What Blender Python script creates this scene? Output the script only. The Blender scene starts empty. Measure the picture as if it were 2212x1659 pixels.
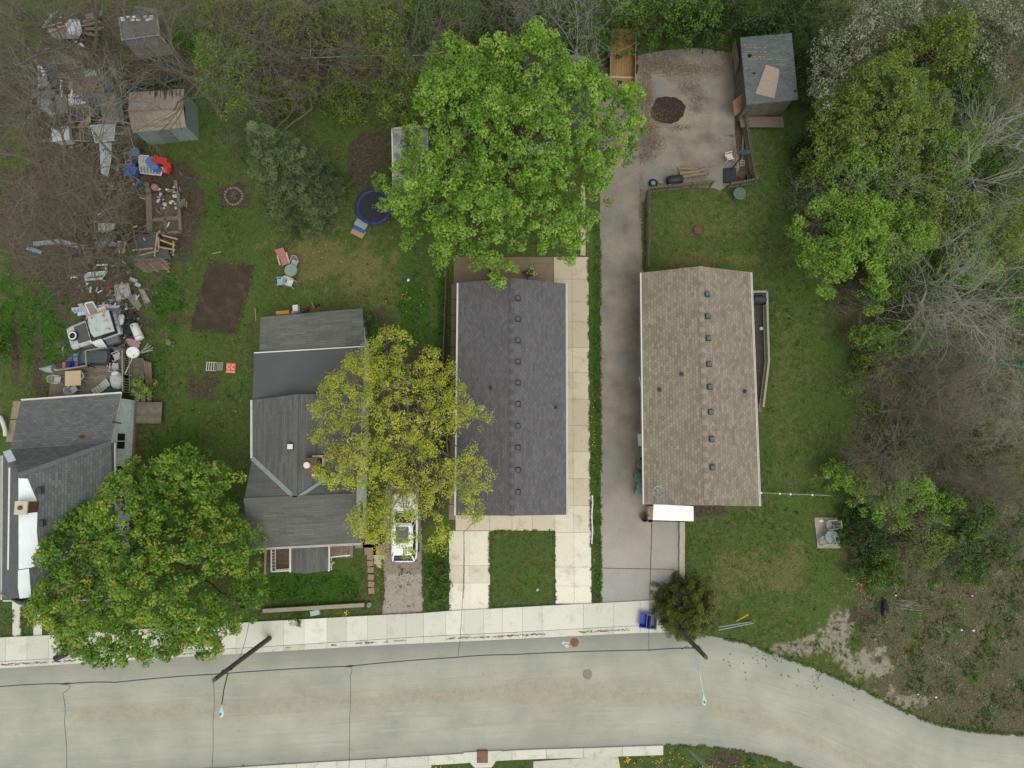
import bpy, math, random
import numpy as np
from mathutils import Vector, Matrix
sc = bpy.context.scene
COL = sc.collection
R = random.Random(7)
rad = math.radians

# ------------------------------------------------------------------ camera, sky, sun, exposure
FPX, CX, CY, CAMH = 1450.0, 1106.0, 829.5, 48.0      # photo measured at 2212 x 1659
TH = math.atan(155 / FPX)                             # a drone camera looking almost straight down
cam = bpy.data.objects.new("camera", bpy.data.cameras.new("camera"))
COL.objects.link(cam)
cam.location = (0, 0, CAMH)
cam.rotation_euler = (TH, 0, 0)
cam.data.sensor_width = 36
cam.data.lens = 36 * FPX / 2212
cam.data.clip_start = 0.5
cam.data.clip_end = 2000
sc.camera = cam
SUN_EL, SUN_AZ = rad(64), rad(150)                    # azimuth from north (+y) clockwise
world = bpy.data.worlds.new("World"); sc.world = world; world.use_nodes = True
wt = world.node_tree
bg = wt.nodes["Background"]
sky = wt.nodes.new("ShaderNodeTexSky"); sky.sky_type = 'NISHITA'; sky.sun_disc = False
sky.sun_elevation = SUN_EL; sky.sun_rotation = SUN_AZ
hs = wt.nodes.new("ShaderNodeHueSaturation"); hs.inputs['Saturation'].default_value = 0.1   # overcast: grey sky light
wt.links.new(sky.outputs[0], hs.inputs['Color']); wt.links.new(hs.outputs[0], bg.inputs[0])
bg.inputs[1].default_value = 0.15
sun = bpy.data.objects.new("sun", bpy.data.lights.new("sun", 'SUN')); COL.objects.link(sun)
sun.data.energy = 0.9; sun.data.angle = rad(35); sun.data.color = (1.0, 0.99, 0.9)
sd = Vector((math.sin(SUN_AZ) * math.cos(SUN_EL), math.cos(SUN_AZ) * math.cos(SUN_EL), math.sin(SUN_EL)))
sun.rotation_euler = sd.to_track_quat('Z', 'Y').to_euler()
sc.view_settings.view_transform = 'Standard'; sc.view_settings.look = 'None'
sc.view_settings.gamma = 1.0; sc.view_settings.use_curve_mapping = False
sc.view_settings.exposure = 0.85

# ------------------------------------------------------------------ photo point -> world point
ct, st = math.cos(TH), math.sin(TH)
def at(px, py, z=0.0):
    xc, yc = (px - CX) / FPX, (CY - py) / FPX
    dy, dz = yc * ct + st, yc * st - ct
    t = (z - CAMH) / dz
    return Vector((xc * t, dy * t, z))
def topx(x, y, z=0.0):
    """world -> photo pixel (numpy friendly)"""
    yy = y * ct + (z - CAMH) * st
    zz = -y * st + (z - CAMH) * ct
    return CX + FPX * x / -zz, CY - FPX * yy / -zz
def atv(pts, z=0.0): return [at(p[0], p[1], p[2] if len(p) > 2 else z) for p in pts]
def on_plane(px, py, p0, n):
    o = Vector((0, 0, CAMH)); d = at(px, py, 0) - o
    return o + d * ((p0 - o).dot(n) / d.dot(n))
def lin(c): c /= 255.0; return c / 12.92 if c <= 0.04045 else ((c + 0.055) / 1.055) ** 2.4
GAIN = 0.62
def A(r, g, b, k=1.0): return tuple(min(0.85, lin(v) * GAIN * k) for v in (r, g, b))

# ------------------------------------------------------------------ materials
MATS = {}
def nodes(name, rough=0.8, spec=0.3, metal=0.0):
    m = bpy.data.materials.new(name); m.use_nodes = True; t = m.node_tree
    b = t.nodes["Principled BSDF"]; b.inputs['Roughness'].default_value = rough
    b.inputs['Specular IOR Level'].default_value = spec; b.inputs['Metallic'].default_value = metal
    return m, t, b
def N(t, k, **kw):
    n = t.nodes.new(k)
    for a, v in kw.items(): setattr(n, a, v)
    return n
def noise(t, vec, scale, detail=4, rough=0.6):
    n = N(t, "ShaderNodeTexNoise"); n.inputs['Scale'].default_value = scale
    n.inputs['Detail'].default_value = detail; n.inputs['Roughness'].default_value = rough
    if vec: t.links.new(vec, n.inputs['Vector'])
    return n.outputs[0]
def ramp(t, fac, stops):
    n = N(t, "ShaderNodeValToRGB"); e = n.color_ramp.elements
    while len(e) < len(stops): e.new(0.5)
    for i, (p, c) in enumerate(stops): e[i].position = p; e[i].color = (*c, 1)
    t.links.new(fac, n.inputs[0]); return n.outputs[0]
def mix(t, fac, a, b, mode='MIX'):
    n = N(t, "ShaderNodeMix", data_type='RGBA', blend_type=mode)
    for s, v in ((0, fac), (6, a), (7, b)):
        if isinstance(v, (int, float)): n.inputs[s].default_value = v
        elif isinstance(v, tuple): n.inputs[s].default_value = (*v[:3], 1)
        else: t.links.new(v, n.inputs[s])
    return n.outputs[2]
def math_(t, op, a, b=0.0, c=None):
    n = N(t, "ShaderNodeMath", operation=op)
    for i, v in enumerate((a, b) if c is None else (a, b, c)):
        if isinstance(v, (int, float)): n.inputs[i].default_value = v
        else: t.links.new(v, n.inputs[i])
    return n.outputs[0]
def sstep(t, v, lo, hi):
    n = N(t, "ShaderNodeMapRange", interpolation_type='SMOOTHSTEP')
    n.inputs[1].default_value = lo; n.inputs[2].default_value = hi
    t.links.new(v, n.inputs[0]); return n.outputs[0]
def attr(t, name):
    n = N(t, "ShaderNodeAttribute", attribute_name=name); return n
def bump(t, b, h, dist, strength=0.6):
    n = N(t, "ShaderNodeBump"); n.inputs['Strength'].default_value = strength; n.inputs['Distance'].default_value = dist
    t.links.new(h, n.inputs['Height']); t.links.new(n.outputs[0], b.inputs['Normal'])
def ocoord(t): return N(t, "ShaderNodeTexCoord").outputs['Object']
def scl(k, s): return tuple(min(0.9, v * s) for v in k)

def mat(name, c, rough=0.7, var=0.18, s=2.5, c2=None, metal=0.0, spec=0.3, fine=0.0, bmp=0.0):
    """plain weathered surface: two scales of procedural variation over one colour"""
    if name in MATS: return MATS[name]
    m, t, b = nodes(name, rough, spec, metal); v = ocoord(t)
    col = ramp(t, noise(t, v, s, 6, 0.65), [(0.3, scl(c, 1 - var)), (0.52, c), (0.72, c2 or scl(c, 1 + var))])
    if fine:
        col = mix(t, 1.0, col, ramp(t, noise(t, v, 28, 2), [(0.35, (1 - fine,) * 3), (0.65, (1 + fine * .5,) * 3)]), 'MULTIPLY')
    t.links.new(col, b.inputs['Base Color'])
    if bmp: bump(t, b, noise(t, v, 14, 4), bmp)
    MATS[name] = m; return m

def shingle(name, c1, c2, gap, bw=0.33, rh=0.16, stain=0.2, stainc=(0.5, 0.5, 0.45), big=0.06):
    if name in MATS: return MATS[name]
    m, t, b = nodes(name, 0.92, 0.15)
    uv = N(t, "ShaderNodeUVMap").outputs[0]
    br = N(t, "ShaderNodeTexBrick"); br.offset = 0.5; br.inputs['Scale'].default_value = 1.0
    br.inputs['Brick Width'].default_value = bw; br.inputs['Row Height'].default_value = rh
    br.inputs['Mortar Size'].default_value = 0.012; br.inputs['Mortar Smooth'].default_value = 0.6; br.inputs['Bias'].default_value = 0.0
    br.inputs['Color1'].default_value = (*c1, 1); br.inputs['Color2'].default_value = (*c2, 1); br.inputs['Mortar'].default_value = (*gap, 1)
    t.links.new(uv, br.inputs['Vector'])
    col = br.outputs[0]
    br2 = N(t, "ShaderNodeTexBrick"); br2.offset = 0.37; br2.inputs['Scale'].default_value = 1.0
    br2.inputs['Brick Width'].default_value = bw * 2.7; br2.inputs['Row Height'].default_value = rh
    br2.inputs['Mortar Size'].default_value = 0.0; br2.inputs['Color1'].default_value = (1 - big,) * 3 + (1,); br2.inputs['Color2'].default_value = (1 + big * .8,) * 3 + (1,)
    t.links.new(uv, br2.inputs['Vector'])
    col = mix(t, 1.0, col, br2.outputs[0], 'MULTIPLY')
    v = ocoord(t)
    st_ = sstep(t, noise(t, v, 0.55, 6, 0.7), 0.42, 0.72)
    col = mix(t, math_(t, 'MULTIPLY', st_, stain), col, stainc)
    gr = ramp(t, noise(t, v, 30, 2), [(0.3, (0.8,) * 3), (0.7, (1.15,) * 3)])
    col = mix(t, 1.0, col, gr, 'MULTIPLY')
    t.links.new(col, b.inputs['Base Color'])
    bump(t, b, br.outputs[1], 0.02, 0.5)
    MATS[name] = m; return m

def planks(name, c1, c2, width=0.14, length=3.0, gap=(0.03, 0.025, 0.02), rough=0.85, swap=False):
    if name in MATS: return MATS[name]
    m, t, b = nodes(name, rough, 0.2)
    uv = N(t, "ShaderNodeUVMap").outputs[0]
    mp = N(t, "ShaderNodeMapping"); t.links.new(uv, mp.inputs[0])
    if swap: mp.inputs['Rotation'].default_value = (0, 0, math.pi / 2)
    br = N(t, "ShaderNodeTexBrick"); br.offset = 0.37; br.inputs['Scale'].default_value = 1.0
    br.inputs['Brick Width'].default_value = length; br.inputs['Row Height'].default_value = width
    br.inputs['Mortar Size'].default_value = 0.008; br.inputs['Mortar Smooth'].default_value = 0.3
    br.inputs['Color1'].default_value = (*c1, 1); br.inputs['Color2'].default_value = (*c2, 1); br.inputs['Mortar'].default_value = (*gap, 1)
    t.links.new(mp.outputs[0], br.inputs['Vector'])
    col = mix(t, 1.0, br.outputs[0], ramp(t, noise(t, ocoord(t), 3, 6, 0.7), [(0.3, (0.75,) * 3), (0.7, (1.2,) * 3)]), 'MULTIPLY')
    t.links.new(col, b.inputs['Base Color']); MATS[name] = m; return m

def leafmat(name, cols, trans=0.35, lk=1.4):
    """leaf colour by the per-leaf 'tone' attribute"""
    if name in MATS: return MATS[name]
    cols = [scl(c, lk) for c in cols]
    m, t, b = nodes(name, 0.55, 0.25)
    stops = [(i / (len(cols) - 1), c) for i, c in enumerate(cols)]
    col = ramp(t, attr(t, "tone").outputs['Fac'], stops)
    t.links.new(col, b.inputs['Base Color'])
    tr = N(t, "ShaderNodeBsdfTranslucent"); t.links.new(col, tr.inputs[0])
    ms = N(t, "ShaderNodeMixShader"); ms.inputs[0].default_value = trans
    t.links.new(b.outputs[0], ms.inputs[1]); t.links.new(tr.outputs[0], ms.inputs[2])
    t.links.new(ms.outputs[0], t.nodes["Material Output"].inputs[0])
    MATS[name] = m; return m

def glassy(name, c, rough=0.08, spec=0.6):
    if name in MATS: return MATS[name]
    m, t, b = nodes(name, rough, spec); b.inputs['Base Color'].default_value = (*c, 1)
    r_ = ramp(t, noise(t, ocoord(t), 2.0), [(0.3, scl(c, .8)), (0.7, scl(c, 1.25))]); t.links.new(r_, b.inputs['Base Color'])
    MATS[name] = m; return m
def clearglass(name, tint, alpha):
    if name in MATS: return MATS[name]
    m, t, b = nodes(name, 0.15, 0.5); b.inputs['Base Color'].default_value = (*tint, 1); b.inputs['Alpha'].default_value = alpha
    MATS[name] = m; return m

# ------------------------------------------------------------------ mesh builder
MW = {}                                                # world matrix of every root / part, by object name
class MB:
    def __init__(s): s.v = []; s.f = []; s.uv = []; s.mi = []
    def add(s, vs, fs, m=0, uvs=None):
        n = len(s.v); s.v += [tuple(p) for p in vs]
        for k, f in enumerate(fs):
            s.f.append([i + n for i in f]); s.mi.append(m); s.uv.append(uvs[k] if uvs else None)
        return s
    def face(s, pts, m=0):
        """one polygon with a metric uv (u level, v up the slope)"""
        P = [Vector(p) for p in pts]; n = Vector((0, 0, 0))
        for i in range(1, len(P) - 1): n += (P[i] - P[0]).cross(P[i + 1] - P[0])
        n.normalize(); u = Vector((0, 0, 1)).cross(n)
        if u.length < 0.02: u = (P[1] - P[0]).copy(); u.z = 0
        u.normalize(); w = n.cross(u)
        return s.add(P, [list(range(len(P)))], m, [[(p.dot(u), p.dot(w)) for p in P]])
    def slab(s, pts, t, m=0, ms=None):
        """polygon (seen from above, any winding) with thickness t downwards"""
        P = [Vector(p) for p in pts]; nz = sum((P[i].x * P[(i + 1) % len(P)].y - P[(i + 1) % len(P)].x * P[i].y) for i in range(len(P)))
        if nz < 0: P.reverse()
        Q = [p - Vector((0, 0, t)) for p in P]; k = len(P)
        s.face(P, m); s.face(Q[::-1], m if ms is None else ms)
        for i in range(k):
            j = (i + 1) % k; s.face([Q[i], Q[j], P[j], P[i]], m if ms is None else ms)
        return s
    def wall(s, a, b, z0, za, zb, m=0):
        return s.face([(a[0], a[1], z0), (b[0], b[1], z0), (b[0], b[1], zb), (a[0], a[1], za)], m)
    def box(s, c, d, rz=0, rx=0, ry=0, m=0):
        M = Matrix.Translation(Vector(c)) @ Matrix.Rotation(rz, 4, 'Z') @ Matrix.Rotation(rx, 4, 'X') @ Matrix.Rotation(ry, 4, 'Y')
        x, y, z = d[0] / 2, d[1] / 2, d[2] / 2
        vs = [M @ Vector((i * x, j * y, k * z)) for k in (-1, 1) for j in (-1, 1) for i in (-1, 1)]
        fs = [(0, 2, 3, 1), (4, 5, 7, 6), (0, 1, 5, 4), (2, 6, 7, 3), (0, 4, 6, 2), (1, 3, 7, 5)]
        for f in fs: s.face([vs[i] for i in f], m)
        return s
    def bar(s, a, b, w=0.05, h=None, m=0):
        a, b = Vector(a), Vector(b); d = b - a; L = d.length
        if L < 1e-6: return s
        q = d.to_track_quat('X', 'Z').to_matrix().to_4x4(); h = h or w
        M = Matrix.Translation((a + b) / 2) @ q
        vs = [M @ Vector((i * L / 2, j * w / 2, k * h / 2)) for k in (-1, 1) for j in (-1, 1) for i in (-1, 1)]
        for f in [(0, 2, 3, 1), (4, 5, 7, 6), (0, 1, 5, 4), (2, 6, 7, 3), (0, 4, 6, 2), (1, 3, 7, 5)]: s.face([vs[i] for i in f], m)
        return s
    def tube(s, path, r, n=6, m=0, cap=True):
        P = [Vector(p) for p in path]; k = len(P)
        rr = r if isinstance(r, (list, tuple)) else [r] * k
        vs = []; ref = Vector((0.31, 0.17, 0.93))
        for i in range(k):
            d = (P[min(i + 1, k - 1)] - P[max(i - 1, 0)]); d = d.normalized() if d.length > 1e-9 else Vector((0, 0, 1))
            a = d.cross(ref if abs(d.dot(ref)) < 0.95 else Vector((1, 0, 0))).normalized(); b = d.cross(a)
            for j in range(n):
                an = 2 * math.pi * j / n; vs.append(P[i] + (a * math.cos(an) + b * math.sin(an)) * rr[i])
        fs = [[i * n + j, i * n + (j + 1) % n, (i + 1) * n + (j + 1) % n, (i + 1) * n + j] for i in range(k - 1) for j in range(n)]
        if cap: fs += [list(range(n))[::-1], [(k - 1) * n + j for j in range(n)]]
        return s.add(vs, fs, m)
    def lathe(s, prof, c=(0, 0, 0), n=20, m=0, M=None):
        vs = []; c = Vector(c)
        for r_, z in prof:
            for j in range(n):
                a = 2 * math.pi * j / n; p = Vector((r_ * math.cos(a), r_ * math.sin(a), z)); vs.append(c + (M @ p if M else p))
        k = len(prof)
        fs = [[i * n + j, i * n + (j + 1) % n, (i + 1) * n + (j + 1) % n, (i + 1) * n + j] for i in range(k - 1) for j in range(n)]
        return s.add(vs, fs, m)
    def loft(s, rings, m=0, cap=True):
        n = len(rings[0]); vs = [p for r_ in rings for p in r_]
        fs = [[i * n + j, i * n + (j + 1) % n, (i + 1) * n + (j + 1) % n, (i + 1) * n + j] for i in range(len(rings) - 1) for j in range(n)]
        if cap: fs += [list(range(n))[::-1], [(len(rings) - 1) * n + j for j in range(n)]]
        return s.add(vs, fs, m)
    def blob(s, c, d, seed=0, amp=0.15, m=0, nu=12, nv=7):
        """uneven rounded lump: rock, bag, bush core"""
        r = random.Random(seed); ph = [r.uniform(0, 6.28) for _ in range(6)]; c = Vector(c); vs = []
        for i in range(nv + 1):
            th = math.pi * i / nv
            for j in range(nu):
                a = 2 * math.pi * j / nu
                k = 1 + amp * (math.sin(2 * a + ph[0] + th) + 0.7 * math.sin(3 * a + ph[1] - 2 * th) + 0.5 * math.sin(5 * a + ph[2] + 3 * th)) * 0.6
                vs.append(c + Vector((d[0] * .5 * math.sin(th) * math.cos(a) * k, d[1] * .5 * math.sin(th) * math.sin(a) * k, d[2] * .5 * math.cos(th) * k)))
        fs = [[i * nu + j, (i + 1) * nu + j, (i + 1) * nu + (j + 1) % nu, i * nu + (j + 1) % nu] for i in range(nv) for j in range(nu)]
        return s.add(vs, fs, m)
    def build(s, name, mats, parent=None, world=False, smooth=False):
        if not isinstance(mats, (list, tuple)): mats = [mats]
        vs = s.v
        if world and parent is not None:
            Mi = MW[parent.name].inverted(); vs = [tuple(Mi @ Vector(p)) for p in vs]
        me = bpy.data.meshes.new(name); me.from_pydata(vs, [], s.f)
        for m in mats: me.materials.append(m)
        if len(mats) > 1: me.polygons.foreach_set('material_index', s.mi)
        if any(u is not None for u in s.uv):
            uvl = me.uv_layers.new(name="UVMap"); flat = []
            for f, u in zip(s.f, s.uv):
                for i in range(len(f)): flat += list(u[i]) if u else [0.0, 0.0]
            uvl.data.foreach_set('uv', flat)
        if smooth: me.polygons.foreach_set('use_smooth', [True] * len(s.f))
        me.update()
        o = bpy.data.objects.new(name, me); COL.objects.link(o)
        if parent is not None: o.parent = parent; MW[o.name] = MW[parent.name]
        else: MW[o.name] = Matrix.Identity(4)
        return o
def tag(o, label, cat, group=None, kind=None):
    o['label'] = label; o['category'] = cat
    if group: o['group'] = group
    if kind: o['kind'] = kind
    return o
def thing(name, label, cat, loc=(0, 0, 0), rz=0.0, group=None):
    o = bpy.data.objects.new(name, None); COL.objects.link(o); o.empty_display_size = 0.2
    o.location = loc; o.rotation_euler = (0, 0, rz)
    MW[o.name] = Matrix.Translation(Vector(loc)) @ Matrix.Rotation(rz, 4, 'Z')
    return tag(o, label, cat, group)
def kids(o): return [c for c in bpy.data.objects if c.parent == o]
def copy_tree(o, parent=None):
    c = o.copy(); COL.objects.link(c)
    if parent is not None: c.parent = parent
    for ch in kids(o): copy_tree(ch, c)
    return c
def place(o, loc, rz=0, label=None, group=None, scale=None):
    o.location = loc; o.rotation_euler = (0, 0, rz)
    MW[o.name] = Matrix.Translation(Vector(loc)) @ Matrix.Rotation(rz, 4, 'Z')
    if label: o['label'] = label
    if group: o['group'] = group
    if scale: o.scale = (scale,) * 3 if isinstance(scale, (int, float)) else scale
    return o
def structure(o): o['kind'] = 'structure'; return o
def ang(a, b):
    """heading in the ground plane of the photo direction a -> b"""
    p, q = at(*a), at(*b); return math.atan2(q.y - p.y, q.x - p.x)

# ------------------------------------------------------------------ numpy helpers
def snoise(x, y, seed, scale, octs=4):
    g = np.random.RandomState(seed); out = np.zeros_like(x, dtype=float); amp = 1.0; tot = 0
    for o in range(octs):
        for _ in range(5):
            a = g.uniform(0, 2 * math.pi); k = (2 ** o) * scale * g.uniform(0.7, 1.4)
            out += amp * np.sin(x * math.cos(a) * k + y * math.sin(a) * k + g.uniform(0, 6.28))
        tot += amp * 1.6; amp *= 0.6
    return out / tot
def inpoly(x, y, poly):
    c = np.zeros(x.shape, bool); n = len(poly)
    for i in range(n):
        x1, y1 = poly[i]; x2, y2 = poly[(i + 1) % n]
        if y1 == y2: continue
        k = ((y1 > y) != (y2 > y)) & (x < (x2 - x1) * (y - y1) / (y2 - y1) + x1)
        c ^= k
    return c
def dpoly(x, y, poly):
    d = np.full(x.shape, 1e9); n = len(poly)
    for i in range(n):
        x1, y1 = poly[i]; x2, y2 = poly[(i + 1) % n]; dx, dy = x2 - x1, y2 - y1
        t = np.clip(((x - x1) * dx + (y - y1) * dy) / max(dx * dx + dy * dy, 1e-9), 0, 1)
        d = np.minimum(d, np.hypot(x - x1 - t * dx, y - y1 - t * dy))
    return d
def fmesh(name, V, F, mats, tone=None, mi=None, k=4):
    """fast mesh of n-gons of one size"""
    me = bpy.data.meshes.new(name); nf = len(F)
    me.vertices.add(len(V)); me.vertices.foreach_set('co', np.asarray(V, np.float32).ravel())
    me.loops.add(nf * k); me.loops.foreach_set('vertex_index', np.asarray(F, np.int32).ravel())
    me.polygons.add(nf); me.polygons.foreach_set('loop_start', np.arange(0, nf * k, k, dtype=np.int32))
    me.polygons.foreach_set('loop_total', np.full(nf, k, np.int32))
    for m in (mats if isinstance(mats, (list, tuple)) else [mats]): me.materials.append(m)
    if mi is not None: me.polygons.foreach_set('material_index', np.asarray(mi, np.int32))
    if tone is not None:
        a = me.attributes.new('tone', 'FLOAT', 'FACE'); a.data.foreach_set('value', np.asarray(tone, np.float32))
    me.update(calc_edges=True); me.shade_flat()
    o = bpy.data.objects.new(name, me); COL.objects.link(o); MW[o.name] = Matrix.Identity(4)
    return o
def adopt(o, root, world=True):
    """make a mesh built in world coordinates a part of root"""
    if world: o.data.transform(MW[root.name].inverted())
    o.parent = root; MW[o.name] = MW[root.name]; return o

# ------------------------------------------------------------------ outlines measured on the photo
ROAD_TOP = [(-500, 1470), (0, 1444), (312, 1424), (553, 1410), (815, 1394), (1038, 1384), (1106, 1380.5), (1431, 1365), (1500, 1368), (1561, 1379), (1606, 1388), (1659, 1409), (1741, 1437), (1814, 1467), (1871, 1494), (1924, 1521), (1979, 1549), (2034, 1567), (2096, 1579), (2212, 1589), (2700, 1600)]
ROAD_BOT = [(2700, 2060), (2000, 1760), (1739, 1659), (1659, 1637), (1606, 1624), (1518, 1612), (1433, 1610), (1106, 1621), (1013, 1627), (835, 1638), (728, 1644), (553, 1655), (0, 1686), (-500, 1715)]
ROAD = ROAD_TOP + ROAD_BOT
WALK_TOP = [(-300, 1392), (0, 1377), (105, 1372), (553, 1343), (793, 1330), (915, 1324), (970, 1319.5), (1058, 1315), (1201, 1307), (1278, 1303.5), (1383, 1298), (1455, 1294)]
WALK_BOT = [(-300, 1446), (0, 1429), (105, 1423), (568, 1397), (915, 1375), (970, 1372), (1106, 1366), (1326, 1354), (1426, 1349), (1455, 1347.5)]
def yline(line, x):
    for (x1, y1), (x2, y2) in zip(line, line[1:]):
        if x1 <= x <= x2: return y1 + (y2 - y1) * (x - x1) / (x2 - x1)
    return line[-1][1]
ASPH = [(1296, 500), (1296, 430), (1290, 330), (1285, 200), (1300, 150), (1385, 118), (1440, 108), (1520, 104), (1584, 116), (1587, 160), (1586, 240), (1588, 290), (1592, 330), (1600, 352), (1590, 385), (1572, 400), (1556, 412), (1535, 405), (1470, 404), (1402, 406), (1392, 430), (1389, 520), (1390, 600), (1396, 800), (1402, 1000), (1408, 1125), (1466, 1128), (1466, 1200), (1467, 1298), (1383, 1298), (1298, 1302), (1298, 1200), (1297, 900)]
GRAV = [(833, 1050), (905, 1050), (912, 1180), (914, 1250), (916, 1323), (823, 1329), (832, 1280), (826, 1230), (831, 1180), (829, 1120)]
PLOT = [(450, 564), (502, 567), (550, 573), (544, 600), (533, 645), (521, 690), (510, 722), (460, 718), (411, 712), (420, 676), (436, 620)]
SCRUB = [(1760, 0), (2300, -50), (2300, 1610), (2090, 1575), (1990, 1548), (1930, 1516), (1880, 1480), (1870, 1420), (1850, 1340), (1845, 1240), (1840, 1100), (1835, 1000), (1850, 900), (1840, 760), (1790, 660), (1750, 520), (1735, 380), (1740, 150)]
HOUSES = [[(0, 975), (45, 866), (264, 850), (290, 860), (292, 1060), (250, 1294), (0, 1296)], [(549, 763), (562, 685), (783, 666), (796, 750), (796, 1050), (790, 1172), (740, 1235), (575, 1237), (540, 1185)],
          [(990, 611), (1222, 612), (1223, 1112), (985, 1113)], [(1386, 589), (1513, 575), (1621, 588), (1660, 640), (1655, 870), (1640, 1093), (1500, 1126), (1410, 1124), (1392, 1089)], [(1599, 81), (1710, 71), (1724, 256), (1600, 256)], [(279, 200), (397, 192), (420, 296), (290, 303)]]
DRIVE3 = [[(970, 1143), (1058, 1143), (1058, 1315), (970, 1319)], [(1196, 555), (1271, 555), (1278, 1304), (1200, 1308)], [(980, 560), (1196, 555), (1196, 614), (980, 612)], [(984, 1110), (1200, 1110), (1200, 1147), (984, 1147)], [(976, 600), (992, 600), (988, 1120), (972, 1120)]]
DECK_A = [(103, 868), (112, 800), (190, 745), (235, 748), (268, 752), (268, 850), (200, 858)]
PATCHWALK = [[(26, 1296), (46, 1295), (46, 1375), (27, 1376)], [(72, 1310), (92, 1310), (90, 1373), (72, 1374)]]
HARD = [ROAD, [(a, b) for a, b in WALK_TOP] + [(x, y + 18) for x, y in reversed(WALK_BOT)], ASPH, PLOT] + HOUSES + DRIVE3 + PATCHWALK + [[(553, 1655), (931, 1632), (931, 1720), (553, 1720)], [(1152, 1622), (1335, 1612), (1352, 1720), (1152, 1720)]] + [[(1755, 1119), (1803, 1118), (1812, 1185), (1758, 1184)]]

# (cx, cy, rx, ry, strength) in photo units
DIRT_AND_SHADE = [(650, 140, 170, 70, .6), (180, 250, 160, 230, .8), (120, 470, 150, 170, .9), (330, 160, 120, 60, .9), (230, 620, 90, 60, .9), (350, 450, 90, 120, .75), (250, 700, 90, 40, .8), (395, 690, 40, 14, .6), (34, 760, 12, 110, .75), (82, 800, 13, 110, .75), (792, 345, 46, 58, .7), (800, 690, 90, 22, .6), (838, 730, 22, 70, .6), (905, 730, 12, 70, .5), (430, 835, 40, 40, .6), (700, 640, 120, 40, .3), (506, 425, 36, 36, .9), (900, 950, 60, 210, .75), (1020, 270, 80, 60, .9), (330, 870, 30, 40, .5), (545, 720, 15, 60, .5), (1480, 1100, 60, 16, .9), (1520, 1103, 60, 12, .9), (1507, 498, 17, 14, .55), (1450, 60, 200, 30, .5), (1395, 500, 9, 90, .5), (1600, 300, 18, 60, .6), (1605, 380, 30, 25, .8), (1725, 1395, 62, 26, .5), (1795, 1380, 36, 42, .45), (1812, 1345, 22, 30, .5), (1860, 1330, 40, 26, .6), (1900, 1430, 40, 26, .45), (1895, 1450, 45, 44, .4), (1950, 1510, 60, 18, .5), (970, 240, 70, 50, .7), (450, 800, 60, 20, .35), (1660, 1395, 40, 8, .6), (570, 1320, 40, 10, .7), (25, 1340, 40, 40, .4), (870, 1250, 60, 80, 0), (1560, 1640, 40, 20, .8), (1680, 1500, 0, 0, 0), (740, 620, 60, 40, .3), (1740, 1390, 30, 20, .5), (560, 880, 20, 180, .5)]  # soil spots; the one by the trampoline is trampled ground plus painted shade
DRY = [(720, 560, 130, 60, .7), (840, 640, 110, 60, .5), (1600, 1230, 120, 60, .6), (1560, 470, 120, 70, .5), (1690, 800, 40, 160, .5), (1430, 520, 40, 60, .4), (1560, 560, 120, 20, .6), (600, 500, 60, 40, .3), (1750, 860, 50, 130, .4), (700, 680, 100, 20, .6), (1680, 1050, 90, 40, .4), (1740, 1300, 90, 40, .4), (470, 900, 60, 90, .25), (1500, 1640, 90, 14, .4)]
LUSH = [(868, 1245, 7, 34, 1.6), (890, 690, 50, 110, .7), (650, 1265, 110, 50, .9), (945, 1240, 30, 80, .8), (80, 680, 70, 120, .8), (360, 650, 40, 60, .9), (340, 800, 40, 70, .5), (470, 450, 60, 60, .5), (1288, 800, 9, 520, .8), (955, 800, 10, 260, .9), (570, 310, 60, 60, .6), (1720, 640, 30, 160, .3), (1700, 1440, 60, 30, .4), (1720, 1400, 120, 14, .5), (380, 1000, 90, 90, .6), (1600, 1640, 90, 20, .4), (1850, 1380, 30, 80, .4), (420, 110, 80, 80, .7), (520, 720, 120, 40, .3), (20, 640, 20, 120, .9), (60, 1340, 60, 40, .3), (1300, 40, 150, 60, .7), (1560, 60, 150, 50, .8)]
def masks(px, py):
    n1 = snoise(px, py, 3, 0.035); n2 = snoise(px, py, 4, 0.12)
    def acc(L, jit=0.5):
        out = np.zeros_like(px)
        for cx, cy, rx, ry, s in L:
            if rx <= 0: continue
            d = np.hypot((px - cx) / rx, (py - cy) / ry) + jit * 0.5 * n1 + jit * 0.4 * n2
            out = np.maximum(out, s * np.clip((1.25 - d) / 0.5, 0, 1))
        return out
    dirt, dry, lush = acc(DIRT_AND_SHADE), acc(DRY, .8), acc(LUSH, .6)
    dirt = np.maximum(dirt, np.where(inpoly(px, py, GRAV), 0.6, 0))
    ds = dpoly(px, py, SCRUB); litter = np.where(inpoly(px, py, SCRUB), np.clip(0.55 + ds / 40 + 0.3 * n1, 0, 1), np.clip(0.5 - ds / 30 + 0.3 * n1, 0, 1))
    pale = acc([(1895, 1450, 52, 56, 1), (1795, 1375, 40, 44, .85), (1728, 1397, 70, 26, .85), (1955, 1515, 60, 16, .8), (1812, 1335, 22, 32, .85), (824, 1210, 16, 22, .5)], .7)
    return dirt, dry, lush, litter, pale

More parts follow.
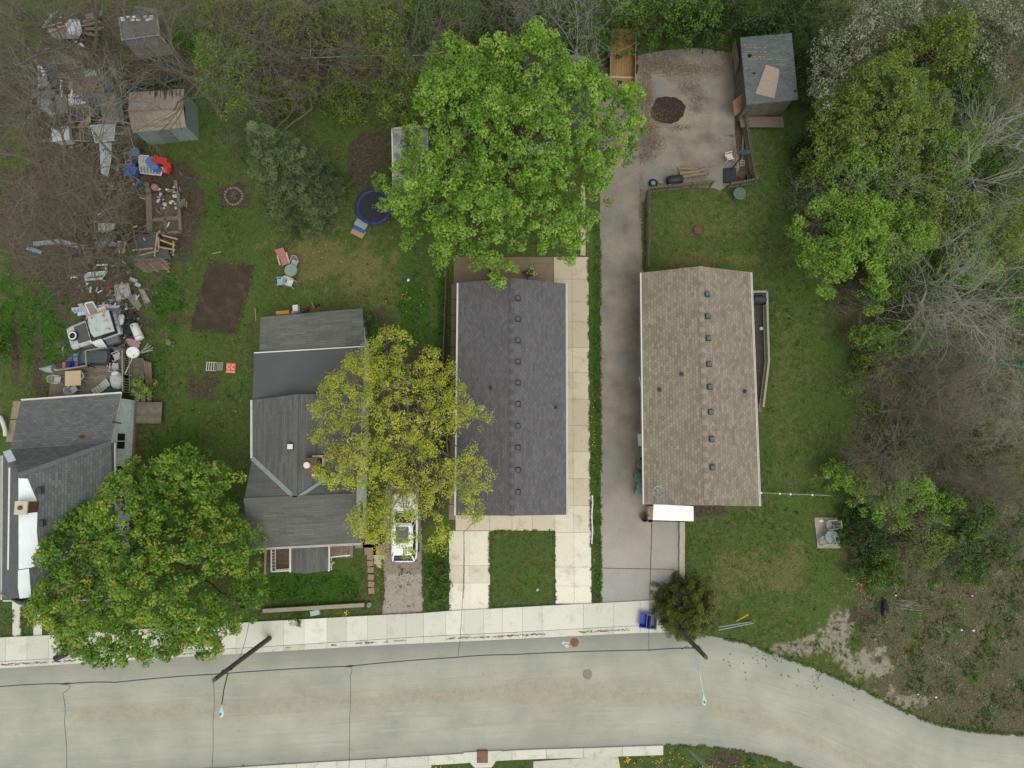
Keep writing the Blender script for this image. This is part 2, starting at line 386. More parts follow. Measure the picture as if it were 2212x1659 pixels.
# ground: one fine sheet under the picture, wide outer sheets to the horizon
gx = np.arange(-56, 56.01, 0.4); gy = np.arange(-40, 56.01, 0.4)
X, Y = np.meshgrid(gx, gy); nx, ny = len(gx), len(gy)
V = np.stack([X.ravel(), Y.ravel(), np.zeros(X.size)], 1)
PXg, PYg = topx(V[:, 0], V[:, 1])
ii = (np.arange(ny - 1)[:, None] * nx + np.arange(nx - 1)[None, :]).ravel()
F = np.stack([ii, ii + 1, ii + nx + 1, ii + nx], 1)
far = [(-900, -900), (900, -900), (900, 900), (-900, 900)]; inn = [(-56, -40), (gx[-1], -40), (gx[-1], gy[-1]), (-56, gy[-1])]
nb = len(V); V = np.vstack([V, [(a, b, 0) for a, b in inn + far]])
F = np.vstack([F, [[nb + i, nb + 4 + i, nb + 4 + (i + 1) % 4, nb + (i + 1) % 4] for i in range(4)]])
def ground_mat():
    m, t, b = nodes("lawn_and_soil", 0.95, 0.1); v = ocoord(t)
    nA, nB, nC = noise(t, v, 0.45, 5), noise(t, v, 2.6, 5, .7), noise(t, v, 14, 3, .7)
    g = ramp(t, nB, [(0.28, A(62, 78, 38)), (0.5, A(84, 98, 52)), (0.72, A(116, 120, 72))])
    g = mix(t, sstep(t, nA, .4, .65), g, ramp(t, nC, [(0.3, A(62, 86, 36)), (0.7, A(98, 118, 58))]))
    lush = ramp(t, nC, [(0.25, A(36, 66, 16)), (0.5, A(58, 96, 28)), (0.75, A(84, 126, 40))])
    dry = ramp(t, nC, [(0.25, A(88, 88, 50)), (0.5, A(118, 112, 72)), (0.75, A(150, 140, 98))])
    dirt = ramp(t, noise(t, v, 5, 6, .75), [(0.28, A(58, 52, 40)), (0.5, A(84, 76, 60)), (0.72, A(118, 108, 88))])
    lit = ramp(t, noise(t, v, 7, 6, .8), [(0.25, A(60, 58, 40)), (0.45, A(90, 87, 62)), (0.6, A(112, 108, 82)), (0.78, A(146, 142, 116))])
    pale = ramp(t, nC, [(0.3, A(128, 122, 102)), (0.7, A(178, 172, 152))])
    def m2(nm, lo=.3, hi=.62, w=.55):
        return sstep(t, math_(t, 'ADD', attr(t, nm).outputs['Fac'], math_(t, 'MULTIPLY', math_(t, 'SUBTRACT', nB, 0.5), w)), lo, hi)
    col = mix(t, m2('dry', .35, .8, .9), g, dry)
    col = mix(t, m2('lush', .3, .75, .7), col, lush)
    col = mix(t, m2('litter', .35, .7, .8), col, lit)
    # green patches coming up through the litter
    gp = math_(t, 'MULTIPLY', sstep(t, noise(t, v, 0.7, 6, .7), .53, .62), 0.75)
    col = mix(t, math_(t, 'MULTIPLY', gp, attr(t, 'litter').outputs['Fac']), col, lush)
    col = mix(t, m2('dirt'), col, dirt)
    pf = sstep(t, math_(t, 'ADD', math_(t, 'MULTIPLY', attr(t, 'pale').outputs['Fac'], .75), math_(t, 'MULTIPLY', math_(t, 'SUBTRACT', noise(t, v, 2.2, 8, .78), .5), 2.4)), .36, .8)
    pf = math_(t, 'MULTIPLY', pf, sstep(t, attr(t, 'pale').outputs['Fac'], .05, .4)); col = mix(t, pf, col, pale)
    t.links.new(col, b.inputs['Base Color']); bump(t, b, nC, 0.05, .8)
    return m
ground = structure(fmesh("ground", V, F, ground_mat()))
fill = np.zeros(len(V) - nb)
for nm, a in zip(('dirt', 'dry', 'lush', 'litter', 'pale'), masks(PXg, PYg)):
    at_ = ground.data.attributes.new(nm, 'FLOAT', 'POINT'); at_.data.foreach_set('value', np.concatenate([a, fill]).astype(np.float32))

# road: dusty asphalt with soil tracked along the crown, tyre streaks
def road_mat():
    m, t, b = nodes("dusty_asphalt_road", 0.9, 0.2); v = ocoord(t)
    col = ramp(t, noise(t, v, 0.35, 5), [(0.3, A(164, 166, 149)), (0.7, A(190, 190, 170))])
    mp = N(t, "ShaderNodeMapping"); mp.inputs['Scale'].default_value = (0.2, 1.6, 1); mp.inputs['Rotation'].default_value = (0, 0, rad(-3)); t.links.new(v, mp.inputs[0])
    sx = N(t, 'ShaderNodeSeparateXYZ'); t.links.new(v, sx.inputs[0]); cb = N(t, 'ShaderNodeCombineXYZ'); t.links.new(math_(t, 'MULTIPLY', sx.outputs[0], .09), cb.inputs[0]); t.links.new(math_(t, 'MULTIPLY', attr(t, 'lane').outputs['Fac'], 13.0), cb.inputs[1])
    str_ = noise(t, cb.outputs[0], 1.6, 7, .7); st2 = noise(t, cb.outputs[0], 3.1, 6, .7)
    col = mix(t, math_(t, 'MULTIPLY', sstep(t, st2, .52, .72), .45), col, A(206, 206, 190))
    col = mix(t, math_(t, 'MULTIPLY', sstep(t, str_, .46, .72), .55), col, A(166, 160, 140))
    d = attr(t, 'dust').outputs['Fac']
    k = sstep(t, math_(t, 'ADD', d, math_(t, 'MULTIPLY', math_(t, 'SUBTRACT', noise(t, v, .9, 6, .75), .5), 1.3)), .35, .95)
    col = mix(t, math_(t, 'MULTIPLY', k, .62), col, ramp(t, noise(t, v, 2.2, 8, .75), [(.3, A(148, 140, 116)), (.7, A(194, 184, 156))]))
    e = attr(t, 'clean').outputs['Fac']
    col = mix(t, math_(t, 'MULTIPLY', e, .7), col, A(138, 140, 135))
    col = mix(t, math_(t, 'MULTIPLY', sstep(t, noise(t, v, 1.7, 8, .75), .58, .7), .35), col, A(132, 124, 104))
    col = mix(t, 1.0, col, ramp(t, noise(t, v, 16, 5, .8), [(.3, (.82,) * 3), (.7, (1.14,) * 3)]), 'MULTIPLY')
    t.links.new(col, b.inputs['Base Color']); bump(t, b, noise(t, v, 60, 2), .01, .5); return m
xs = np.concatenate([np.arange(-500, 2700.1, 22)]); rows = 26
top = np.array([yline(ROAD_TOP, x) for x in xs]); bl = sorted(ROAD_BOT); bot = np.array([yline(bl, x) for x in xs])
Vr, dust, clean, lane = [], [], [], []
for j in range(rows):
    f = j / (rows - 1)
    for i, x in enumerate(xs):
        y = top[i] + (bot[i] - top[i]) * f; p = at(x, y, 0.006); Vr.append(p)
        lane.append(f); c = 0.47 if x < 1150 else 0.47 + min(.25, (x - 1150) / 2600)
        dust.append(max(0, 1 - abs(f - c) / .2) * (0.9 if x > 150 else .6) + 0.6 * max(0, 1 - abs(f - .36) / .2) * math.exp(-((x - 1460) / 150) ** 2) + .45 * math.exp(-((x - 1160) / 110) ** 2) * min(1, max(0, (f - .3) * 6)) + (.45 if x > 1700 and (f - .45) ** 2 < .02 else 0))
        clean.append(max(0, 1 - f / .2) * (1 if 560 < x < 1500 else .6) + max(0, (f - .82) / .18) * .5)
nX = len(xs); ii = (np.arange(rows - 1)[:, None] * nX + np.arange(nX - 1)[None, :]).ravel()
road = structure(fmesh("road", np.array(Vr), np.stack([ii, ii + nX, ii + nX + 1, ii + 1], 1), road_mat()))
for nm, a in (('dust', dust), ('clean', clean), ('lane', lane)):
    q = road.data.attributes.new(nm, 'FLOAT', 'POINT'); q.data.foreach_set('value', np.array(a, np.float32))

def concrete(name, lo, mid, hi, dirtc=(0.16, 0.13, 0.1), amount=.35, sc_=1.0):
    if name in MATS: return MATS[name]
    m, t, b = nodes(name, 0.88, 0.25); v = ocoord(t)
    col = ramp(t, attr(t, 'tone').outputs['Fac'], [(0, lo), (.5, mid), (1, hi)])
    k = math_(t, 'MULTIPLY', sstep(t, noise(t, v, .8 * sc_, 7, .72), .5, .72), amount)
    col = mix(t, k, col, dirtc)
    sp = math_(t, 'MULTIPLY', sstep(t, noise(t, v, 9, 3, .6), .64, .72), .6)
    col = mix(t, sp, col, dirtc)
    col = mix(t, 1.0, col, ramp(t, noise(t, v, 18, 3), [(.3, (.88,) * 3), (.7, (1.08,) * 3)]), 'MULTIPLY')
    t.links.new(col, b.inputs['Base Color']); bump(t, b, noise(t, v, 30, 3), .01, .4)
    MATS[name] = m; return m
def slabs(name, quads, z, th, m, tones=None, gap=0.008):
    """separate cast slabs with open joints, one structure mesh"""
    V, F, T = [], [], []
    for q, quad in enumerate(quads):
        P = [at(px, py, z) for px, py in quad]; c = sum(P, Vector()) / len(P)
        P = [p + (c - p).normalized() * gap * 1.3 for p in P]; n = len(V); k = len(P)
        V += [tuple(p) for p in P] + [(p.x, p.y, z - th) for p in P]
        tn = tones[q] if tones else R.uniform(.2, .8)
        nz = (P[1] - P[0]).cross(P[2] - P[0]).z
        F.append([n + i for i in range(4)] if nz > 0 else [n + i for i in range(3, -1, -1)]); T.append(tn)
        for i in range(4):
            j = (i + 1) % 4; F.append([n + i, n + j, n + 4 + j, n + 4 + i] if nz < 0 else [n + j, n + i, n + 4 + i, n + 4 + j]); T.append(tn)
    return structure(fmesh(name, np.array(V), np.array(F), m, T))
M_walk = concrete("pavement_concrete", A(204, 203, 184), A(226, 225, 206), A(244, 244, 226), A(164, 150, 124), .4)
M_drive = concrete("driveway_concrete", A(190, 175, 148), A(222, 209, 182), A(250, 245, 222), A(160, 144, 118), .5)
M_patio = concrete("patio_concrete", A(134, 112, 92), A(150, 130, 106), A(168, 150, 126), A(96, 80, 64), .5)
M_kerb = concrete("kerb_concrete", A(208, 207, 188), A(222, 221, 202), A(234, 233, 214), A(140, 108, 84), .4, 2.0)
M_joint = mat("joint_soil", A(78, 68, 54), .95, .3, 6)
jx = [-300, -255, -210, -165, -120, -75, -30, 12, 58, 105, 150, 195, 240, 285, 330, 375, 420, 465, 510, 568, 612.5, 657, 706, 748, 794, 836, 877, 915, 963, 1002, 1045, 1085, 1128.5, 1171, 1260, 1326, 1383, 1455]
wq = []; wt_ = []
for a, b in zip(jx, jx[1:]):
    wq.append([(a, yline(WALK_TOP, a)), (b, yline(WALK_TOP, b)), (b, yline(WALK_BOT, b)), (a, yline(WALK_BOT, a))]); wt_.append(1.0 if a == 657 else R.uniform(.25, .75) + (.15 if a > 900 else 0))
slabs("pavement", wq, 0.12, 0.118, M_walk, wt_)
kq = []
for a, b in zip(jx, jx[1:]):
    o_ = 0.6; kq.append([(a, yline(WALK_BOT, a) + o_), (b, yline(WALK_BOT, b) + o_), (b, yline(ROAD_TOP, b)), (a, yline(ROAD_TOP, a))])
slabs("kerb", kq, 0.124, 0.13, M_kerb, None, .006)
# soil packed in the gutter seam of the kerb
V, F = [], []
for i in range(900):
    x = R.uniform(0, 1400)
    if snoise(np.array([x]), np.array([0.]), 5, .03)[0] < -.25 and x > 250: continue
    y = yline(WALK_BOT, x) * .5 + yline(ROAD_TOP, x) * .5 + R.gauss(0, 1.1); L = R.uniform(2, 9); w = R.uniform(.4, 1.1); s = (yline(ROAD_TOP, x + 10) - yline(ROAD_TOP, x)) / 10
    n = len(V); V += [tuple(at(x + dx, y + s * dx + dy, .127 + .00002 * i)) for dx, dy in ((0, 0), (L * .5, w), (L, 0), (L * .5, -w))]; F.append([n, n + 1, n + 2, n + 3])
tag(fmesh("gutter_soil", np.array(V), np.array(F), mat("gutter_dirt", A(128, 104, 80), .95, .3, 5)), "brown soil and dead leaves caught along the kerb seam", "soil", kind='stuff')
slabs('drain_apron', [[(1000, 1626), (1084, 1621.5), (1068, 1650), (1018, 1652)], [(1018, 1652), (1068, 1650), (1062, 1658), (1026, 1659)]], 0.098, .1, M_kerb, [.5, .5])
kb = [(-300, 1702), (0, 1686), (553, 1655), (640, 1649.5), (728, 1644), (790, 1640.5), (835, 1638), (925, 1632.5), (1013, 1627), (1060, 1624), (1106, 1621), (1180, 1618), (1260, 1616), (1345, 1613), (1433, 1610)]
slabs("far_kerb", [[(a[0], a[1] + .5), (b[0], b[1] + .5), (b[0], b[1] + 21), (a[0], a[1] + 21)] for a, b in zip(kb, kb[1:])], 0.10, 0.1, M_kerb, None, .008)
slabs("far_drive", [[(553, 1677), (931, 1653), (931, 1720), (553, 1720)], [(1152, 1645), (1335, 1632), (1352, 1720), (1152, 1720)]], 0.03, .03, M_kerb, [.1, 0.0])
# concrete drive and walks of the dark-roofed bungalow
ly = [1143, 1147, 1222, 1259.5, 1319]
dq = [[(970 + dx0, a), (970 + dx1, a), (970 + dx1, b), (970 + dx0, b)] for a, b in zip(ly[1:], ly[2:]) for dx0, dx1 in ((0, 34), (34, 45), (45, 88.5))]
dt = [.75, .8, .9, .6, .8, .7, .95, .95, 1.0]
ry = [555, 603, 652, 695, 751, 805, 862, 919, 976, 1034, 1092, 1150, 1225, 1266, 1304]
tn = [.35, .3, .35, .3, .55, .5, .3, .35, .55, .5, .7, .85, .95, 1.0]
for i, (a, b) in enumerate(zip(ry, ry[1:])):
    f0, f1 = (a - 555) / 750, (b - 555) / 750
    for c0, c1 in ((0, .52), (.52, 1)):
        X0 = lambda f, c: (1196 + 4 * f) + c * ((1271 + 7 * f) - (1196 + 4 * f))
        dq.append([(X0(f0, c0), a), (X0(f0, c1), a), (X0(f1, c1), b), (X0(f1, c0), b)]); dt.append(tn[i] + R.uniform(-.06, .06))
for a, b in ((984, 1058), (1058, 1106), (1106, 1150), (1150, 1199)): dq.append([(a, 1110), (b, 1110), (b, 1146.3), (a, 1146.3)]); dt.append(R.uniform(.5, .65))
slabs("concrete_drive", dq, 0.035, .035, M_drive, dt)
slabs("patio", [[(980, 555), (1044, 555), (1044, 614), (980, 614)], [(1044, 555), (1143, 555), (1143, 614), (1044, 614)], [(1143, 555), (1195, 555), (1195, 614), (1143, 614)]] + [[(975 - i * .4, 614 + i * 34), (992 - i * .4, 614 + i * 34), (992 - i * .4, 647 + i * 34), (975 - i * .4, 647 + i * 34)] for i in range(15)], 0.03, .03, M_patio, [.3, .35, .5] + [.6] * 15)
slabs("front_walk", PATCHWALK, 0.04, .04, M_kerb, [.5, .5])
slabs("path", [[(1255, 400), (1264, 400), (1265, 552), (1254, 552)]], .03, .03, M_drive, [.3])
def flat(name, poly, z, m, rag=0.0, step=8):
    """a ground sheet whose edge wanders a little"""
    P = []
    for (x1, y1), (x2, y2) in zip(poly, poly[1:] + poly[:1]):
        n = max(1, int(math.hypot(x2 - x1, y2 - y1) / step))
        for i in range(n): P.append((x1 + (x2 - x1) * i / n + R.uniform(-rag, rag), y1 + (y2 - y1) * i / n + R.uniform(-rag, rag)))
    mb = MB(); Q = [at(x, y, z) for x, y in P]
    if sum(Q[i].x * Q[(i + 1) % len(Q)].y - Q[(i + 1) % len(Q)].x * Q[i].y for i in range(len(Q))) < 0: Q.reverse()
    mb.add(Q, [list(range(len(Q)))]); return structure(mb.build(name, m))
def asph_mat():
    m, t, b = nodes("old_asphalt", .92, .15); v = ocoord(t)
    col = ramp(t, noise(t, v, .5, 6, .65), [(.3, A(122, 115, 102)), (.5, A(148, 140, 125)), (.7, A(166, 157, 140))])
    k = sstep(t, noise(t, v, .23, 4), .52, .6); col = mix(t, math_(t, 'MULTIPLY', k, .5), col, A(130, 131, 125))
    # worn paler toward the street end
    sp = N(t, "ShaderNodeSeparateXYZ"); t.links.new(v, sp.inputs[0]); f = sstep(t, math_(t, 'MULTIPLY', sp.outputs[1], -1.0), -2.0, 12.0)
    col = mix(t, math_(t, 'MULTIPLY', f, .8), col, A(202, 196, 183))
    col = mix(t, 1.0, col, ramp(t, noise(t, v, 24, 3), [(.3, (.86,) * 3), (.7, (1.12,) * 3)]), 'MULTIPLY')
    t.links.new(col, b.inputs['Base Color']); bump(t, b, noise(t, v, 50, 2), .012, .5); return m
flat("asphalt_drive", ASPH, .02, asph_mat(), .8)
M_newasph = mat("sealed_asphalt", A(178, 175, 165), .9, .08, 1.2, fine=.15)
flat("asphalt_patch", [(1299, 1228), (1466, 1230), (1467, 1297.5), (1383, 1297.8), (1299, 1301.5)], .025, M_newasph)
flat("stained_patch", [(1404 + 0, 240), (1412, 226), (1417, 212), (1432, 209), (1458, 210), (1473, 217), (1481, 230), (1477, 248), (1464, 262), (1446, 268), (1424, 264), (1408, 256)], .024, mat("burnt_soil", A(62, 52, 44), .95, .35, 4, fine=.2), 1.0, 4)
flat("gravel_drive", GRAV, .016, mat("gravel", A(160, 146, 130), .95, .22, 5, fine=.35, bmp=.02), 1.6, 5)
flat("gravel_apron", [(836, 1240), (912, 1240), (915, 1319), (828, 1324)], .021, mat("worn_apron", A(176, 166, 152), .95, .15, 3, fine=.25), 2.0, 6)
flat("sand_spill", [(806, 1200), (818, 1196), (830, 1202), (832, 1214), (826, 1228), (816, 1226), (808, 1216)], .024, mat("spilled_sand", A(206, 188, 150), .95, .15, 4, fine=.2), 2, 5)
flat("garden_plot", PLOT, .03, mat("bare_garden_soil", A(78, 66, 53), .98, .3, 1.1, A(100, 86, 70), fine=.35, bmp=.05), .8, 6)
ml = MB()                                               # hairline cracks and sealed joints in the asphalt
for pts, w in (([(1408, 1130), (1407, 1180), (1405, 1230), (1404, 1297)], .035), ([(1299, 1227), (1340, 1228), (1466, 1230)], .03), ([(1002, 1147), (1003, 1222), (1001, 1300)], .025)):
    P = []
    for (x1, y1), (x2, y2) in zip(pts, pts[1:]):
        for i in range(12): P.append(at(x1 + (x2 - x1) * i / 12 + R.uniform(-.5, .5), y1 + (y2 - y1) * i / 12, .04))
    for a, b in zip(P, P[1:]): ml.bar(a, b, w, .004)
structure(ml.build("asphalt_crack", M_joint))

# ------------------------------------------------------------------ vegetation
def leaves(name, C, per, r, size, m, seed, up=.8, aspect=.62, tones=None, flat_=1.0, jit=.16, outward=.7):
    """C: cluster centres (n,3). Every cluster gets `per` leaf quads spread in a ball of radius r"""
    g = np.random.RandomState(seed); n = len(C); T = n * per
    c = np.repeat(C, per, 0); d = g.normal(size=(T, 3)); d /= np.linalg.norm(d, axis=1)[:, None]
    rr = r * g.uniform(0.35, 1, T) ** .6 * np.repeat(g.uniform(.7, 1.25, n), per)
    p = c + d * rr[:, None] * np.array([1, 1, .75 * flat_])
    nrm = d * outward + np.array([0, 0, up]) + g.normal(size=(T, 3)) * .45; nrm /= np.linalg.norm(nrm, axis=1)[:, None]
    a = g.normal(size=(T, 3)); t = np.cross(nrm, a); t /= np.linalg.norm(t, axis=1)[:, None]; b = np.cross(nrm, t)
    s = size * g.uniform(.65, 1.25, T)[:, None]
    V = np.stack([p - t * s * .5, p + b * s * aspect * .5 - nrm * s * .1, p + t * s * .5, p - b * s * aspect * .5 - nrm * s * .1], 1).reshape(-1, 3)
    F = np.arange(T * 4).reshape(-1, 4)
    tc = g.uniform(.1, .9, n) if tones is None else tones
    tone = np.clip(np.repeat(tc, per) + g.normal(size=T) * jit, 0, 1)
    return fmesh(name, V, F, m, tone)
def crown_points(poly, z0, z1, n, seed, gap=.0, lump=.9, gs=.9, low=.3, deep=1.3, ragged=.5):
    """cluster centres in a domed crown whose outline (photo units) is poly at height z0"""
    g = np.random.RandomState(seed)
    W = np.array([at(x, y, z0)[:2] for x, y in poly]); lo, hi = W.min(0), W.max(0); wp = [tuple(q) for q in W]
    out = []; tot = 0
    dmax = None
    while tot < n:
        k = n * 3; x = g.uniform(lo[0] - .4, hi[0] + .4, k); y = g.uniform(lo[1] - .4, hi[1] + .4, k)
        ok = inpoly(x, y, wp); d = dpoly(x, y, wp) * np.where(ok, 1, -1)
        if dmax is None: dmax = d.max()
        ok = d > ragged * snoise(x, y, seed + 5, 2.2)
        if gap > 0: ok &= (snoise(x, y, seed + 1, gs) > -1 + gap * 1.4 - .35 * np.clip(d / dmax, 0, 1))
        x, y, d = x[ok], y[ok], d[ok]; e = np.clip(d / dmax, 0, 1)
        zt = z0 + (z1 - z0) * np.sqrt(np.clip(1 - (1 - e) ** 2, 0, 1)) + lump * snoise(x, y, seed + 2, 1.1, 3) * (.4 + .6 * np.clip(e * 3, 0, 1))
        zb = z0 - (z0 * .25) * np.sqrt(np.clip(e * 2, 0, 1))
        u = g.uniform(size=len(x)); z = np.where(u > low, zt - g.uniform(0, 1, len(x)) ** 1.5 * deep, zb + (zt - zb) * g.uniform(size=len(x)))
        out.append(np.stack([x, y, z], 1)); tot += len(x)
    return np.concatenate(out)[:n]
def limb(mb, a, b, r0, r1, n=6, sag=.12, rnd=None, sides=6):
    rnd = rnd or R; a, b = Vector(a), Vector(b); L = (b - a).length; P = []
    off = Vector((rnd.uniform(-1, 1), rnd.uniform(-1, 1), rnd.uniform(-.3, .6))) * L * sag
    for i in range(n + 1):
        f = i / n; P.append(a.lerp(b, f) + off * math.sin(math.pi * f) + Vector((rnd.uniform(-1, 1), rnd.uniform(-1, 1), rnd.uniform(-1, 1))) * L * .018 * (0 < f < 1))
    mb.tube(P, [r0 + (r1 - r0) * (i / n) ** .8 for i in range(n + 1)], sides, cap=False); return P
M_bark = mat("bark", A(92, 80, 64), .95, .25, 6, bmp=.03)
M_bark_pale = mat("pale_bark", A(160, 157, 142), .95, .22, 5, bmp=.02)
M_bark_mid = mat("grey_bark", A(118, 110, 94), .95, .22, 5, bmp=.02)
def leafy_tree(name, label, poly, z0, z1, n, per, r, size, m, seed, gap=0, nl=14, nsub=70, tr=.3, bark=None, group=None, cat="tree", base=None, **kw):
    lk = {k: kw.pop(k) for k in ('up', 'aspect', 'jit', 'outward') if k in kw}
    C = crown_points(poly, z0, z1, n, seed, gap, **kw); rnd = random.Random(seed)
    cen = C.mean(0)
    b0 = base if base is not None else (cen[0], cen[1])
    root = thing(name, label, cat, (b0[0], b0[1], 0), 0, group)
    top = Vector((cen[0], cen[1], z0 + (z1 - z0) * .35)); mb = MB()
    P = limb(mb, (b0[0], b0[1], -.05), top, tr, tr * .4, 8, .04, rnd, 10)
    L = []
    for k in range(nl):
        tgt = C[rnd.randrange(len(C))]; s = P[rnd.randrange(2, len(P) - 1)]
        L.append(limb(mb, s, tgt, tr * .42, .025, 7, .12, rnd))
    for k in range(nsub):
        l = L[k % nl]; s = l[rnd.randrange(2, len(l))]; cand = C[[rnd.randrange(len(C)) for _ in range(12)]]
        tgt = cand[np.argmin(np.linalg.norm(cand - np.array(s), axis=1))]
        limb(mb, s, tgt, .045, .012, 4, .12, rnd, 4)
    mb.build("trunk", bark or M_bark, root, world=True)
    adopt(leaves("crown", C, per, r, size, m, seed + 9, **lk), root)
    return root
def bare_mesh(seed, height, spread, lev=4, n0=6, fan=(5, 5, 4, 4), r0=.2, forks=None, lean=(0, 0), wig=.16, droop=0.0):
    """trunk and branches of a leafless tree; returns two builders (trunk and limbs, fine twigs)"""
    rnd = random.Random(seed); tb, tw = MB(), MB()
    def grow(p, d, L, r, k):
        n = 5 if k < 2 else 4 if k == 2 else 3; P = [p]; q = p.copy(); dd = d.copy()
        for i in range(n):
            dd = (dd + Vector((rnd.gauss(0, 1), rnd.gauss(0, 1), rnd.gauss(0, .8))) * wig + Vector((0, 0, .05 - droop * k))).normalized()
            q = q + dd * L / n; P.append(q.copy())
        re = r * .5
        (tb if k < 2 else tw).tube(P, [r + (re - r) * i / n for i in range(n + 1)], 7 if k == 0 else 5 if k == 1 else 3, cap=False)
        if k >= lev: return
        for c in range(fan[k]):
            f = rnd.uniform(.35, 1.0) if c else 1.0; i = min(n - 1, int(f * n)); s = P[i].lerp(P[i + 1], f * n - i) if f < 1 else P[-1]
            ax = (P[i + 1] - P[i]).normalized() if i + 1 < len(P) else dd
            sd_ = Vector((rnd.gauss(0, 1), rnd.gauss(0, 1), rnd.gauss(0, .7))); sd_ = (sd_ - ax * sd_.dot(ax)).normalized()
            nd = (ax * rnd.uniform(.45, 1.0) + sd_ * rnd.uniform(.55, 1.0) * (spread if k == 0 else 1)).normalized()
            if k == 0: nd = (nd + Vector((0, 0, .25))).normalized()
            grow(s, nd, L * rnd.uniform(.5, .75) if k else height * rnd.uniform(.4, .62), max(.0085, r * (1 - .5 * f) * rnd.uniform(.45, .7)), k + 1)
    grow(Vector((0, 0, -.05)), Vector((lean[0], lean[1], 1)).normalized(), height * .45, r0, 0)
    return tb, tw
BARE = {}
def bare_tree(name, label, px, py, zc, variant, rz, scale, bark, group=None, zbase=0.0):
    """a bare tree whose crown (mid height zc) is seen round (px, py); copies share meshes"""
    p = at(px, py, zc); key = (variant, bark.name)
    if key not in BARE:
        root = thing(name, label, "tree")
        tb, tw = bare_mesh(*variant_args[variant][0], **variant_args[variant][1])
        tb.build("trunk", bark, root); tw.build("branches", bark, root); BARE[key] = root; o = root
    else: o = copy_tree(BARE[key]); o.name = name
    return place(o, (p.x, p.y, zbase), rz, label, group, scale)
variant_args = {
    'oak': ((11, 11, 1.0), dict(fan=(7, 6, 5, 4), r0=.27, wig=.2)),
    'tall': ((23, 14, .7), dict(fan=(7, 6, 5, 5), r0=.3, wig=.13)),
    'wide': ((37, 9, 1.3), dict(fan=(8, 5, 5, 4), r0=.2, wig=.22)),
    'thin': ((41, 8, .9), dict(fan=(7, 6, 5, 5), r0=.13, wig=.14)),
    'fan': ((53, 7, 1.6), dict(fan=(9, 7, 5, 5), r0=.13, wig=.1, droop=.03)),
}
def conifer(name, label, cx, cy, zm, height, radius, m, seed, tiers=16, boughs=13, per=26, size=.2, label_cat="tree", blunt=.0, spray=.32, group=None, density=1.0, squash=(1, 1)):
    """needled tree: tiers of drooping boughs carrying sprays of narrow leaves"""
    rnd = random.Random(seed); p = at(cx, cy, zm); root = thing(name, label, label_cat, (p.x, p.y, 0), 0, group)
    mb = MB(); mb.tube([(p.x, p.y, -.05), (p.x + .05, p.y, height * .5), (p.x, p.y, height * .97)], [.06 + height * .022, .03 + height * .012, .02], 8); C = []; tn = []
    for t_ in range(tiers):
        f = t_ / (tiers - 1); z = height * (.06 + .92 * f); rr = radius * ((1 - f) ** (.75 - .35 * blunt)) + .12
        nb = max(4, int(boughs * (1 - .6 * f)))
        for b in range(nb):
            a = 2 * math.pi * (b + rnd.uniform(-.3, .3)) / nb + t_ * .7; L = rr * rnd.uniform(.72, 1.12)
            e = Vector((p.x + math.cos(a) * L * squash[0], p.y + math.sin(a) * L * squash[1], z - L * .12 + L * .05 * rnd.uniform(-1, 1)))
            s = Vector((p.x, p.y, z)); mb.tube([s, s.lerp(e, .5) + Vector((0, 0, -.02)), e], [.03, .02, .008], 4, cap=False)
            k = max(3, int(L / spray * 1.7 * density)); ct_ = rnd.uniform(.15, .85)
            for i in range(k):
                g = .25 + .8 * (i + rnd.random()) / k; w = (1 - g * .5) * L * .22
                q = s.lerp(e, g); C.append((q.x + rnd.uniform(-w, w) * math.sin(a), q.y + rnd.uniform(-w, w) * math.cos(a), q.z + rnd.uniform(-.05, .12))); tn.append(min(1, max(0, ct_ + rnd.uniform(-.25, .25))))
    mb.build("trunk", M_bark, root, world=True)
    adopt(leaves("crown", np.array(C), per, spray, size, m, seed, up=.5, aspect=.26, tones=np.array(tn), jit=.14, outward=1.0), root); return root

ML_maple = leafmat("maple_leaves", [A(78, 112, 34), A(108, 148, 48), A(130, 170, 60), A(164, 192, 84)], .4, 1.3)
ML_dark = leafmat("street_maple_leaves", [A(62, 94, 28), A(88, 124, 38), A(110, 142, 46), A(154, 160, 62)], .4, 1.62)
ML_gold = leafmat("budding_leaves", [A(112, 126, 40), A(144, 156, 50), A(162, 168, 58), A(186, 180, 70)], .45, 1.85)
ML_olive = leafmat("olive_leaves", [A(72, 90, 34), A(96, 116, 44), A(114, 132, 52), A(136, 146, 66)], .4, 1.55)
ML_lime = leafmat("lime_leaves", [A(78, 110, 36), A(104, 140, 48), A(124, 156, 58), A(148, 168, 70)], .4, 1.55)
ML_green = leafmat("shrub_leaves", [A(36, 58, 16), A(56, 84, 24), A(76, 106, 34), A(104, 128, 46)], .35, 1.7)
ML_deep = leafmat("deep_green_leaves", [A(28, 44, 16), A(44, 66, 24), A(58, 82, 30), A(80, 100, 40)], .35)
ML_spruce = leafmat("spruce_needles", [A(54, 70, 40), A(76, 92, 56), A(96, 110, 70), A(120, 126, 80)], .15, 1.5)
ML_yew = leafmat("yew_needles", [A(52, 60, 20), A(78, 86, 32), A(102, 108, 44), A(104, 112, 46)], .15, 1.45)
ML_bloom = leafmat("blossom", [A(64, 82, 40), A(106, 116, 76), A(142, 146, 116), A(178, 178, 152)], .3, 1.3)
ML_grass = leafmat("grass_blades", [A(58, 78, 30), A(84, 102, 46), A(112, 122, 64), A(152, 148, 100)], .3)
ML_scrub = leafmat("dry_scrub", [A(76, 70, 50), A(106, 100, 74), A(134, 128, 98), A(166, 158, 130)], .1, 1.15)
ML_weed = leafmat("weed_leaves", [A(54, 78, 30), A(72, 102, 40), A(92, 122, 52), A(118, 140, 66)], .3, 1.05)
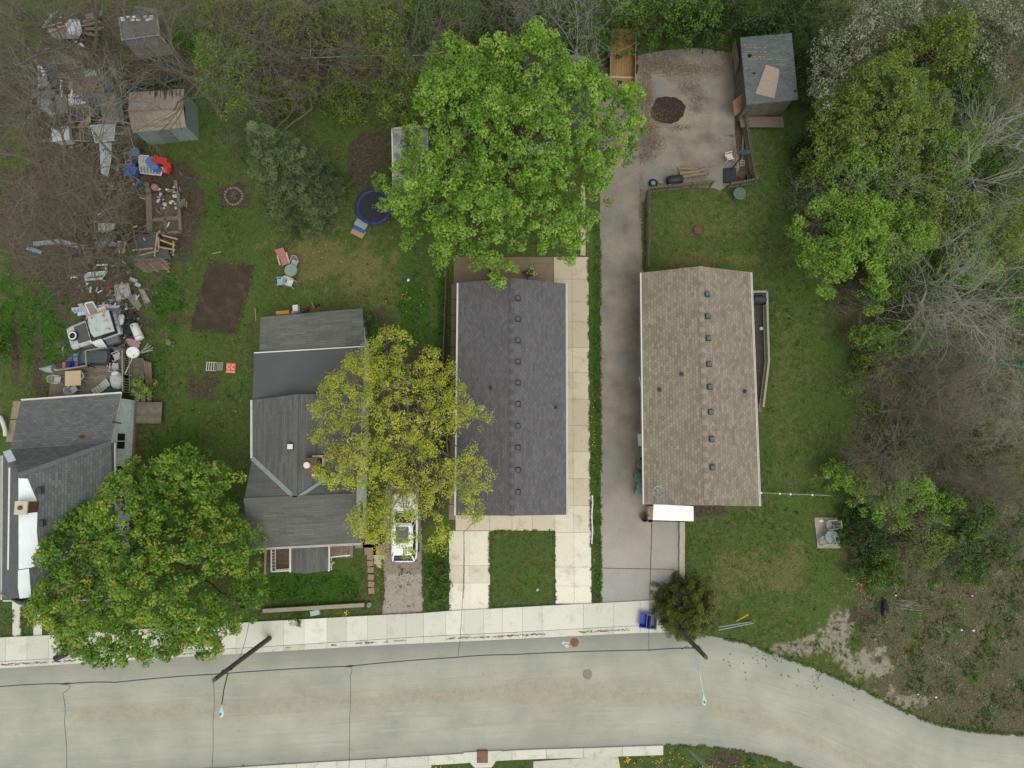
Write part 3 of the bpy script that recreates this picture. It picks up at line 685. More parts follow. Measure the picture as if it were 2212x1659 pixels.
M_deadleaf = leafmat("dead_leaves", [A(84, 68, 52), A(112, 92, 70), A(138, 116, 92), A(158, 138, 112)], .1, 1.0)

# lawns, weeds and dry scrub: uncountable cover
def hard(px, py):
    h = np.zeros(px.shape, bool)
    for p in HARD: h |= inpoly(px, py, p)
    return h
def cover(name, label, cat, n, seed, keepf, size, h, m, tonef, blades=3, wide=.35, z=0.0):
    g = np.random.RandomState(seed); px = g.uniform(-160, 2370, n); py = g.uniform(-140, 1800, n)
    ok = ~hard(px, py); px, py = px[ok], py[ok]; M = masks(px, py); k = keepf(*M, px, py) > g.uniform(size=len(px)); px, py = px[k], py[k]
    tone0 = tonef(*[a[k] for a in M], px, py)
    W = np.array([at(x, y, 0) for x, y in zip(px, py)]).reshape(-1, 3); c = np.repeat(W, blades, 0); T = len(c)
    a = g.uniform(0, 6.283, T); l = h * g.uniform(.5, 1.3, T); o = size * g.uniform(.3, 1.2, T); w = size * wide * g.uniform(.6, 1.3, T)
    dx, dy = np.cos(a), np.sin(a); b0 = c + np.stack([dx * o * .1, dy * o * .1, np.full(T, z)], 1)
    tip = c + np.stack([dx * o, dy * o, l + z], 1); mid = c + np.stack([dx * o * .55, dy * o * .55, l * .75 + z], 1); side = np.stack([-dy * w * .5, dx * w * .5, np.zeros(T)], 1)
    V = np.stack([b0, mid - side, tip, mid + side], 1).reshape(-1, 3)
    tone = np.clip(np.repeat(tone0, blades) + g.normal(size=T) * .16, 0, 1)
    return tag(fmesh(name, V, np.arange(T * 4).reshape(-1, 4), m, tone), label, cat, kind='stuff')
cover("grass", "short mown grass with worn and dry spots over the yards", "grass", 150000, 71,
      lambda d, dr, lu, li, pa, x, y: np.clip(1 - 1.1 * d - 1.0 * li - pa, 0, 1) * .9 + 0, .13, .06, ML_grass,
      lambda d, dr, lu, li, pa, x, y: .42 + .45 * dr - .25 * lu + .2 * snoise(x, y, 9, .05) + .16 * snoise(x, y, 31, .012))
cover("weeds", "clumps of fresh green weeds and clover in the lawns", "weeds", 90000, 72,
      lambda d, dr, lu, li, pa, x, y: np.clip(lu * 1.1 - .15, 0, 1) * (snoise(x, y, 13, .16) > -.35) * (1 - .8 * d) + .05 * (1 - li) * (snoise(x, y, 15, .11) > .25), .2, .12, ML_weed,
      lambda d, dr, lu, li, pa, x, y: .45 + .3 * snoise(x, y, 11, .12), 3, .6)
cover("dry_scrub", "dry straw coloured stalks and leaf litter on the bank", "scrub", 120000, 73,
      lambda d, dr, lu, li, pa, x, y: np.clip(li - .2, 0, .8) * (1 - pa), .22, .06, ML_scrub,
      lambda d, dr, lu, li, pa, x, y: .45 + .35 * snoise(x, y, 17, .08), 3, .22)
cover("ground_weeds", "patches of low green weeds among the dry litter on the bank", "weeds", 130000, 74,
      lambda d, dr, lu, li, pa, x, y: (li > .3) * np.clip(snoise(x, y, 19, .05) * 1.6 + .1 + .5 * snoise(x, y, 23, .2), 0, .9) * (1 - pa), .17, .09, ML_weed,
      lambda d, dr, lu, li, pa, x, y: .35 + .3 * snoise(x, y, 21, .12), 3, .6)
def scatter_leaves(name, label, cat, blobs, n, size, m, seed, z=.045, clip=None):
    g = np.random.RandomState(seed); P = []
    tot = sum(b[2] * b[3] * b[4] for b in blobs)
    for cx, cy, rx, ry, s in blobs:
        k = int(n * rx * ry * s / tot); q = g.normal(size=(k, 2)) * .55; P.append(np.stack([cx + q[:, 0] * rx, cy + q[:, 1] * ry], 1))
    P = np.concatenate(P); W = np.array([at(x, y, z) for x, y in P]).reshape(-1, 3)
    return tag(leaves(name, W, 2, size * .8, size, m, seed, up=2.0, flat_=.05, outward=.1), label, cat, kind='stuff')
scatter_leaves("fallen_leaves", "brown dead leaves blown over the parking pad", "fallen leaves", [(1420, 140, 70, 24, 1), (1500, 150, 60, 16, .6), (1395, 200, 16, 50, 1), (1400, 270, 26, 40, 1), (1405, 310, 30, 22, .8), (1490, 190, 26, 14, .8), (1510, 212, 22, 10, .7), (1504, 235, 16, 12, .7), (1470, 275, 34, 8, .6), (1440, 240, 30, 22, .12), (1495, 375, 36, 12, .9), (1585, 340, 10, 34, .9), (1582, 293, 18, 4, .8), (1600, 375, 20, 10, .7), (1385, 440, 5, 90, .5), (1570, 120, 26, 20, .3), (1395, 340, 18, 12, .9)], 11000, .055, M_deadleaf, 75)
scatter_leaves("mud_clod", "clods of dried mud dropped on the road bend", "mud", [(1760, 1460, 60, 26, 1), (1680, 1430, 60, 30, 1), (1640, 1415, 30, 20, .7), (1590, 1440, 40, 30, .6), (1830, 1490, 40, 16, 1)], 60, .12, mat("dried_mud", A(120, 106, 84), .95, .2, 6), 76, .03)
# grass hanging raggedly over the edges of walks and drives
EDGE = [[(553, 1343), (793, 1330), (823, 1328)], [(915, 1324), (970, 1319.5)], [(1058, 1315), (1200, 1307)], [(1278, 1303.5), (1298, 1302)], [(970, 1150), (970, 1318)], [(1058, 1148), (1058, 1314)], [(1060, 1147), (1196, 1147)], [(1197, 1150), (1200, 1306)], [(1271, 560), (1278, 1302)], [(1296, 520), (1298, 1300)], [(1478, 1130), (1478, 1270)], [(914, 1180), (915, 1322)], [(828, 1185), (824, 1326)], [(0, 1377), (70, 1374)], [(569, 1322), (787, 1310)], [(569, 1316), (787, 1303)], [(1561, 1379), (1606, 1388), (1659, 1409), (1741, 1437), (1814, 1467), (1871, 1494), (1924, 1521), (1979, 1549), (2034, 1567), (2096, 1579), (2212, 1589)], [(1739, 1659), (1659, 1637), (1606, 1624), (1518, 1612), (1440, 1611)], [(26, 1296), (27, 1374)], [(46, 1296), (46, 1374)], [(450, 564), (550, 573), (510, 722), (411, 712), (450, 564)], [(1388, 430), (1390, 585)], [(560, 1240), (740, 1236)]]
P = []; g = np.random.RandomState(79)
for ln in EDGE:
    for (x1, y1), (x2, y2) in zip(ln, ln[1:]):
        k = int(math.hypot(x2 - x1, y2 - y1) * 1.6); f = g.uniform(size=k); P.append(np.stack([x1 + (x2 - x1) * f + g.normal(size=k) * 1.3, y1 + (y2 - y1) * f + g.normal(size=k) * 1.3], 1))
P = np.concatenate(P); P = P[snoise(P[:, 0], P[:, 1], 33, .12) > -.35]; W = np.array([at(x, y, .05) for x, y in P]).reshape(-1, 3)
tag(leaves("verge_grass", W, 5, .08, .11, ML_grass, 80, up=1.2, aspect=.35, tones=g.uniform(.1, .6, len(W))), "ragged grass tufts along the edges of walks and drives", "grass", kind='stuff')
# dandelions
g = np.random.RandomState(77); P = []
for cx, cy, rx, ry, k in [(748, 1325, 5, 5, 14), (1357, 1641, 8, 7, 26), (1430, 1640, 40, 12, 26), (1540, 1655, 70, 8, 24), (945, 1660, 16, 4, 10), (815, 1265, 12, 30, 6), (1283, 930, 4, 60, 14), (900, 660, 60, 50, 20), (720, 540, 100, 40, 9), (1850, 1260, 16, 14, 16), (2170, 1210, 30, 40, 10), (450, 900, 60, 50, 10), (1283, 1100, 4, 120, 6)]:
    q = g.normal(size=(k, 2)) * .6; P.append(np.stack([cx + q[:, 0] * rx, cy + q[:, 1] * ry], 1))
W = np.array([at(x, y, .12) for x, y in np.concatenate(P)])
tag(leaves("dandelion", W, 2, .02, .06, leafmat("dandelion_petals", [A(196, 160, 20), A(236, 204, 30)], .1), 78, up=3, aspect=1.0, flat_=.2, outward=.1), "yellow dandelion heads scattered in the grass", "flowers", kind='stuff')

# ------------------------------------------------------------------ trees and shrubs, placed from the photo
MAPLE = [(1110, 108), (1120, 75), (1148, 58), (1180, 82), (1212, 112), (1235, 150), (1290, 150), (1290, 182), (1335, 196), (1362, 210), (1385, 185), (1388, 225), (1380, 260), (1408, 300), (1370, 312), (1345, 345), (1320, 352), (1318, 400), (1305, 440), (1290, 470), (1270, 500), (1250, 520), (1225, 560), (1195, 548), (1165, 558), (1130, 570), (1115, 590), (1060, 602), (1045, 580), (1010, 575), (985, 570), (950, 575), (930, 540), (880, 545), (862, 500), (838, 460), (835, 440), (850, 420), (818, 392), (850, 380), (872, 345), (880, 310), (890, 265), (905, 225), (915, 180), (935, 150), (985, 125), (1030, 120), (1060, 95)]
t = leafy_tree("maple_tree", "huge bright green maple, the biggest crown, behind the dark-roofed bungalow", MAPLE, 6.0, 10.5, 1500, 46, .4, .19, ML_maple, 101, .08, nl=18, nsub=90, tr=.42, lump=1.3, deep=1.6)
GOLD = [(845, 708), (870, 720), (888, 735), (905, 760), (935, 757), (965, 770), (978, 812), (1015, 830), (1030, 865), (1060, 890), (1032, 915), (1040, 950), (1052, 1015), (1070, 1048), (1048, 1075), (1030, 1105), (985, 1125), (975, 1155), (960, 1190), (935, 1195), (905, 1180), (870, 1190), (845, 1180), (825, 1195), (800, 1160), (760, 1150), (742, 1130), (750, 1090), (720, 1075), (700, 1040), (672, 1020), (705, 1000), (690, 960), (668, 945), (690, 920), (672, 880), (662, 860), (690, 830), (720, 800), (740, 768), (775, 760), (790, 735)]
leafy_tree("budding_tree", "yellow-green tree just leafing out between the two grey roofs, over the white car", GOLD, 6.0, 9.0, 1500, 24, .3, .115, ML_gold, 102, .46, nl=24, nsub=200, tr=.24, bark=M_bark_mid, base=tuple(at(905, 985, 0)[:2]), lump=1.0, gs=1.5, low=.3)
SM = [(470, 975), (500, 1000), (512, 1045), (490, 1080), (505, 1110), (540, 1140), (560, 1195), (535, 1230), (570, 1290), (548, 1325), (545, 1350), (510, 1365), (488, 1392), (465, 1400), (440, 1418), (420, 1400), (395, 1400), (360, 1415), (330, 1400), (310, 1420), (290, 1410), (255, 1428), (205, 1430), (195, 1400), (160, 1410), (130, 1385), (140, 1350), (90, 1355), (88, 1300), (86, 1250), (102, 1220), (92, 1205), (116, 1170), (138, 1130), (170, 1100), (200, 1085), (232, 1060), (250, 1040), (285, 1010), (310, 985), (345, 1005), (370, 980), (420, 965), (440, 972)]
leafy_tree("street_maple", "round dark green maple at the pavement, hiding the front of the white house", SM, 5.0, 8.8, 1300, 42, .38, .19, ML_dark, 103, .06, nl=16, nsub=70, tr=.34, lump=1.1)
conifer("spruce_tree", "grey-green spruce on the back lawn beside the trampoline", 655, 412, 1.0, 10.8, 3.0, ML_spruce, 104, tiers=24, boughs=18, per=34, size=.17, spray=.27, density=1.15)
conifer("yew_bush", "round clipped yew at the kerb by the wooden pole", 1483, 1318, 1.2, 4.0, 1.95, ML_yew, 105, tiers=15, boughs=18, per=40, size=.17, blunt=1.0, spray=.24, label_cat="bush")
def blobpoly(cx, cy, rx, ry, seed, n=22, amp=.18):
    r = random.Random(seed); ph = [r.uniform(0, 6.28) for _ in range(4)]; o = []
    for i in range(n):
        a = 2 * math.pi * i / n; k = 1 + amp * (math.sin(2 * a + ph[0]) * .5 + math.sin(3 * a + ph[1]) * .6 + math.sin(7 * a + ph[2]) * .5)
        o.append((cx + rx * k * math.cos(a), cy + ry * k * math.sin(a)))
    return o
lt = leafy_tree
lt("sapling", "yellow-green sapling behind the white flat roof beside the big maple", blobpoly(868, 205, 50, 100, 1), 3.5, 5.5, 280, 22, .32, .15, ML_olive, 110, .25, nl=9, nsub=40, tr=.1)
lt("young_tree", "lime young tree at the top left edge of the big maple", blobpoly(980, 160, 62, 66, 2), 6.2, 8.5, 170, 30, .36, .17, ML_lime, 111, .15, nl=9, nsub=30, tr=.14)
lt("ash_tree", "thin lime-leaved tree right of the small tan shed", blobpoly(500, 165, 66, 90, 3), 4.0, 6.5, 330, 20, .34, .14, ML_lime, 112, .4, nl=10, nsub=70, tr=.13, bark=M_bark_mid)
lt("garden_tree", "loose olive tree at the top between bare limbs, above the ash", blobpoly(560, 60, 120, 66, 4), 5.0, 7.5, 330, 18, .36, .15, ML_olive, 113, .4, nl=12, nsub=80, tr=.15, bark=M_bark_mid)
lt("bramble_tree", "olive tree along the top edge, by the blue flowers", blobpoly(800, 70, 110, 78, 5), 3.5, 6, 380, 20, .34, .15, ML_olive, 114, .38, nl=10, nsub=70, tr=.13, bark=M_bark_mid)
lt("hedgerow_tree", "mid green tree at the top edge left of the dump bed", blobpoly(1230, 60, 90, 62, 6), 2.5, 5, 250, 22, .34, .15, ML_green, 115, .3, nl=10, nsub=60, tr=.13)
lt("hedgerow_tree", "bushy green tree overhanging the top of the parking pad", blobpoly(1420, 48, 120, 58, 7), 2.6, 5.5, 420, 26, .36, .16, ML_green, 116, .18, nl=10, nsub=50, tr=.15)
lt("thicket_tree", "dark green thicket tree along the top, left of the blue-grey shed", blobpoly(1540, 45, 100, 58, 8), 2.0, 4.2, 400, 26, .34, .15, ML_deep, 117, .15, nl=10, nsub=40, tr=.12)
lt("thicket_tree", "dark green thicket tree behind the blue-grey shed", blobpoly(1690, 30, 80, 50, 9), 1.8, 3.6, 300, 26, .34, .15, ML_deep, 118, .15, nl=9, nsub=30, tr=.12)
lt("hazel_bush", "dark bush pressed against the right side of the blue-grey shed", blobpoly(1748, 150, 28, 100, 10), 1.2, 2.2, 200, 24, .3, .14, ML_deep, 119, .12, nl=7, nsub=20, tr=.06, cat="bush")
lt("blossom_tree", "white-blossomed tree right of the blue-grey shed", [(1745, 250), (1735, 200), (1752, 150), (1760, 110), (1800, 70), (1830, 30), (1890, 5), (1960, -10), (2010, 20), (2000, 70), (1940, 95), (1890, 110), (1850, 160), (1800, 200), (1790, 260), (1760, 290)], 4.5, 6.5, 420, 26, .34, .13, ML_bloom, 120, .2, nl=14, nsub=60, tr=.16, bark=M_bark_mid)
lt("blossom_tree", "grey-white blossoming tree in the top right corner", blobpoly(2130, 60, 110, 90, 11), 4.5, 6.5, 330, 24, .36, .13, ML_bloom, 121, .32, nl=12, nsub=60, tr=.16, bark=M_bark_mid)
lt("blossom_tree", "small pale blossom tree between the olive crown and the bare limbs", blobpoly(2010, 240, 40, 42, 12), 3.8, 5, 80, 24, .34, .13, ML_bloom, 122, .3, nl=7, nsub=30, tr=.1, bark=M_bark_mid)
lt("olive_tree", "broad olive-green tree in the wood right of the shed, in front of the blossom", [(1755, 270), (1770, 220), (1800, 185), (1840, 150), (1880, 140), (1930, 130), (1985, 160), (2030, 190), (2050, 240), (2045, 300), (2000, 330), (1940, 350), (1880, 345), (1830, 370), (1790, 385), (1765, 340)], 5.0, 7.5, 780, 32, .36, .16, ML_olive, 123, .15, nl=14, nsub=60, tr=.22)
lt("olive_tree", "olive tree at the top right between two blossoming trees", blobpoly(2010, 100, 80, 56, 13), 5.0, 7, 280, 26, .36, .16, ML_olive, 124, .25, nl=10, nsub=50, tr=.16)
lt("lime_tree", "light green tree overhanging the right lawn edge", [(1716, 470), (1732, 440), (1762, 440), (1782, 385), (1808, 425), (1846, 396), (1890, 440), (1960, 430), (1930, 500), (1965, 560), (1900, 590), (1925, 650), (1870, 672), (1820, 650), (1790, 630), (1765, 605), (1742, 580), (1725, 590), (1735, 545), (1728, 510)], 4.6, 6.6, 900, 28, .34, .15, ML_lime, 125, .28, nl=14, nsub=60, tr=.2)
lt("wood_tree", "mid green tree behind the light green one in the wood", blobpoly(1935, 480, 80, 90, 14), 3.5, 5.5, 420, 26, .36, .16, ML_olive, 126, .2, nl=10, nsub=40, tr=.16)
lt("wood_tree", "green tree under pale bare branches at the right of the wood", blobpoly(2050, 460, 75, 80, 15), 3.5, 5.5, 330, 24, .36, .16, ML_olive, 127, .25, nl=10, nsub=40, tr=.16)
lt("wood_tree", "green tree below the olive crown, above the pale dead limbs", blobpoly(1860, 400, 80, 60, 16), 3.0, 5, 330, 26, .36, .16, ML_green, 128, .18, nl=10, nsub=40, tr=.14)
lt("wood_tree", "shaded green tree low in the wood, left of the pale snag", blobpoly(1980, 610, 66, 60, 17), 2.2, 4, 250, 24, .34, .15, ML_green, 129, .22, nl=8, nsub=30, tr=.12)
lt("wood_tree", "green tree at the right edge of the wood, below the corner blossom", blobpoly(2150, 330, 80, 90, 18), 2.5, 4.5, 260, 22, .36, .15, ML_green, 130, .32, nl=8, nsub=40, tr=.13)
lt("elder_bush", "dark bush at the right lawn edge above the light green tree", blobpoly(1752, 335, 30, 40, 19), .9, 1.7, 110, 26, .3, .14, ML_deep, 131, .1, nl=6, nsub=12, tr=.05, cat="bush")
lt("elder_bush", "small lime bush in the bare brush right of the tan bungalow", blobpoly(1890, 740, 46, 40, 20), 1.8, 3.0, 130, 24, .32, .14, ML_lime, 132, .25, nl=7, nsub=24, tr=.07, cat="bush")
lt("elder_bush", "yellow-green bush at the end of the white-post fence", blobpoly(1835, 1035, 38, 40, 21), 1.8, 3, 120, 26, .32, .15, ML_lime, 133, .2, nl=7, nsub=20, tr=.07, cat="bush")
lt("elder_bush", "wide bright green bush below the bare brush at the right", blobpoly(1960, 1080, 100, 60, 22), 1.8, 3.2, 330, 26, .34, .16, ML_lime, 134, .2, nl=9, nsub=30, tr=.09, cat="bush")
lt("elder_bush", "dark green bush right of the stone patio", blobpoly(1860, 1150, 50, 60, 23), .9, 1.8, 200, 24, .3, .14, ML_deep, 135, .18, nl=7, nsub=18, tr=.06, cat="bush")
lt("elder_bush", "green bush below the stone patio, by the loose stones", blobpoly(1900, 1225, 56, 44, 24), .8, 1.6, 180, 24, .3, .14, ML_green, 136, .25, nl=7, nsub=18, tr=.06, cat="bush")
lt("elder_bush", "low green thicket at the right edge above the dry bank", blobpoly(2120, 1200, 90, 70, 25), .7, 1.4, 260, 24, .32, .14, ML_green, 137, .35, nl=8, nsub=20, tr=.06, cat="bush")
lt("elder_bush", "pale leafed bush in the bare brush, left of the bare fan tree", blobpoly(1880, 830, 50, 50, 26), 1.0, 2, 110, 22, .32, .14, ML_olive, 138, .4, nl=7, nsub=24, tr=.06, cat="bush")
lt("house_shrub", "dark shrub against the back corner of the porch house", blobpoly(799, 695, 16, 30, 27), .9, 1.5, 70, 26, .24, .1, ML_green, 139, .05, nl=5, nsub=8, tr=.03, cat="bush")
lt("hedge_shrub", "tall green shrub in the strip left of the concrete drive", blobpoly(945, 1270, 20, 48, 28), .7, 1.2, 90, 26, .24, .12, ML_weed, 140, .15, nl=5, nsub=8, tr=.03, cat="bush")
lt("deck_shrub", "yellow-green shrub growing beside the wooden steps of the white house", blobpoly(298, 828, 26, 16, 29), 1.4, 2.0, 50, 22, .22, .11, ML_lime, 141, .25, nl=5, nsub=12, tr=.03, cat="bush")
lt("verge_shrub", "feathery green sprig leaning over the pavement edge", blobpoly(650, 1342, 22, 16, 30), .45, .8, 26, 18, .16, .09, ML_weed, 142, .3, nl=5, nsub=12, tr=.02, cat="bush")
lt("edge_bush", "green bush at the far left edge by the dirt track", blobpoly(4, 745, 16, 30, 31), 1.2, 2, 50, 24, .26, .13, ML_green, 143, .1, nl=5, nsub=10, tr=.04, cat="bush")
lt("flower_bush", "pale flowering bush beside the leaning wooden pallets", blobpoly(341, 737, 12, 10, 32), .6, 1.0, 26, 20, .16, .08, ML_bloom, 144, .1, nl=4, nsub=8, tr=.02, cat="bush")
lt("blue_flower_thicket", "thicket dotted with pale blue flowers at the top edge", blobpoly(775, 25, 68, 34, 33), 1.2, 2.0, 160, 22, .3, .08, leafmat("blue_flowers", [A(70, 84, 66), A(96, 118, 124), A(120, 146, 166), A(136, 166, 190)], .2), 145, .25, nl=7, nsub=20, tr=.05, cat="bush")
bt = bare_tree
bt("bare_oak", "massive bare tree, thick trunk between the two sheds at the top left", 92, 50, 8, 'tall', 0.4, 1.05, M_bark_mid)
bt("bare_oak", "big bare tree spreading over the scrap at the left edge", 90, 300, 7, 'oak', 1.2, 1.0, M_bark_mid)
bt("bare_oak", "bare tree over the brown yard at the left, below the scrap heap", 160, 430, 6, 'wide', 2.1, .95, M_bark_mid)
bt("bare_oak", "bare tree in the left corner near the faded boards", 60, 520, 6.5, 'oak', 3.3, .8, M_bark_mid)
bt("bare_oak", "bare tree just right of the tan shed, limbs over the lawn", 370, 130, 7.5, 'oak', 4.4, .95, M_bark_mid)
bt("bare_ash", "bare tree at the top left corner, fine twigs", 70, 90, 6, 'thin', .5, 1.2, M_bark_mid)
bt("bare_ash", "bare forked tree growing from behind the blue slide", 165, 275, 5, 'thin', 2.5, 1.0, M_bark_pale)
bt("bare_elm", "bare sprawling tree above the green tarp at the top", 632, 120, 6, 'wide', 1.0, 1.0, M_bark_mid)
bt("bare_elm", "bare tree at the top, left of the sprawling one", 520, 70, 7, 'thin', 3.0, 1.3, M_bark_mid)
bt("bare_elm", "bare tree behind the maple at the top centre", 1190, 40, 6.5, 'thin', 4.0, 1.1, M_bark_mid)
bt("bare_elm", "bare slender tree at the top edge near the dump bed", 1265, 50, 6, 'thin', 5.0, 1.0, M_bark_pale)
bt("bare_elm", "bare twiggy tree at the top edge, over the blue flowers", 860, 40, 6.5, 'thin', 1.6, 1.0, M_bark_mid)
bt("dead_tree", "pale dead tree, whitish limbs arching in the middle of the right wood", 1980, 350, 6.5, 'wide', .3, .85, M_bark_pale)
bt("dead_tree", "pale dead tree at the right edge of the wood, upper one", 2140, 300, 6.5, 'oak', 2.6, .75, M_bark_pale)
bt("dead_tree", "pale dead tree reaching over the light green crown", 2050, 540, 6.5, 'wide', 2.0, .9, M_bark_pale)
bt("dead_tree", "pale dead tree with forking limbs above the green netting fence", 2110, 670, 6, 'oak', 5.2, .8, M_bark_pale)
bt("bare_sumac", "grey bare fan of branches leaning left over the lawn edge", 1960, 870, 3.2, 'fan', .2, .95, M_bark_mid)
bt("bare_sumac", "bare brushy tree in the middle of the right-hand bank", 2060, 940, 3, 'fan', 2.2, .8, M_bark_mid)
bt("bare_sumac", "bare shrubby tree below the green netting", 2130, 840, 2.8, 'fan', 4.0, .75, M_bark_pale)
bt("bare_sumac", "bare leaning tree stretching toward the white-post fence", 1920, 990, 3, 'fan', 3.4, .7, M_bark_mid)
bt("bare_sumac", "bare thin tree by the loose stones, branches to the right", 2010, 1180, 2.6, 'thin', 5.1, .55, M_bark_mid)
bt("bare_sumac", "bare little tree at the right edge among low weeds", 2160, 1090, 2.6, 'fan', 1.1, .6, M_bark_mid)
bt("bare_sumac", "bare stem bent over beside the netting, upper right bank", 2190, 130, 5, 'fan', .9, .8, M_bark_mid)
for args in (("wood_tree", "lime tree between the light green crown and the wood behind it", 1955, 500, 62, 62, 70, 4.2, 6.2, 300, ML_lime), ("wood_tree", "yellowish tree right of the broad olive crown", 2045, 330, 60, 60, 71, 4, 6, 240, ML_lime), ("wood_tree", "lime tree joining the olive crown to the light green crown", 1850, 375, 66, 40, 72, 4, 5.8, 240, ML_lime), ("elder_bush", "fresh green bush at the foot of the netting, left end", 1985, 720, 56, 40, 73, 1.4, 2.4, 180, ML_lime), ("elder_bush", "fresh green bush in the middle of the bare brush", 1950, 960, 54, 36, 74, 1.2, 2.2, 130, ML_green), ("wood_tree", "green tree filling the gap between the broad olive crown and the light green one", 1800, 345, 62, 56, 50, 2.6, 4.4, 260, ML_olive), ("wood_tree", "olive tree behind the upper pale dead limbs", 1965, 390, 74, 56, 51, 2.8, 4.6, 280, ML_olive), ("wood_tree", "loose green tree below the corner blossom at the right", 2090, 190, 70, 60, 52, 3, 4.8, 240, ML_green), ("wood_tree", "green tree at the right edge, level with the light green crown", 2170, 490, 60, 74, 53, 2.6, 4.4, 230, ML_olive), ("wood_tree", "lime tree under the lower pale dead limbs", 2085, 575, 66, 52, 54, 2.4, 4, 220, ML_lime), ("wood_tree", "green tree between the light green crown and the brush", 1900, 600, 50, 62, 55, 2.4, 4, 210, ML_green), ("wood_tree", "low green tree at the right edge above the netting", 2160, 650, 60, 46, 56, 1.8, 3, 140, ML_green), ("elder_bush", "spreading green bush in the lower right brush, beside the wide bright one", 2070, 1110, 84, 44, 57, 1.0, 2.0, 240, ML_green), ("elder_bush", "loose green bush below the wide bright one", 2000, 1180, 70, 40, 58, .8, 1.6, 170, ML_olive), ("elder_bush", "low olive bush in the bare brush at the far right", 2150, 960, 60, 50, 59, .8, 1.6, 120, ML_olive), ("thicket_tree", "low olive thicket below the green canoe", 745, 205, 66, 46, 60, 1.8, 3.2, 200, ML_olive), ("thicket_tree", "sparse low thicket above the spruce", 610, 215, 62, 40, 61, 1.8, 3, 130, ML_olive), ("thicket_tree", "green thicket at the top edge between the white rails", 690, 50, 60, 50, 62, 2.6, 4.4, 200, ML_green), ("thicket_tree", "dark thicket at the top edge right of the blue flowers", 960, 45, 90, 46, 63, 2.4, 4.2, 260, ML_green), ("thicket_tree", "dark thicket at the top edge above the big maple", 1090, 30, 70, 40, 64, 2.4, 4, 190, ML_deep)):
    nm, lb, cx, cy, rx, ry, sd_, z0, z1, n_, m_ = args; lt(nm, lb, blobpoly(cx, cy, rx, ry, sd_), z0, z1, n_, 24, .36, .15, m_, 200 + sd_, .3, nl=8, nsub=30, tr=.1, bark=M_bark_mid, cat="bush" if "bush" in nm else "tree")
bt("bare_elm", "bare twiggy tree right of the skylight shed, over the dark grass", 450, 60, 6.5, 'thin', 2.2, 1.15, M_bark_mid); bt("bare_elm", "bare grey tree above the green canoe", 740, 70, 6, 'oak', .8, .7, M_bark_mid)
bt("bare_ash", "bare twiggy tree at the left edge beside the scrap heap", 30, 210, 5.5, 'thin', 4.1, 1.2, M_bark_mid); bt("bare_ash", "bare twiggy tree between the white drawer unit and the lean-to", 200, 540, 4.5, 'thin', 3.6, .95, M_bark_mid)
bt("bare_sumac", "bare fan of twigs between lawn edge and the netting", 2010, 800, 2.8, 'fan', 5.4, .8, M_bark_mid); bt("bare_sumac", "bare brush right of the grey fan, lower bank", 2120, 1010, 2.6, 'fan', 2.9, .75, M_bark_mid)
# woodland floor plants
def undergrowth(name, label, polys, n, m, seed, zlo, zhi, thr, size=.13, r=.28, per=14):
    g = np.random.RandomState(seed); P = []
    for poly in polys:
        q = np.array(poly); x = g.uniform(q[:, 0].min(), q[:, 0].max(), n); y = g.uniform(q[:, 1].min(), q[:, 1].max(), n)
        ok = inpoly(x, y, poly) & (snoise(x, y, seed, .03) > thr) & ~hard(x, y); P.append(np.stack([x[ok], y[ok]], 1))
    P = np.concatenate(P); W = np.array([at(x, y, 0) for x, y in P]); W[:, 2] = g.uniform(zlo, zhi, len(W))
    return tag(leaves(name, W, per, r, size, m, seed + 3, up=1.0), label, "undergrowth", kind='stuff')
undergrowth("undergrowth", "low green undergrowth on the floor of the right-hand wood", [[(1740, 0), (2230, -40), (2230, 640), (1960, 660), (1850, 640), (1760, 500)]], 3600, ML_green, 151, .1, .8, -.55, .12, .26, 12)
undergrowth("bank_undergrowth", "patchy green undergrowth on the lower right bank", [[(1830, 660), (2230, 640), (2230, 1260), (1880, 1260), (1840, 1000)]], 2200, ML_green, 152, .05, .4, .1, .09, .22, 12)
undergrowth("brush", "dark green brush along the top boundary", [[(420, -30), (1760, -30), (1760, 60), (1580, 100), (1390, 120), (1300, 110), (900, 120), (600, 150), (450, 120)]], 1700, ML_deep, 153, .1, .9, -.45)
undergrowth("yard_brush", "sparse green growth under the bare trees at the top left", [[(-30, -30), (420, -30), (430, 120), (560, 260), (440, 300), (400, 180), (330, 40), (90, 20), (60, 300), (-30, 330)]], 600, ML_green, 154, .05, .4, .0, .11, .24, 10)

# ------------------------------------------------------------------ buildings
S_dark = shingle("charcoal_shingles", A(103, 101, 102), A(119, 117, 118), A(88, 86, 87), .3, .155, .12, A(112, 108, 106))
S_tan = shingle("tan_shingles", A(162, 153, 134), A(138, 126, 109), A(116, 108, 94), .3, .19, .12, A(150, 146, 124))
S_old = shingle("weathered_shingles", A(120, 122, 114), A(102, 105, 98), A(86, 88, 83), .9, .18, .45, A(130, 128, 118), .1)
S_main = shingle("grey_shingles", A(104, 104, 99), A(118, 118, 113), A(90, 90, 86), .9, .16, .2, A(108, 108, 102), .1)
S_white = shingle("patchy_grey_shingles", A(104, 109, 107), A(124, 128, 126), A(80, 84, 84), .34, .17, .35, A(106, 100, 96))
S_shed = shingle("blue_grey_shingles", A(97, 104, 103), A(113, 119, 117), A(74, 80, 80), .3, .17, .35, A(120, 124, 122))
M_mem = mat("roof_membrane", A(92, 95, 94), .85, .1, .5, fine=.08)
M_white = mat("white_metal", A(236, 236, 232), .5, .06, 3)
M_gutter = mat("white_gutter", A(240, 236, 226), .5, .08, 2)
M_brick = mat("red_brick", A(128, 84, 70), .9, .25, 9, fine=.25)
M_siding = planks("white_siding", A(232, 244, 240), A(240, 250, 246), .2, 12, A(190, 202, 200), .6)
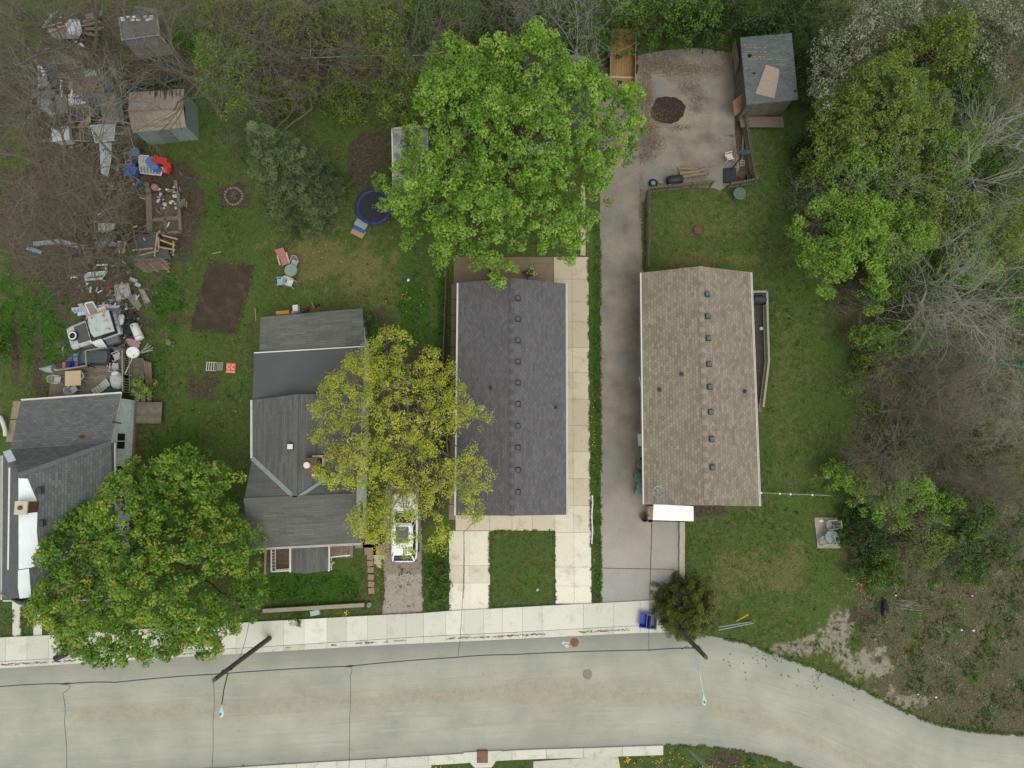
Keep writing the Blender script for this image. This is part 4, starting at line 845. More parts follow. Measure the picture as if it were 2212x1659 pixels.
M_siding2 = planks("pale_siding", A(240, 242, 240), A(248, 250, 246), .2, 12, A(200, 202, 200), .6)
M_stucco = mat("cream_wall", A(190, 180, 164), .9, .1, 1.5)
M_pane = glassy("window_glass", A(36, 44, 48))
M_rust = mat("rust", A(120, 78, 54), .9, .35, 6, A(160, 110, 70))
M_vent = mat("vent_plastic", A(66, 72, 74), .6, .12, 5)
M_ventd = mat("vent_dark", A(56, 54, 54), .7, .12, 5)
M_wood = planks("grey_deck_boards", A(120, 112, 98), A(140, 130, 114), .14, 3.6)
M_oldwood = mat("old_wood", A(132, 120, 102), .9, .2, 7, fine=.2)
M_newwood = mat("fresh_wood", A(186, 160, 122), .85, .16, 6, fine=.15)
M_brownwood = planks("brown_boards", A(104, 88, 68), A(122, 104, 80), .14, 3.2)
M_black = mat("black_plastic", A(44, 46, 48), .5, .2, 4)
M_pole = mat("weathered_pole", A(94, 92, 76), .9, .15, 5, fine=.2)
M_steel = mat("galvanised_steel", A(172, 186, 188), .4, .1, 4, metal=.5)
def xy(p): return Vector((p.x, p.y))
def add_window(root, a, b, f, zc, w, h, out, frame=None, name="window"):
    """window on the wall a-b at fraction f"""
    a, b, out = Vector(a), Vector(b), Vector(out).normalized(); d = (b - a).normalized(); c = a.lerp(b, f); fr = MB(); pn = MB(); t = .06
    def P(u, z, o): return Vector((c.x + d.x * u + out.x * o, c.y + d.y * u + out.y * o, z))
    for u0, u1, z0, z1 in ((-w / 2 - t, w / 2 + t, zc + h / 2, zc + h / 2 + t), (-w / 2 - t, w / 2 + t, zc - h / 2 - t, zc - h / 2), (-w / 2 - t, -w / 2, zc - h / 2, zc + h / 2), (w / 2, w / 2 + t, zc - h / 2, zc + h / 2), (-t / 2, t / 2, zc - h / 2, zc + h / 2)):
        m_ = P((u0 + u1) / 2, (z0 + z1) / 2, .03); fr.box(m_, (abs(u1 - u0), .07, z1 - z0), math.atan2(d.y, d.x))
    pn.box(P(0, zc, .012), (w, .02, h), math.atan2(d.y, d.x))
    o = fr.build(name, frame or M_white, root, world=True); pn.build("pane", M_pane, o, world=True)
def add_door(root, a, b, f, w, h, out, m):
    a, b, out = Vector(a), Vector(b), Vector(out).normalized(); d = (b - a).normalized(); c = a.lerp(b, f); r_ = math.atan2(d.y, d.x); k = MB()
    k.box((c.x + out.x * .03, c.y + out.y * .03, h / 2 + .1), (w, .06, h), r_); o = k.build("door", m, root, world=True)
    k = MB(); k.box((c.x + out.x * .09 + d.x * w * .38, c.y + out.y * .09 + d.y * w * .38, 1.1), (.12, .06, .05), r_); k.build("handle", M_steel, o, world=True)
def roof_vent(root, p, s, m, rz=0, hood=None):
    k = MB(); k.box((p.x, p.y, p.z + .03), (s * 1.25, s * 1.25, .06), rz); k.box((p.x, p.y, p.z + .12), (s, s, .14), rz); o = k.build("roof_vent", m, root, world=True)
    if hood: k = MB(); k.box((p.x, p.y, p.z + .2), (s * .78, s * .78, .025), rz); k.build("hood", hood, o, world=True)
def pipe(root, p, r, h, m, name="vent_pipe"):
    k = MB(); k.box((p.x, p.y, p.z + .02), (r * 4.5, r * 4.5, .04)); k.tube([(p.x, p.y, p.z - .05), (p.x, p.y, p.z + h)], r, 10); k.build(name, m, root, world=True)
def gutter(root, a, b, out, m, hangers=True):
    a, b = Vector(a), Vector(b); out = Vector((*out, 0)).normalized(); k = MB(); w = .1
    k.bar(a + out * w, b + out * w, .025, .1); k.bar(a + out * w * .5 - Vector((0, 0, .06)), b + out * w * .5 - Vector((0, 0, .06)), w, .02)
    if hangers:
        n = int((b - a).length / 1.1)
        for i in range(n): p = a.lerp(b, (i + .5) / n); k.bar(p, p + out * w * 1.1 + Vector((0, 0, .02)), .03, .02)
    k.build("gutter", m, root, world=True)
def gable_house(name, label, TL, TR, BL, BR, RT, RB, ze, zr, rm, wm, gm, over=.35):
    tl, tr, bl, br = [at(*p, ze) for p in (TL, TR, BL, BR)]; rt, rb = at(*RT, zr), at(*RB, zr); c = (tl + tr + bl + br) / 4
    root = thing(name, label, "house", (c.x, c.y, 0)); k = MB()
    k.slab([tl, rt, rb, bl], .12, 0, 1); k.slab([rt, tr, br, rb], .12, 0, 1); roof = k.build("roof", [rm, gm], root, world=True)
    k = MB(); n = 46                                       # ridge cap shingles
    for i in range(n):
        p, q = rt.lerp(rb, i / n), rt.lerp(rb, (i + 1.04) / n)
        for sgn in (-1, 1):
            e = Vector((sgn * .17, 0, -.055)); L = [p + Vector((0, 0, .03)), q + Vector((0, 0, .045)), q + e + Vector((0, 0, .045)), p + e + Vector((0, 0, .03))]
            k.add([tuple(v) for v in L], [[0, 1, 2, 3]], i % 2 if R.random() < .85 else 0)
    k.build("ridge_cap", [rm if False else RC[rm.name][0], RC[rm.name][1]], roof, world=True)
    ins = lambda p, sx, sy: Vector((p.x + sx * over, p.y + sy * over, 0)); W = [ins(tl, 1, -1), ins(tr, -1, -1), ins(br, -1, 1), ins(bl, 1, 1)]; h = ze - .1; k = MB()
    for a, b in zip(W, W[1:] + W[:1]): k.wall(a, b, 0, h, h)
    for a, b, r_ in ((W[0], W[1], rt), (W[3], W[2], rb)): k.face([(a.x, a.y, h), (b.x, b.y, h), (r_.x, a.y + (b.y - a.y) * .5, zr - .16)])
    wl = k.build("wall", wm, root, world=True)
    gutter(root, tl, bl, (-1, 0), gm); gutter(root, tr, br, (1, 0), gm)
    for a, b, o in ((W[3], W[2], (0, -1)), (W[1], W[2], (1, 0)), (W[0], W[3], (-1, 0)), (W[0], W[1], (0, 1))):
        for f in ((.22, .75) if o[0] == 0 else (.15, .42, .8)): add_window(root, a, b, f, 1.6, 1.3, 1.0, o)
    def rp(px, py):
        """point of the roof seen at a photo position"""
        for e0, e1 in ((tl, bl), (tr, br)):
            nn = (e1 - e0).cross(rt - e0); p = on_plane(px, py, e0, nn)
            rx = rt.x + (rb.x - rt.x) * (p.y - rt.y) / (rb.y - rt.y)
            if (e0 is tl) == (p.x <= rx): return p
        return p
    return root, rp, W
RC = {"charcoal_shingles": (mat("charcoal_cap", A(92, 89, 90), .9, .1, 3), mat("charcoal_cap_light", A(106, 103, 103), .9, .1, 3)),
      "tan_shingles": (mat("tan_cap", A(152, 146, 128), .9, .1, 3), mat("tan_cap_brown", A(136, 124, 110), .9, .1, 3))}
h3, rp3, W3 = gable_house("bungalow", "long bungalow with a charcoal shingle roof and ten square vents in a row", (990.5, 611), (1222, 612.5), (985, 1113), (1223.5, 1112), (1104, 600.5), (1105, 1114), 2.9, 4.1, S_dark, M_stucco, M_gutter)
for y in (645, 690, 736, 781.5, 827, 873, 920, 967, 1015, 1062.5): roof_vent(h3, rp3(1119, y), .28, M_ventd, 0, RC["charcoal_shingles"][1])
pipe(h3, rp3(1200, 880), .05, .3, M_ventd); pipe(h3, rp3(1060, 838), .05, .25, M_ventd)
add_door(h3, W3[1], W3[2], .6, .95, 2.05, (1, 0), M_white)
h4, rp4, W4 = gable_house("bungalow", "long bungalow with a mottled tan shingle roof and eight vents right of its ridge", (1386, 589), (1621, 588), (1392, 1089.5), (1640, 1093.5), (1513, 575), (1527, 1091.5), 2.9, 4.15, S_tan, M_stucco, M_gutter)
for x, y in ((1527, 636), (1528, 683.5), (1529.6, 731), (1531, 787), (1532.7, 836), (1534.5, 890), (1536.5, 948.6), (1538, 1009.6)): roof_vent(h4, rp4(x, y), .3, M_vent, .03, mat("vent_hood", A(92, 102, 108), .5, .1, 4))
for x, y in ((1472, 808), (1425, 842), (1608, 846)): pipe(h4, rp4(x, y), .06, .4, M_vent)
k = MB(); p = rp4(1415, 1062); q = p + Vector((.25, 1.0, 1.2)) * .6; k.tube([p, p + Vector((.02, .05, .9))], .025, 6)   # small antenna on its mast
for i in range(6): a = rad(60 * i + 10); b_ = p + Vector((.02, .05, .9)); k.tube([b_, b_ + Vector((math.cos(a) * .4, math.sin(a) * .4, .08))], .014, 4)
M30 = p + Vector((.02, .05, .98)); k.tube([M30 + Vector((.36 * math.cos(rad(a)), .36 * math.sin(rad(a)), 0)) for a in range(20, 330, 30)], .018, 5)
k.build("antenna", M_steel, h4, world=True)
# white awning over its front door, with posts
k = MB(); a, b, c, d = at(1411, 1089, 2.75), at(1498, 1093.5, 2.75), at(1498.5, 1126, 2.45), at(1410, 1123.5, 2.45); k.slab([a, b, c, d], .09)
aw = k.build("awning", mat("awning_white", A(250, 250, 246), .4, .06, 2), h4, world=True)
k = MB()
for q in (c, d): k.box((q.x + (.1 if q is d else -.1), q.y + .1, 1.18), (.09, .09, 2.36))
k.build("post", M_white, aw, world=True)
k = MB(); k.box(at(1406, 1107, .35), (.55, .9, .7)); k.build("side_screen", M_newwood, h4, world=True)
add_door(h4, W4[3], W4[2], .33, .95, 2.05, (0, -1), M_white)
# deck with railings along its right wall
k = MB(); P = atv([(1618, 632), (1650, 632), (1655, 770), (1652, 870), (1630, 872)], .75); k.slab(P, .12); dk = k.build("deck", planks("dark_deck", A(84, 76, 66), A(98, 88, 76), .14, 3.2), h4, world=True)
rail = atv([(1624, 630), (1657, 630), (1658.5, 700), (1661, 780), (1649, 879)], 1.6); k = MB()
for a, b in zip(rail, rail[1:]):
    k.bar(a, b, .14, .05); n = int((b - a).length / .16)
    lo = Vector((0, 0, -.75)); k.bar(a + lo, b + lo, .05, .05)
    for i in range(n): q = a.lerp(b, i / n); k.box((q.x, q.y, 1.22), (.04, .04, .75))
k.build("railing", mat("pale_rail_wood", A(170, 164, 142), .85, .12, 5), dk, world=True)
k = MB()
for i in range(3): k.box(at(1638, 858 + i * 9, .55 - i * .2), (.85, .3, .06))
k.build("step", M_brownwood, dk, world=True)
k = MB()
for x, y in ((1637, 876), (1640, 885)): q = at(x, y, .03); k.box(q, (.35, .35, .06))
k.build("paver", M_oldwood, dk, world=True)
t = thing("covered_grill", "grill under a dark grey cover on the side deck of the tan bungalow", "grill", at(1632, 652, .75)); k = MB()
k.loft([[(x * s, y * s * .62, z) for x, y in ((-.55, -.4), (.55, -.4), (.62, 0), (.55, .4), (-.55, .4), (-.62, 0))] for s, z in ((1, 0), (1.02, .5), (.95, .8), (.6, .98), (.3, 1.02))]); k.build("cover", mat("grill_cover", A(60, 66, 70), .7, .15, 4), t)
k = MB(); k.box((.75, 0, .72), (.3, .42, .05)); k.build("side_shelf", M_black, t)
t = tag(MB().lathe([(.02, 0), (.12, .02), (.14, .1), (.1, .2), (.0, .23)], at(1643, 710, .76)).build("ball", M_white), "white ball on the narrow side deck", "ball"); 


# porch house: several roofs joined
root = thing("porch_house", "grey-roofed house in three sections with a small front porch", "house", at(650, 930, 0)); H2 = root
ZE, ZR = 3.2, 4.5
k = MB()
A1, A2, A3, A4 = at(545, 864, ZE), at(545, 990, ZE), at(779, 985, ZE), at(781, 851, ZE); r1, r2, r3 = at(640, 852, ZR), at(637, 1074, ZR), at(645, 1073.5, ZR)
g1, g2 = at(527, 1081, ZR), at(769, 1070.5, ZR); f1, f2 = at(538, 1185, ZE), at(780, 1173, ZE)
k.slab([A1, r1, r2, A2], .1, 0, 1); k.slab([r1, A4, A3, r2], .1, 0, 1)
k.slab([g1, g2, f2, f1], .1, 0, 1); k.slab([A2, r2, g1], .1, 0, 1); k.slab([r2, g2, A3], .1, 0, 1)
mainroof = k.build("roof", [S_main, M_gutter], root, world=True)
k = MB()
for a, b, w0 in ((A2, r2 + Vector((-.05, 0, 0)), .3), (r3, A3, .2)): k.bar(a + Vector((0, 0, .03)), b + Vector((0, 0, .03)), w0, .03)
k.build("valley_flashing", mat("valley_metal", A(150, 160, 158), .5, .12, 3), mainroof, world=True)
k = MB(); k.bar(r1 + Vector((0, 0, .02)), r2 + Vector((0, 0, .02)), .3, .05); k.bar(g1 + Vector((0, 0, .02)), g2 + Vector((0, 0, .02)), .3, .05); k.build("ridge_cap", mat("grey_cap", A(104, 105, 99), .9, .1, 2), mainroof, world=True)
k = MB(); B1, B2, B3, B4 = at(549, 763, 2.9), at(787, 749, 2.9), at(785, 852, 3.12), at(545.5, 865, 3.12); k.slab([B1, B2, B3, B4], .12, 0, 1); k.build("flat_roof", [M_mem, M_gutter], root, world=True)
k = MB(); C1, C2, C3, C4 = at(562, 685, 2.25), at(783, 666, 2.25), at(787, 751, 2.78), at(560, 763, 2.78); k.slab([C1, C2, C3, C4], .1, 0, 1); k.build("rear_roof", [S_old, M_oldwood], root, world=True)
k = MB(); k.bar(B1 + Vector((0, .02, .02)), B2 + Vector((0, .02, .02)), .07, .04); k.build("roof_edge", M_gutter, root, world=True)
k = MB(); xl, xr = A1.x + .25, A3.x - .22
def yy(py): return at(600, py, 0).y
yN, yF, yM, yS = C1.y - .55, A1.y, A2.y + .1, f1.y + .35
for (xa, ya), (xb, yb), za, zb in (((xl, yS), (xl, yF), ZE - .1, ZE - .1), ((xr, yF), (xr, f2.y + .35), ZE - .1, ZE - .1), ((xl, yS), (xr, f2.y + .35), ZE - .1, ZE - .1), ((xl, yF), (xl + .1, B1.y), 3.0, 2.78), ((xr, yF), (xr, B2.y), 3.0, 2.78), ((C1.x + .3, C1.y - .3), (C2.x - .3, C2.y - .3), 2.15, 2.15), ((C2.x - .3, C2.y - .3), (xr, B2.y), 2.15, 2.68), ((C1.x + .3, C1.y - .3), (C1.x + .3, B1.y), 2.15, 2.68)): k.wall((xa, ya), (xb, yb), 0, za, zb)
for x_, g_ in ((xl + .05, g1), (xr - .05, g2)): k.face([(x_, yS, ZE - .1), (x_, A2.y - .1, ZE - .1), (x_, g_.y, ZR - .14)])
k.face([(xl, yF - .05, ZE - .1), (xr, yF - .05, ZE - .1), (r1.x, yF - .05, ZR - .14)])
k.build("wall", M_siding2, root, world=True)
gutter(root, f1, f2, (0, -1), M_gutter); gutter(root, A2, A1, (-1, 0), M_gutter)
add_window(root, (xr, yS), (xr, A3.y), .35, 1.7, 1.0, 1.1, (1, 0)); add_window(root, (xr, A3.y), (xr, yF), .4, 1.7, 1.0, 1.1, (1, 0)); add_window(root, (xl, yS), (xl, A2.y), .5, 1.7, 1.0, 1.1, (-1, 0))
add_window(root, (xl, yS), (xr, f2.y + .35), .75, 1.7, 1.3, 1.1, (0, -1)); add_door(root, (xl, yS), (xr, f2.y + .35), .5, .9, 2.0, (0, -1), mat("brown_door", A(110, 70, 50), .5, .1))
nl_ = (A2 - A1).cross(r1 - A1); nr_ = (A3 - A4).cross(r1 - A4); p = on_plane(630, 965, A1, nl_)
k = MB(); k.box((p.x, p.y, p.z + .1), (.42, .42, .3)); v = k.build("roof_vent", M_black, root, world=True); k = MB(); k.box((p.x, p.y, p.z + .3), (.34, .32, .1)); k.build("hood", M_white, v, world=True)
p = on_plane(683, 1006, A4, nr_); k = MB(); k.box((p.x - .1, p.y, p.z + .3), (.85, 1.0, 1.3)); ch = k.build("chimney", mat("brown_chimney", A(118, 96, 78), .9, .2, 8), root, world=True)
k = MB()
for dx, dy, sx, sy in ((.62, 0, .14, 1.25), (.3, .6, .8, .14), (.3, -.6, .8, .14)): k.box((p.x + dx - .1, p.y + dy, p.z + .12), (sx, sy, .3))
k.build("flashing", mat("cream_flashing", A(228, 212, 168), .6, .08), ch, world=True); k = MB(); k.tube([(p.x - .25, p.y + .05, p.z + .9), (p.x - .25, p.y + .05, p.z + 1.25)], .2, 14); k.build("flue_pipe", M_white, ch, world=True)
# porch
k = MB(); k.slab(atv([(571, 1186), (712, 1179), (712, 1233), (573, 1238)], .6), .15); pd = k.build("porch_deck", M_brownwood, root, world=True)
k = MB(); PR = [at(629, 1180, 2.62), at(662, 1178, 2.95), at(709, 1176, 2.62), at(709, 1232.5, 2.62), at(662, 1239, 2.95), at(629, 1236.5, 2.62)]
k.slab([PR[0], PR[1], PR[4], PR[5]], .09, 0, 1); k.slab([PR[1], PR[2], PR[3], PR[4]], .09, 0, 1); pr = k.build("porch_roof", [S_main, M_gutter], root, world=True)
gutter(root, PR[0], PR[5], (-1, 0), M_gutter); gutter(root, PR[2], PR[3], (1, 0), M_gutter)
for q in (PR[5], PR[3]):
    k = MB(); k.box((q.x + (.2 if q is PR[5] else -.2), q.y + .2, 1.5), (.11, .11, 2.1)); k.build("porch_post", M_white, pr, world=True)
def railing(path, z0, z1, m, parent, step=.19, name="railing"):
    k = MB(); P = [Vector((p.x, p.y, z1)) for p in path]
    for a, b in zip(P, P[1:]):
        lo = Vector((0, 0, z0 - z1 + .1)); k.bar(a, b, .08, .06); k.bar(a + lo, b + lo, .06, .05); n = max(1, int((b - a).length / step))
        for i in range(n + 1): q = a.lerp(b, i / n); k.box((q.x, q.y, (z0 + z1) / 2), (.045, .045, z1 - z0))
    return k.build(name, m, parent, world=True)
railing(atv([(588, 1187), (588, 1234), (628, 1231.5)], 1.3), .6, 1.45, M_white, pd); railing(atv([(711, 1206), (711, 1233)], 1.3), .6, 1.45, M_white, pd)
k = MB(); k.bar(at(574, 1186, 1.5), at(572.5, 1241, 1.5), .12, .1); k.box(at(573, 1239, .75), (.1, .1, 1.5)); k.build("side_beam", mat("pale_beam", A(170, 160, 148), .85, .12, 5), pd, world=True)
for i, x in enumerate((714, 725, 736, 747, 757)):
    k = MB(); k.box(at(x, 1191 - i * .4, .62 - i * .12), (.36, .9, .05)); k.box(at(x + 4, 1191, .52 - i * .12), (.03, .9, .14)); k.build("step", mat("tan_step", A(150, 130, 112), .9, .15, 5), pd, world=True)
k = MB(); k.bar(at(712, 1204, 1.5), at(756, 1199, .95), .07, .06); k.box(at(752, 1200, .5), (.07, .07, 1.0)); k.build("handrail", M_white, pd, world=True)

# white house at the left edge
root = thing("white_house", "white-sided house with patchy grey roof and white tarp at the left edge", "house", at(150, 1080, 0))
k = MB(); ZN, ZB, ZM, ZRW = 2.4, 3.5, 3.2, 6.8
n1, n2, b1, b2 = at(45, 866, ZN), at(262, 850, ZN), at(22, 972, ZB), at(240, 957, ZB); ap, re_ = at(41, 1027, ZRW), at(38, 1292, ZRW)
e1, e2 = at(246, 957, ZM), at(249, 1294, ZM); w1, w2 = at(6, 984, ZM), at(4, 1296, ZM)
k.slab([n1, n2, b2, b1], .1, 0, 1); k.slab([b1, b2, ap], .1, 0, 1); k.slab([ap, b2, e1, e2, re_], .1, 0, 1); k.slab([ap, re_, w2, w1], .1, 0, 1); k.slab([ap, w1, b1], .1, 0, 1)
rf = k.build("roof", [S_white, M_gutter], root, world=True)
k = MB(); k.bar(b2 + Vector((0, 0, .03)), ap + Vector((0, 0, .03)), .3, .03); k.build("hip_cap", mat("hip_cap_grey", A(110, 114, 113), .9, .12, 2), rf, world=True)
gutter(root, n1, n2, (0, 1), M_gutter, False); gutter(root, e1, e2, (1, 0), M_gutter, False); gutter(root, w1, w2, (-1, 0), M_gutter, False); 
k = MB(); k.bar(w2 + Vector((.1, -.05, 0)), e2 + Vector((0, -.05, 0)), .06, .12); k.build("fascia", M_gutter, root, world=True)
ne = (e2 - e1).cross(ap - e1); nn_ = ne.normalized(); nn_ = nn_ if nn_.z > 0 else -nn_
k = MB()
for poly in ([(39.5, 1033), (59, 1034), (70, 1060), (79, 1082), (80, 1110), (79, 1150), (82, 1175), (92, 1192), (101, 1206), (90, 1218), (66, 1226), (40, 1230)], [(38.5, 1232), (62, 1228), (67, 1290), (42, 1293), (38.5, 1268)]):
    k.slab([on_plane(x, y, ap, ne) + nn_ * .05 for x, y in poly], .03)
k.build("roof_tarp", mat("white_tarp", A(244, 252, 252, 1.25), .6, .05, 1.2, bmp=.05), rf, world=True)
nw = (w2 - w1).cross(ap - w1); k = MB(); k.bar(on_plane(23, 1010, ap, nw) + Vector((0, 0, .06)), on_plane(20, 1230, ap, nw) + Vector((0, 0, .06)), .1, .1); k.build("conduit", M_gutter, rf, world=True)
k = MB(); k.box(on_plane(27, 985, ap, nw) + Vector((0, 0, .25)), (.5, .75, .04), .3, .35); k.build("roof_hatch", M_steel, rf, world=True)
p = on_plane(66, 1095, ap, ne); k = MB(); k.box((p.x, p.y, p.z + .1), (.6, .66, 1.3)); ch = k.build("chimney", M_brick, root, world=True)
k = MB(); k.box((p.x, p.y, p.z + .78), (.76, .8, .1)); k.build("cap", mat("chimney_cap", A(206, 200, 176), .8, .15, 5), ch, world=True); k = MB(); k.tube([(p.x, p.y, p.z + .8), (p.x, p.y, p.z + .95)], .13, 10); k.build("flue_pipe", M_rust, ch, world=True)
for x, y in ((87, 1059), (91, 1130)): roof_vent(root, on_plane(x, y, ap, ne), .34, M_vent, .1)
p = on_plane(178, 944, n1, (n2 - n1).cross(b1 - n1)); pipe(root, p, .07, .35, M_rust)
p = on_plane(249, 913, n1, (n2 - n1).cross(b1 - n1)); k = MB(); k.bar(p + Vector((-.15, .05, .1)), p + Vector((.45, -.05, .06)), .1, .1); k.build("drain_pipe", M_black, root, world=True)
xe, xw = -26.88, w1.x + .3; yn, ys = n2.y - .3, e2.y + .35; k = MB()
k.wall((xe, b2.y), (xe, yn), 0, ZB - .12, ZN - .05); k.wall((xe, ys), (xe, b2.y), 0, ZM - .08, ZB - .12); k.wall((xw, yn), (xe, yn), 0, ZN - .05, ZN - .05); k.wall((xw, ys), (xe, ys), 0, ZM - .1, ZM - .1); k.wall((xw, ys), (xw, yn), 0, ZM - .1, ZN - .05)
k.face([(xw, ys, ZM - .1), (xe, ys, ZM - .1), (re_.x, ys, ZRW - .2)]); k.build("wall", M_siding, root, world=True)
k = MB(); k.box((xe + .05, at(290, 950, .15).y, .15), (.12, 8.5, .3)); k.build("foundation", mat("foundation_stone", A(136, 116, 102), .9, .2, 5), root, world=True)
for y_, w_ in ((953, 1.05), (1022, .95)): yc = at(262, y_, 1.6).y; add_window(root, (xe, yc - 1), (xe, yc + 1), .5, 1.75, w_, 1.0, (1, 0))
# rear deck of the white house: rails, steps
k = MB(); k.slab(atv(DECK_A, .7), .12); dk = k.build("deck", M_wood, root, world=True)
M_railw = mat("weathered_rail", A(150, 148, 130), .85, .12, 5)
railing(atv([(120, 801), (188, 790), (185.5, 758), (226, 751)], 1.6), .7, 1.65, M_railw, dk, .16); railing(atv([(265, 757), (265.5, 812), (266, 846)], 1.6), .7, 1.65, M_railw, dk, .16)
k = MB(); k.box((xe + 1.2, yn - .9, .55), (1.8, 1.5, .1)); k.build("landing", M_wood, root, world=True)
k = MB()
for i in range(3): k.box((xe + .35 + i * .32, yn + .5, .62 - i * .2), (.3, 1.2, .06))
k.build("step", M_wood, root, world=True)

# small outbuildings
def box_shed(root, corners_z0, zt, m, name="wall"):
    k = MB()
    for a, b in zip(corners_z0, corners_z0[1:] + corners_z0[:1]): k.wall(a, b, 0, zt, zt)
    return k.build(name, m, root, world=True)
root = thing("roadside_shed", "shed with a worn blue-grey shingle roof beside the parking pad", "shed", at(1655, 165, 0)); BS = root
q = [at(1599, 81, 2.5), at(1710, 71, 2.5), at(1724, 215, 2.7), at(1613, 226, 2.7)]; k = MB(); k.slab(q, .1, 0, 1); rf = k.build("roof", [S_shed, M_oldwood], root, world=True)
W = [Vector((p.x + sx, p.y + sy, 0)) for p, sx, sy in zip(q, (.2, -.2, -.2, .2), (-.2, -.2, .2, .2))]; M_boards = planks("grey_wall_boards", A(108, 104, 92), A(124, 118, 104), .2, 4, rough=.9, swap=True)
box_shed(root, W, 2.5, M_boards); n_ = (q[1] - q[0]).cross(q[3] - q[0]).normalized(); n_ = n_ if n_.z > 0 else -n_
k = MB(); k.slab([on_plane(x, y, q[0], n_) + n_ * .06 for x, y in ((1654, 141), (1682, 150), (1683, 160), (1672, 213), (1631, 203))], .05); k.build("roof_patch", mat("loose_tan_shingle_sheet", A(168, 154, 136), .95, .12, 6, fine=.25), rf, world=True)
k = MB()
for x0, x1, y in ((1607, 1632, 97), (1612, 1655, 103), (1608, 1660, 112), (1605, 1650, 123), (1618, 1662, 128), (1690, 1702, 108), (1676, 1700, 129), (1676, 1692, 140), (1608, 1622, 147)):
    x = x0
    while x < x1: w = R.uniform(3, 9); k.slab([on_plane(a, b, q[0], n_) + n_ * .012 for a, b in ((x, y - R.uniform(.5, 1.6)), (x + w, y - R.uniform(.5, 1.8)), (x + w, y + R.uniform(.5, 1.8)), (x, y + R.uniform(.5, 1.6)))], .008); x += w + R.uniform(0, 5)
k.build("worn_patch", mat("bare_roof_boards", A(146, 124, 102), .9, .2, 8), rf, world=True)
k = MB()
for x, y, s in ((1619, 121, 5), (1748, 0, 0), (1733 - 15, 194 + 2, 3), (1629, 158, 3), (1703, 116, 1.5)):
    if s: k.slab([on_plane(x + s * math.cos(a) * R.uniform(.8, 1.1), y + s * math.sin(a) * R.uniform(.7, 1.1), q[0], n_) + n_ * .016 for a in (0, .9, 1.8, 2.7, 3.6, 4.5, 5.4)], .006)
k.build("roof_hole", mat("roof_hole_dark", A(22, 22, 22), .9, .1), rf, world=True)
k = MB(); c = (W[3] + W[2]) / 2; k.box((c.x, c.y - .6, .6), (3.2, .9, .08), 0, rad(-12)); k.build("lower_ledge", M_oldwood, root, world=True)
t = tag(MB().slab([at(1581, 112, 1.2), at(1588, 80, 1.9), at(1597, 130, 1.9), at(1589, 160, 1.2)], .05).build("leaning_board", M_oldwood), "wide grey board leaning on the left wall of the blue-grey shed", "board")
t = thing("leaning_door", "orange-brown panelled door leaning at the corner of the blue-grey shed", "door", at(1597, 226, 0)); P = [at(1583, 221, 1.5), at(1611, 200, 1.9), at(1613, 228, 1.2), at(1587, 250, .8)]; k = MB(); k.slab(P, .05); k.build("panel", mat("orange_wood", A(160, 108, 72), .85, .15, 6), t, world=True)
k = MB()
for a, b in ((0, 1), (1, 2), (2, 3), (3, 0)): k.bar(P[a] + Vector((0, 0, .04)), P[b] + Vector((0, 0, .04)), .08, .04)
for f in (.33, .66): k.bar(P[0].lerp(P[1], f) + Vector((0, 0, .04)), P[3].lerp(P[2], f) + Vector((0, 0, .04)), .06, .04)
k.bar(P[0].lerp(P[3], .5) + Vector((0, 0, .04)), P[1].lerp(P[2], .5) + Vector((0, 0, .04)), .06, .04); k.build("frame", M_oldwood, t, world=True)

root = thing("garden_shed", "small tan-roofed shed with grey-green walls among the bare trees", "shed", at(350, 250, 0))
q = [at(279, 200, 2.3), at(397, 192, 2.3), at(402, 275, 2.1), at(287, 287, 2.1)]; m1, m2 = at(277, 241, 2.75), at(396, 234, 2.75); k = MB()
M_ply = planks("weathered_plywood_roof", A(156, 147, 128), A(170, 160, 142), .9, 1.3, A(130, 108, 82))
k.slab([q[0], q[1], m2, m1], .06); k.slab([m1, m2, q[2], q[3]], .06); rf = k.build("roof", M_ply, root, world=True)
k = MB(); k.bar(m1 + Vector((0, 0, .03)), m2 + Vector((0, 0, .03)), .12, .04); k.bar(q[3] + Vector((0, .3, .08)), q[2] + Vector((0, .3, .08)), .1, .04); k.build("batten", mat("orange_batten", A(160, 132, 100), .9, .2, 6), rf, world=True)
k = MB(); g_ = np.random.RandomState(3)
for i in range(26):
    f = g_.uniform(.35, .95); a = q[0].lerp(q[1], f); L = g_.uniform(.1, .55); b = a.lerp(m1.lerp(m2, f), L); k.bar(a + Vector((0, 0, .012)), b + Vector((0, 0, .012)), g_.uniform(.02, .09), .01)
k.build("moss_streak", mat("dark_moss", A(78, 70, 58), .95, .2, 6), rf, world=True)
W = [Vector((p.x, p.y, 0)) for p in (q[0] + Vector((.1, -.1, 0)), q[1] + Vector((-.05, -.1, 0)), q[2] + Vector((-.05, .1, 0)), q[3] + Vector((.1, .1, 0)))]; box_shed(root, W, 2.08, mat("grey_green_wall", A(150, 166, 158), .8, .1, 2))
add_door(root, W[3], W[2], .5, .9, 1.8, (0, -1), mat("grey_green_door", A(126, 140, 132), .7, .1))

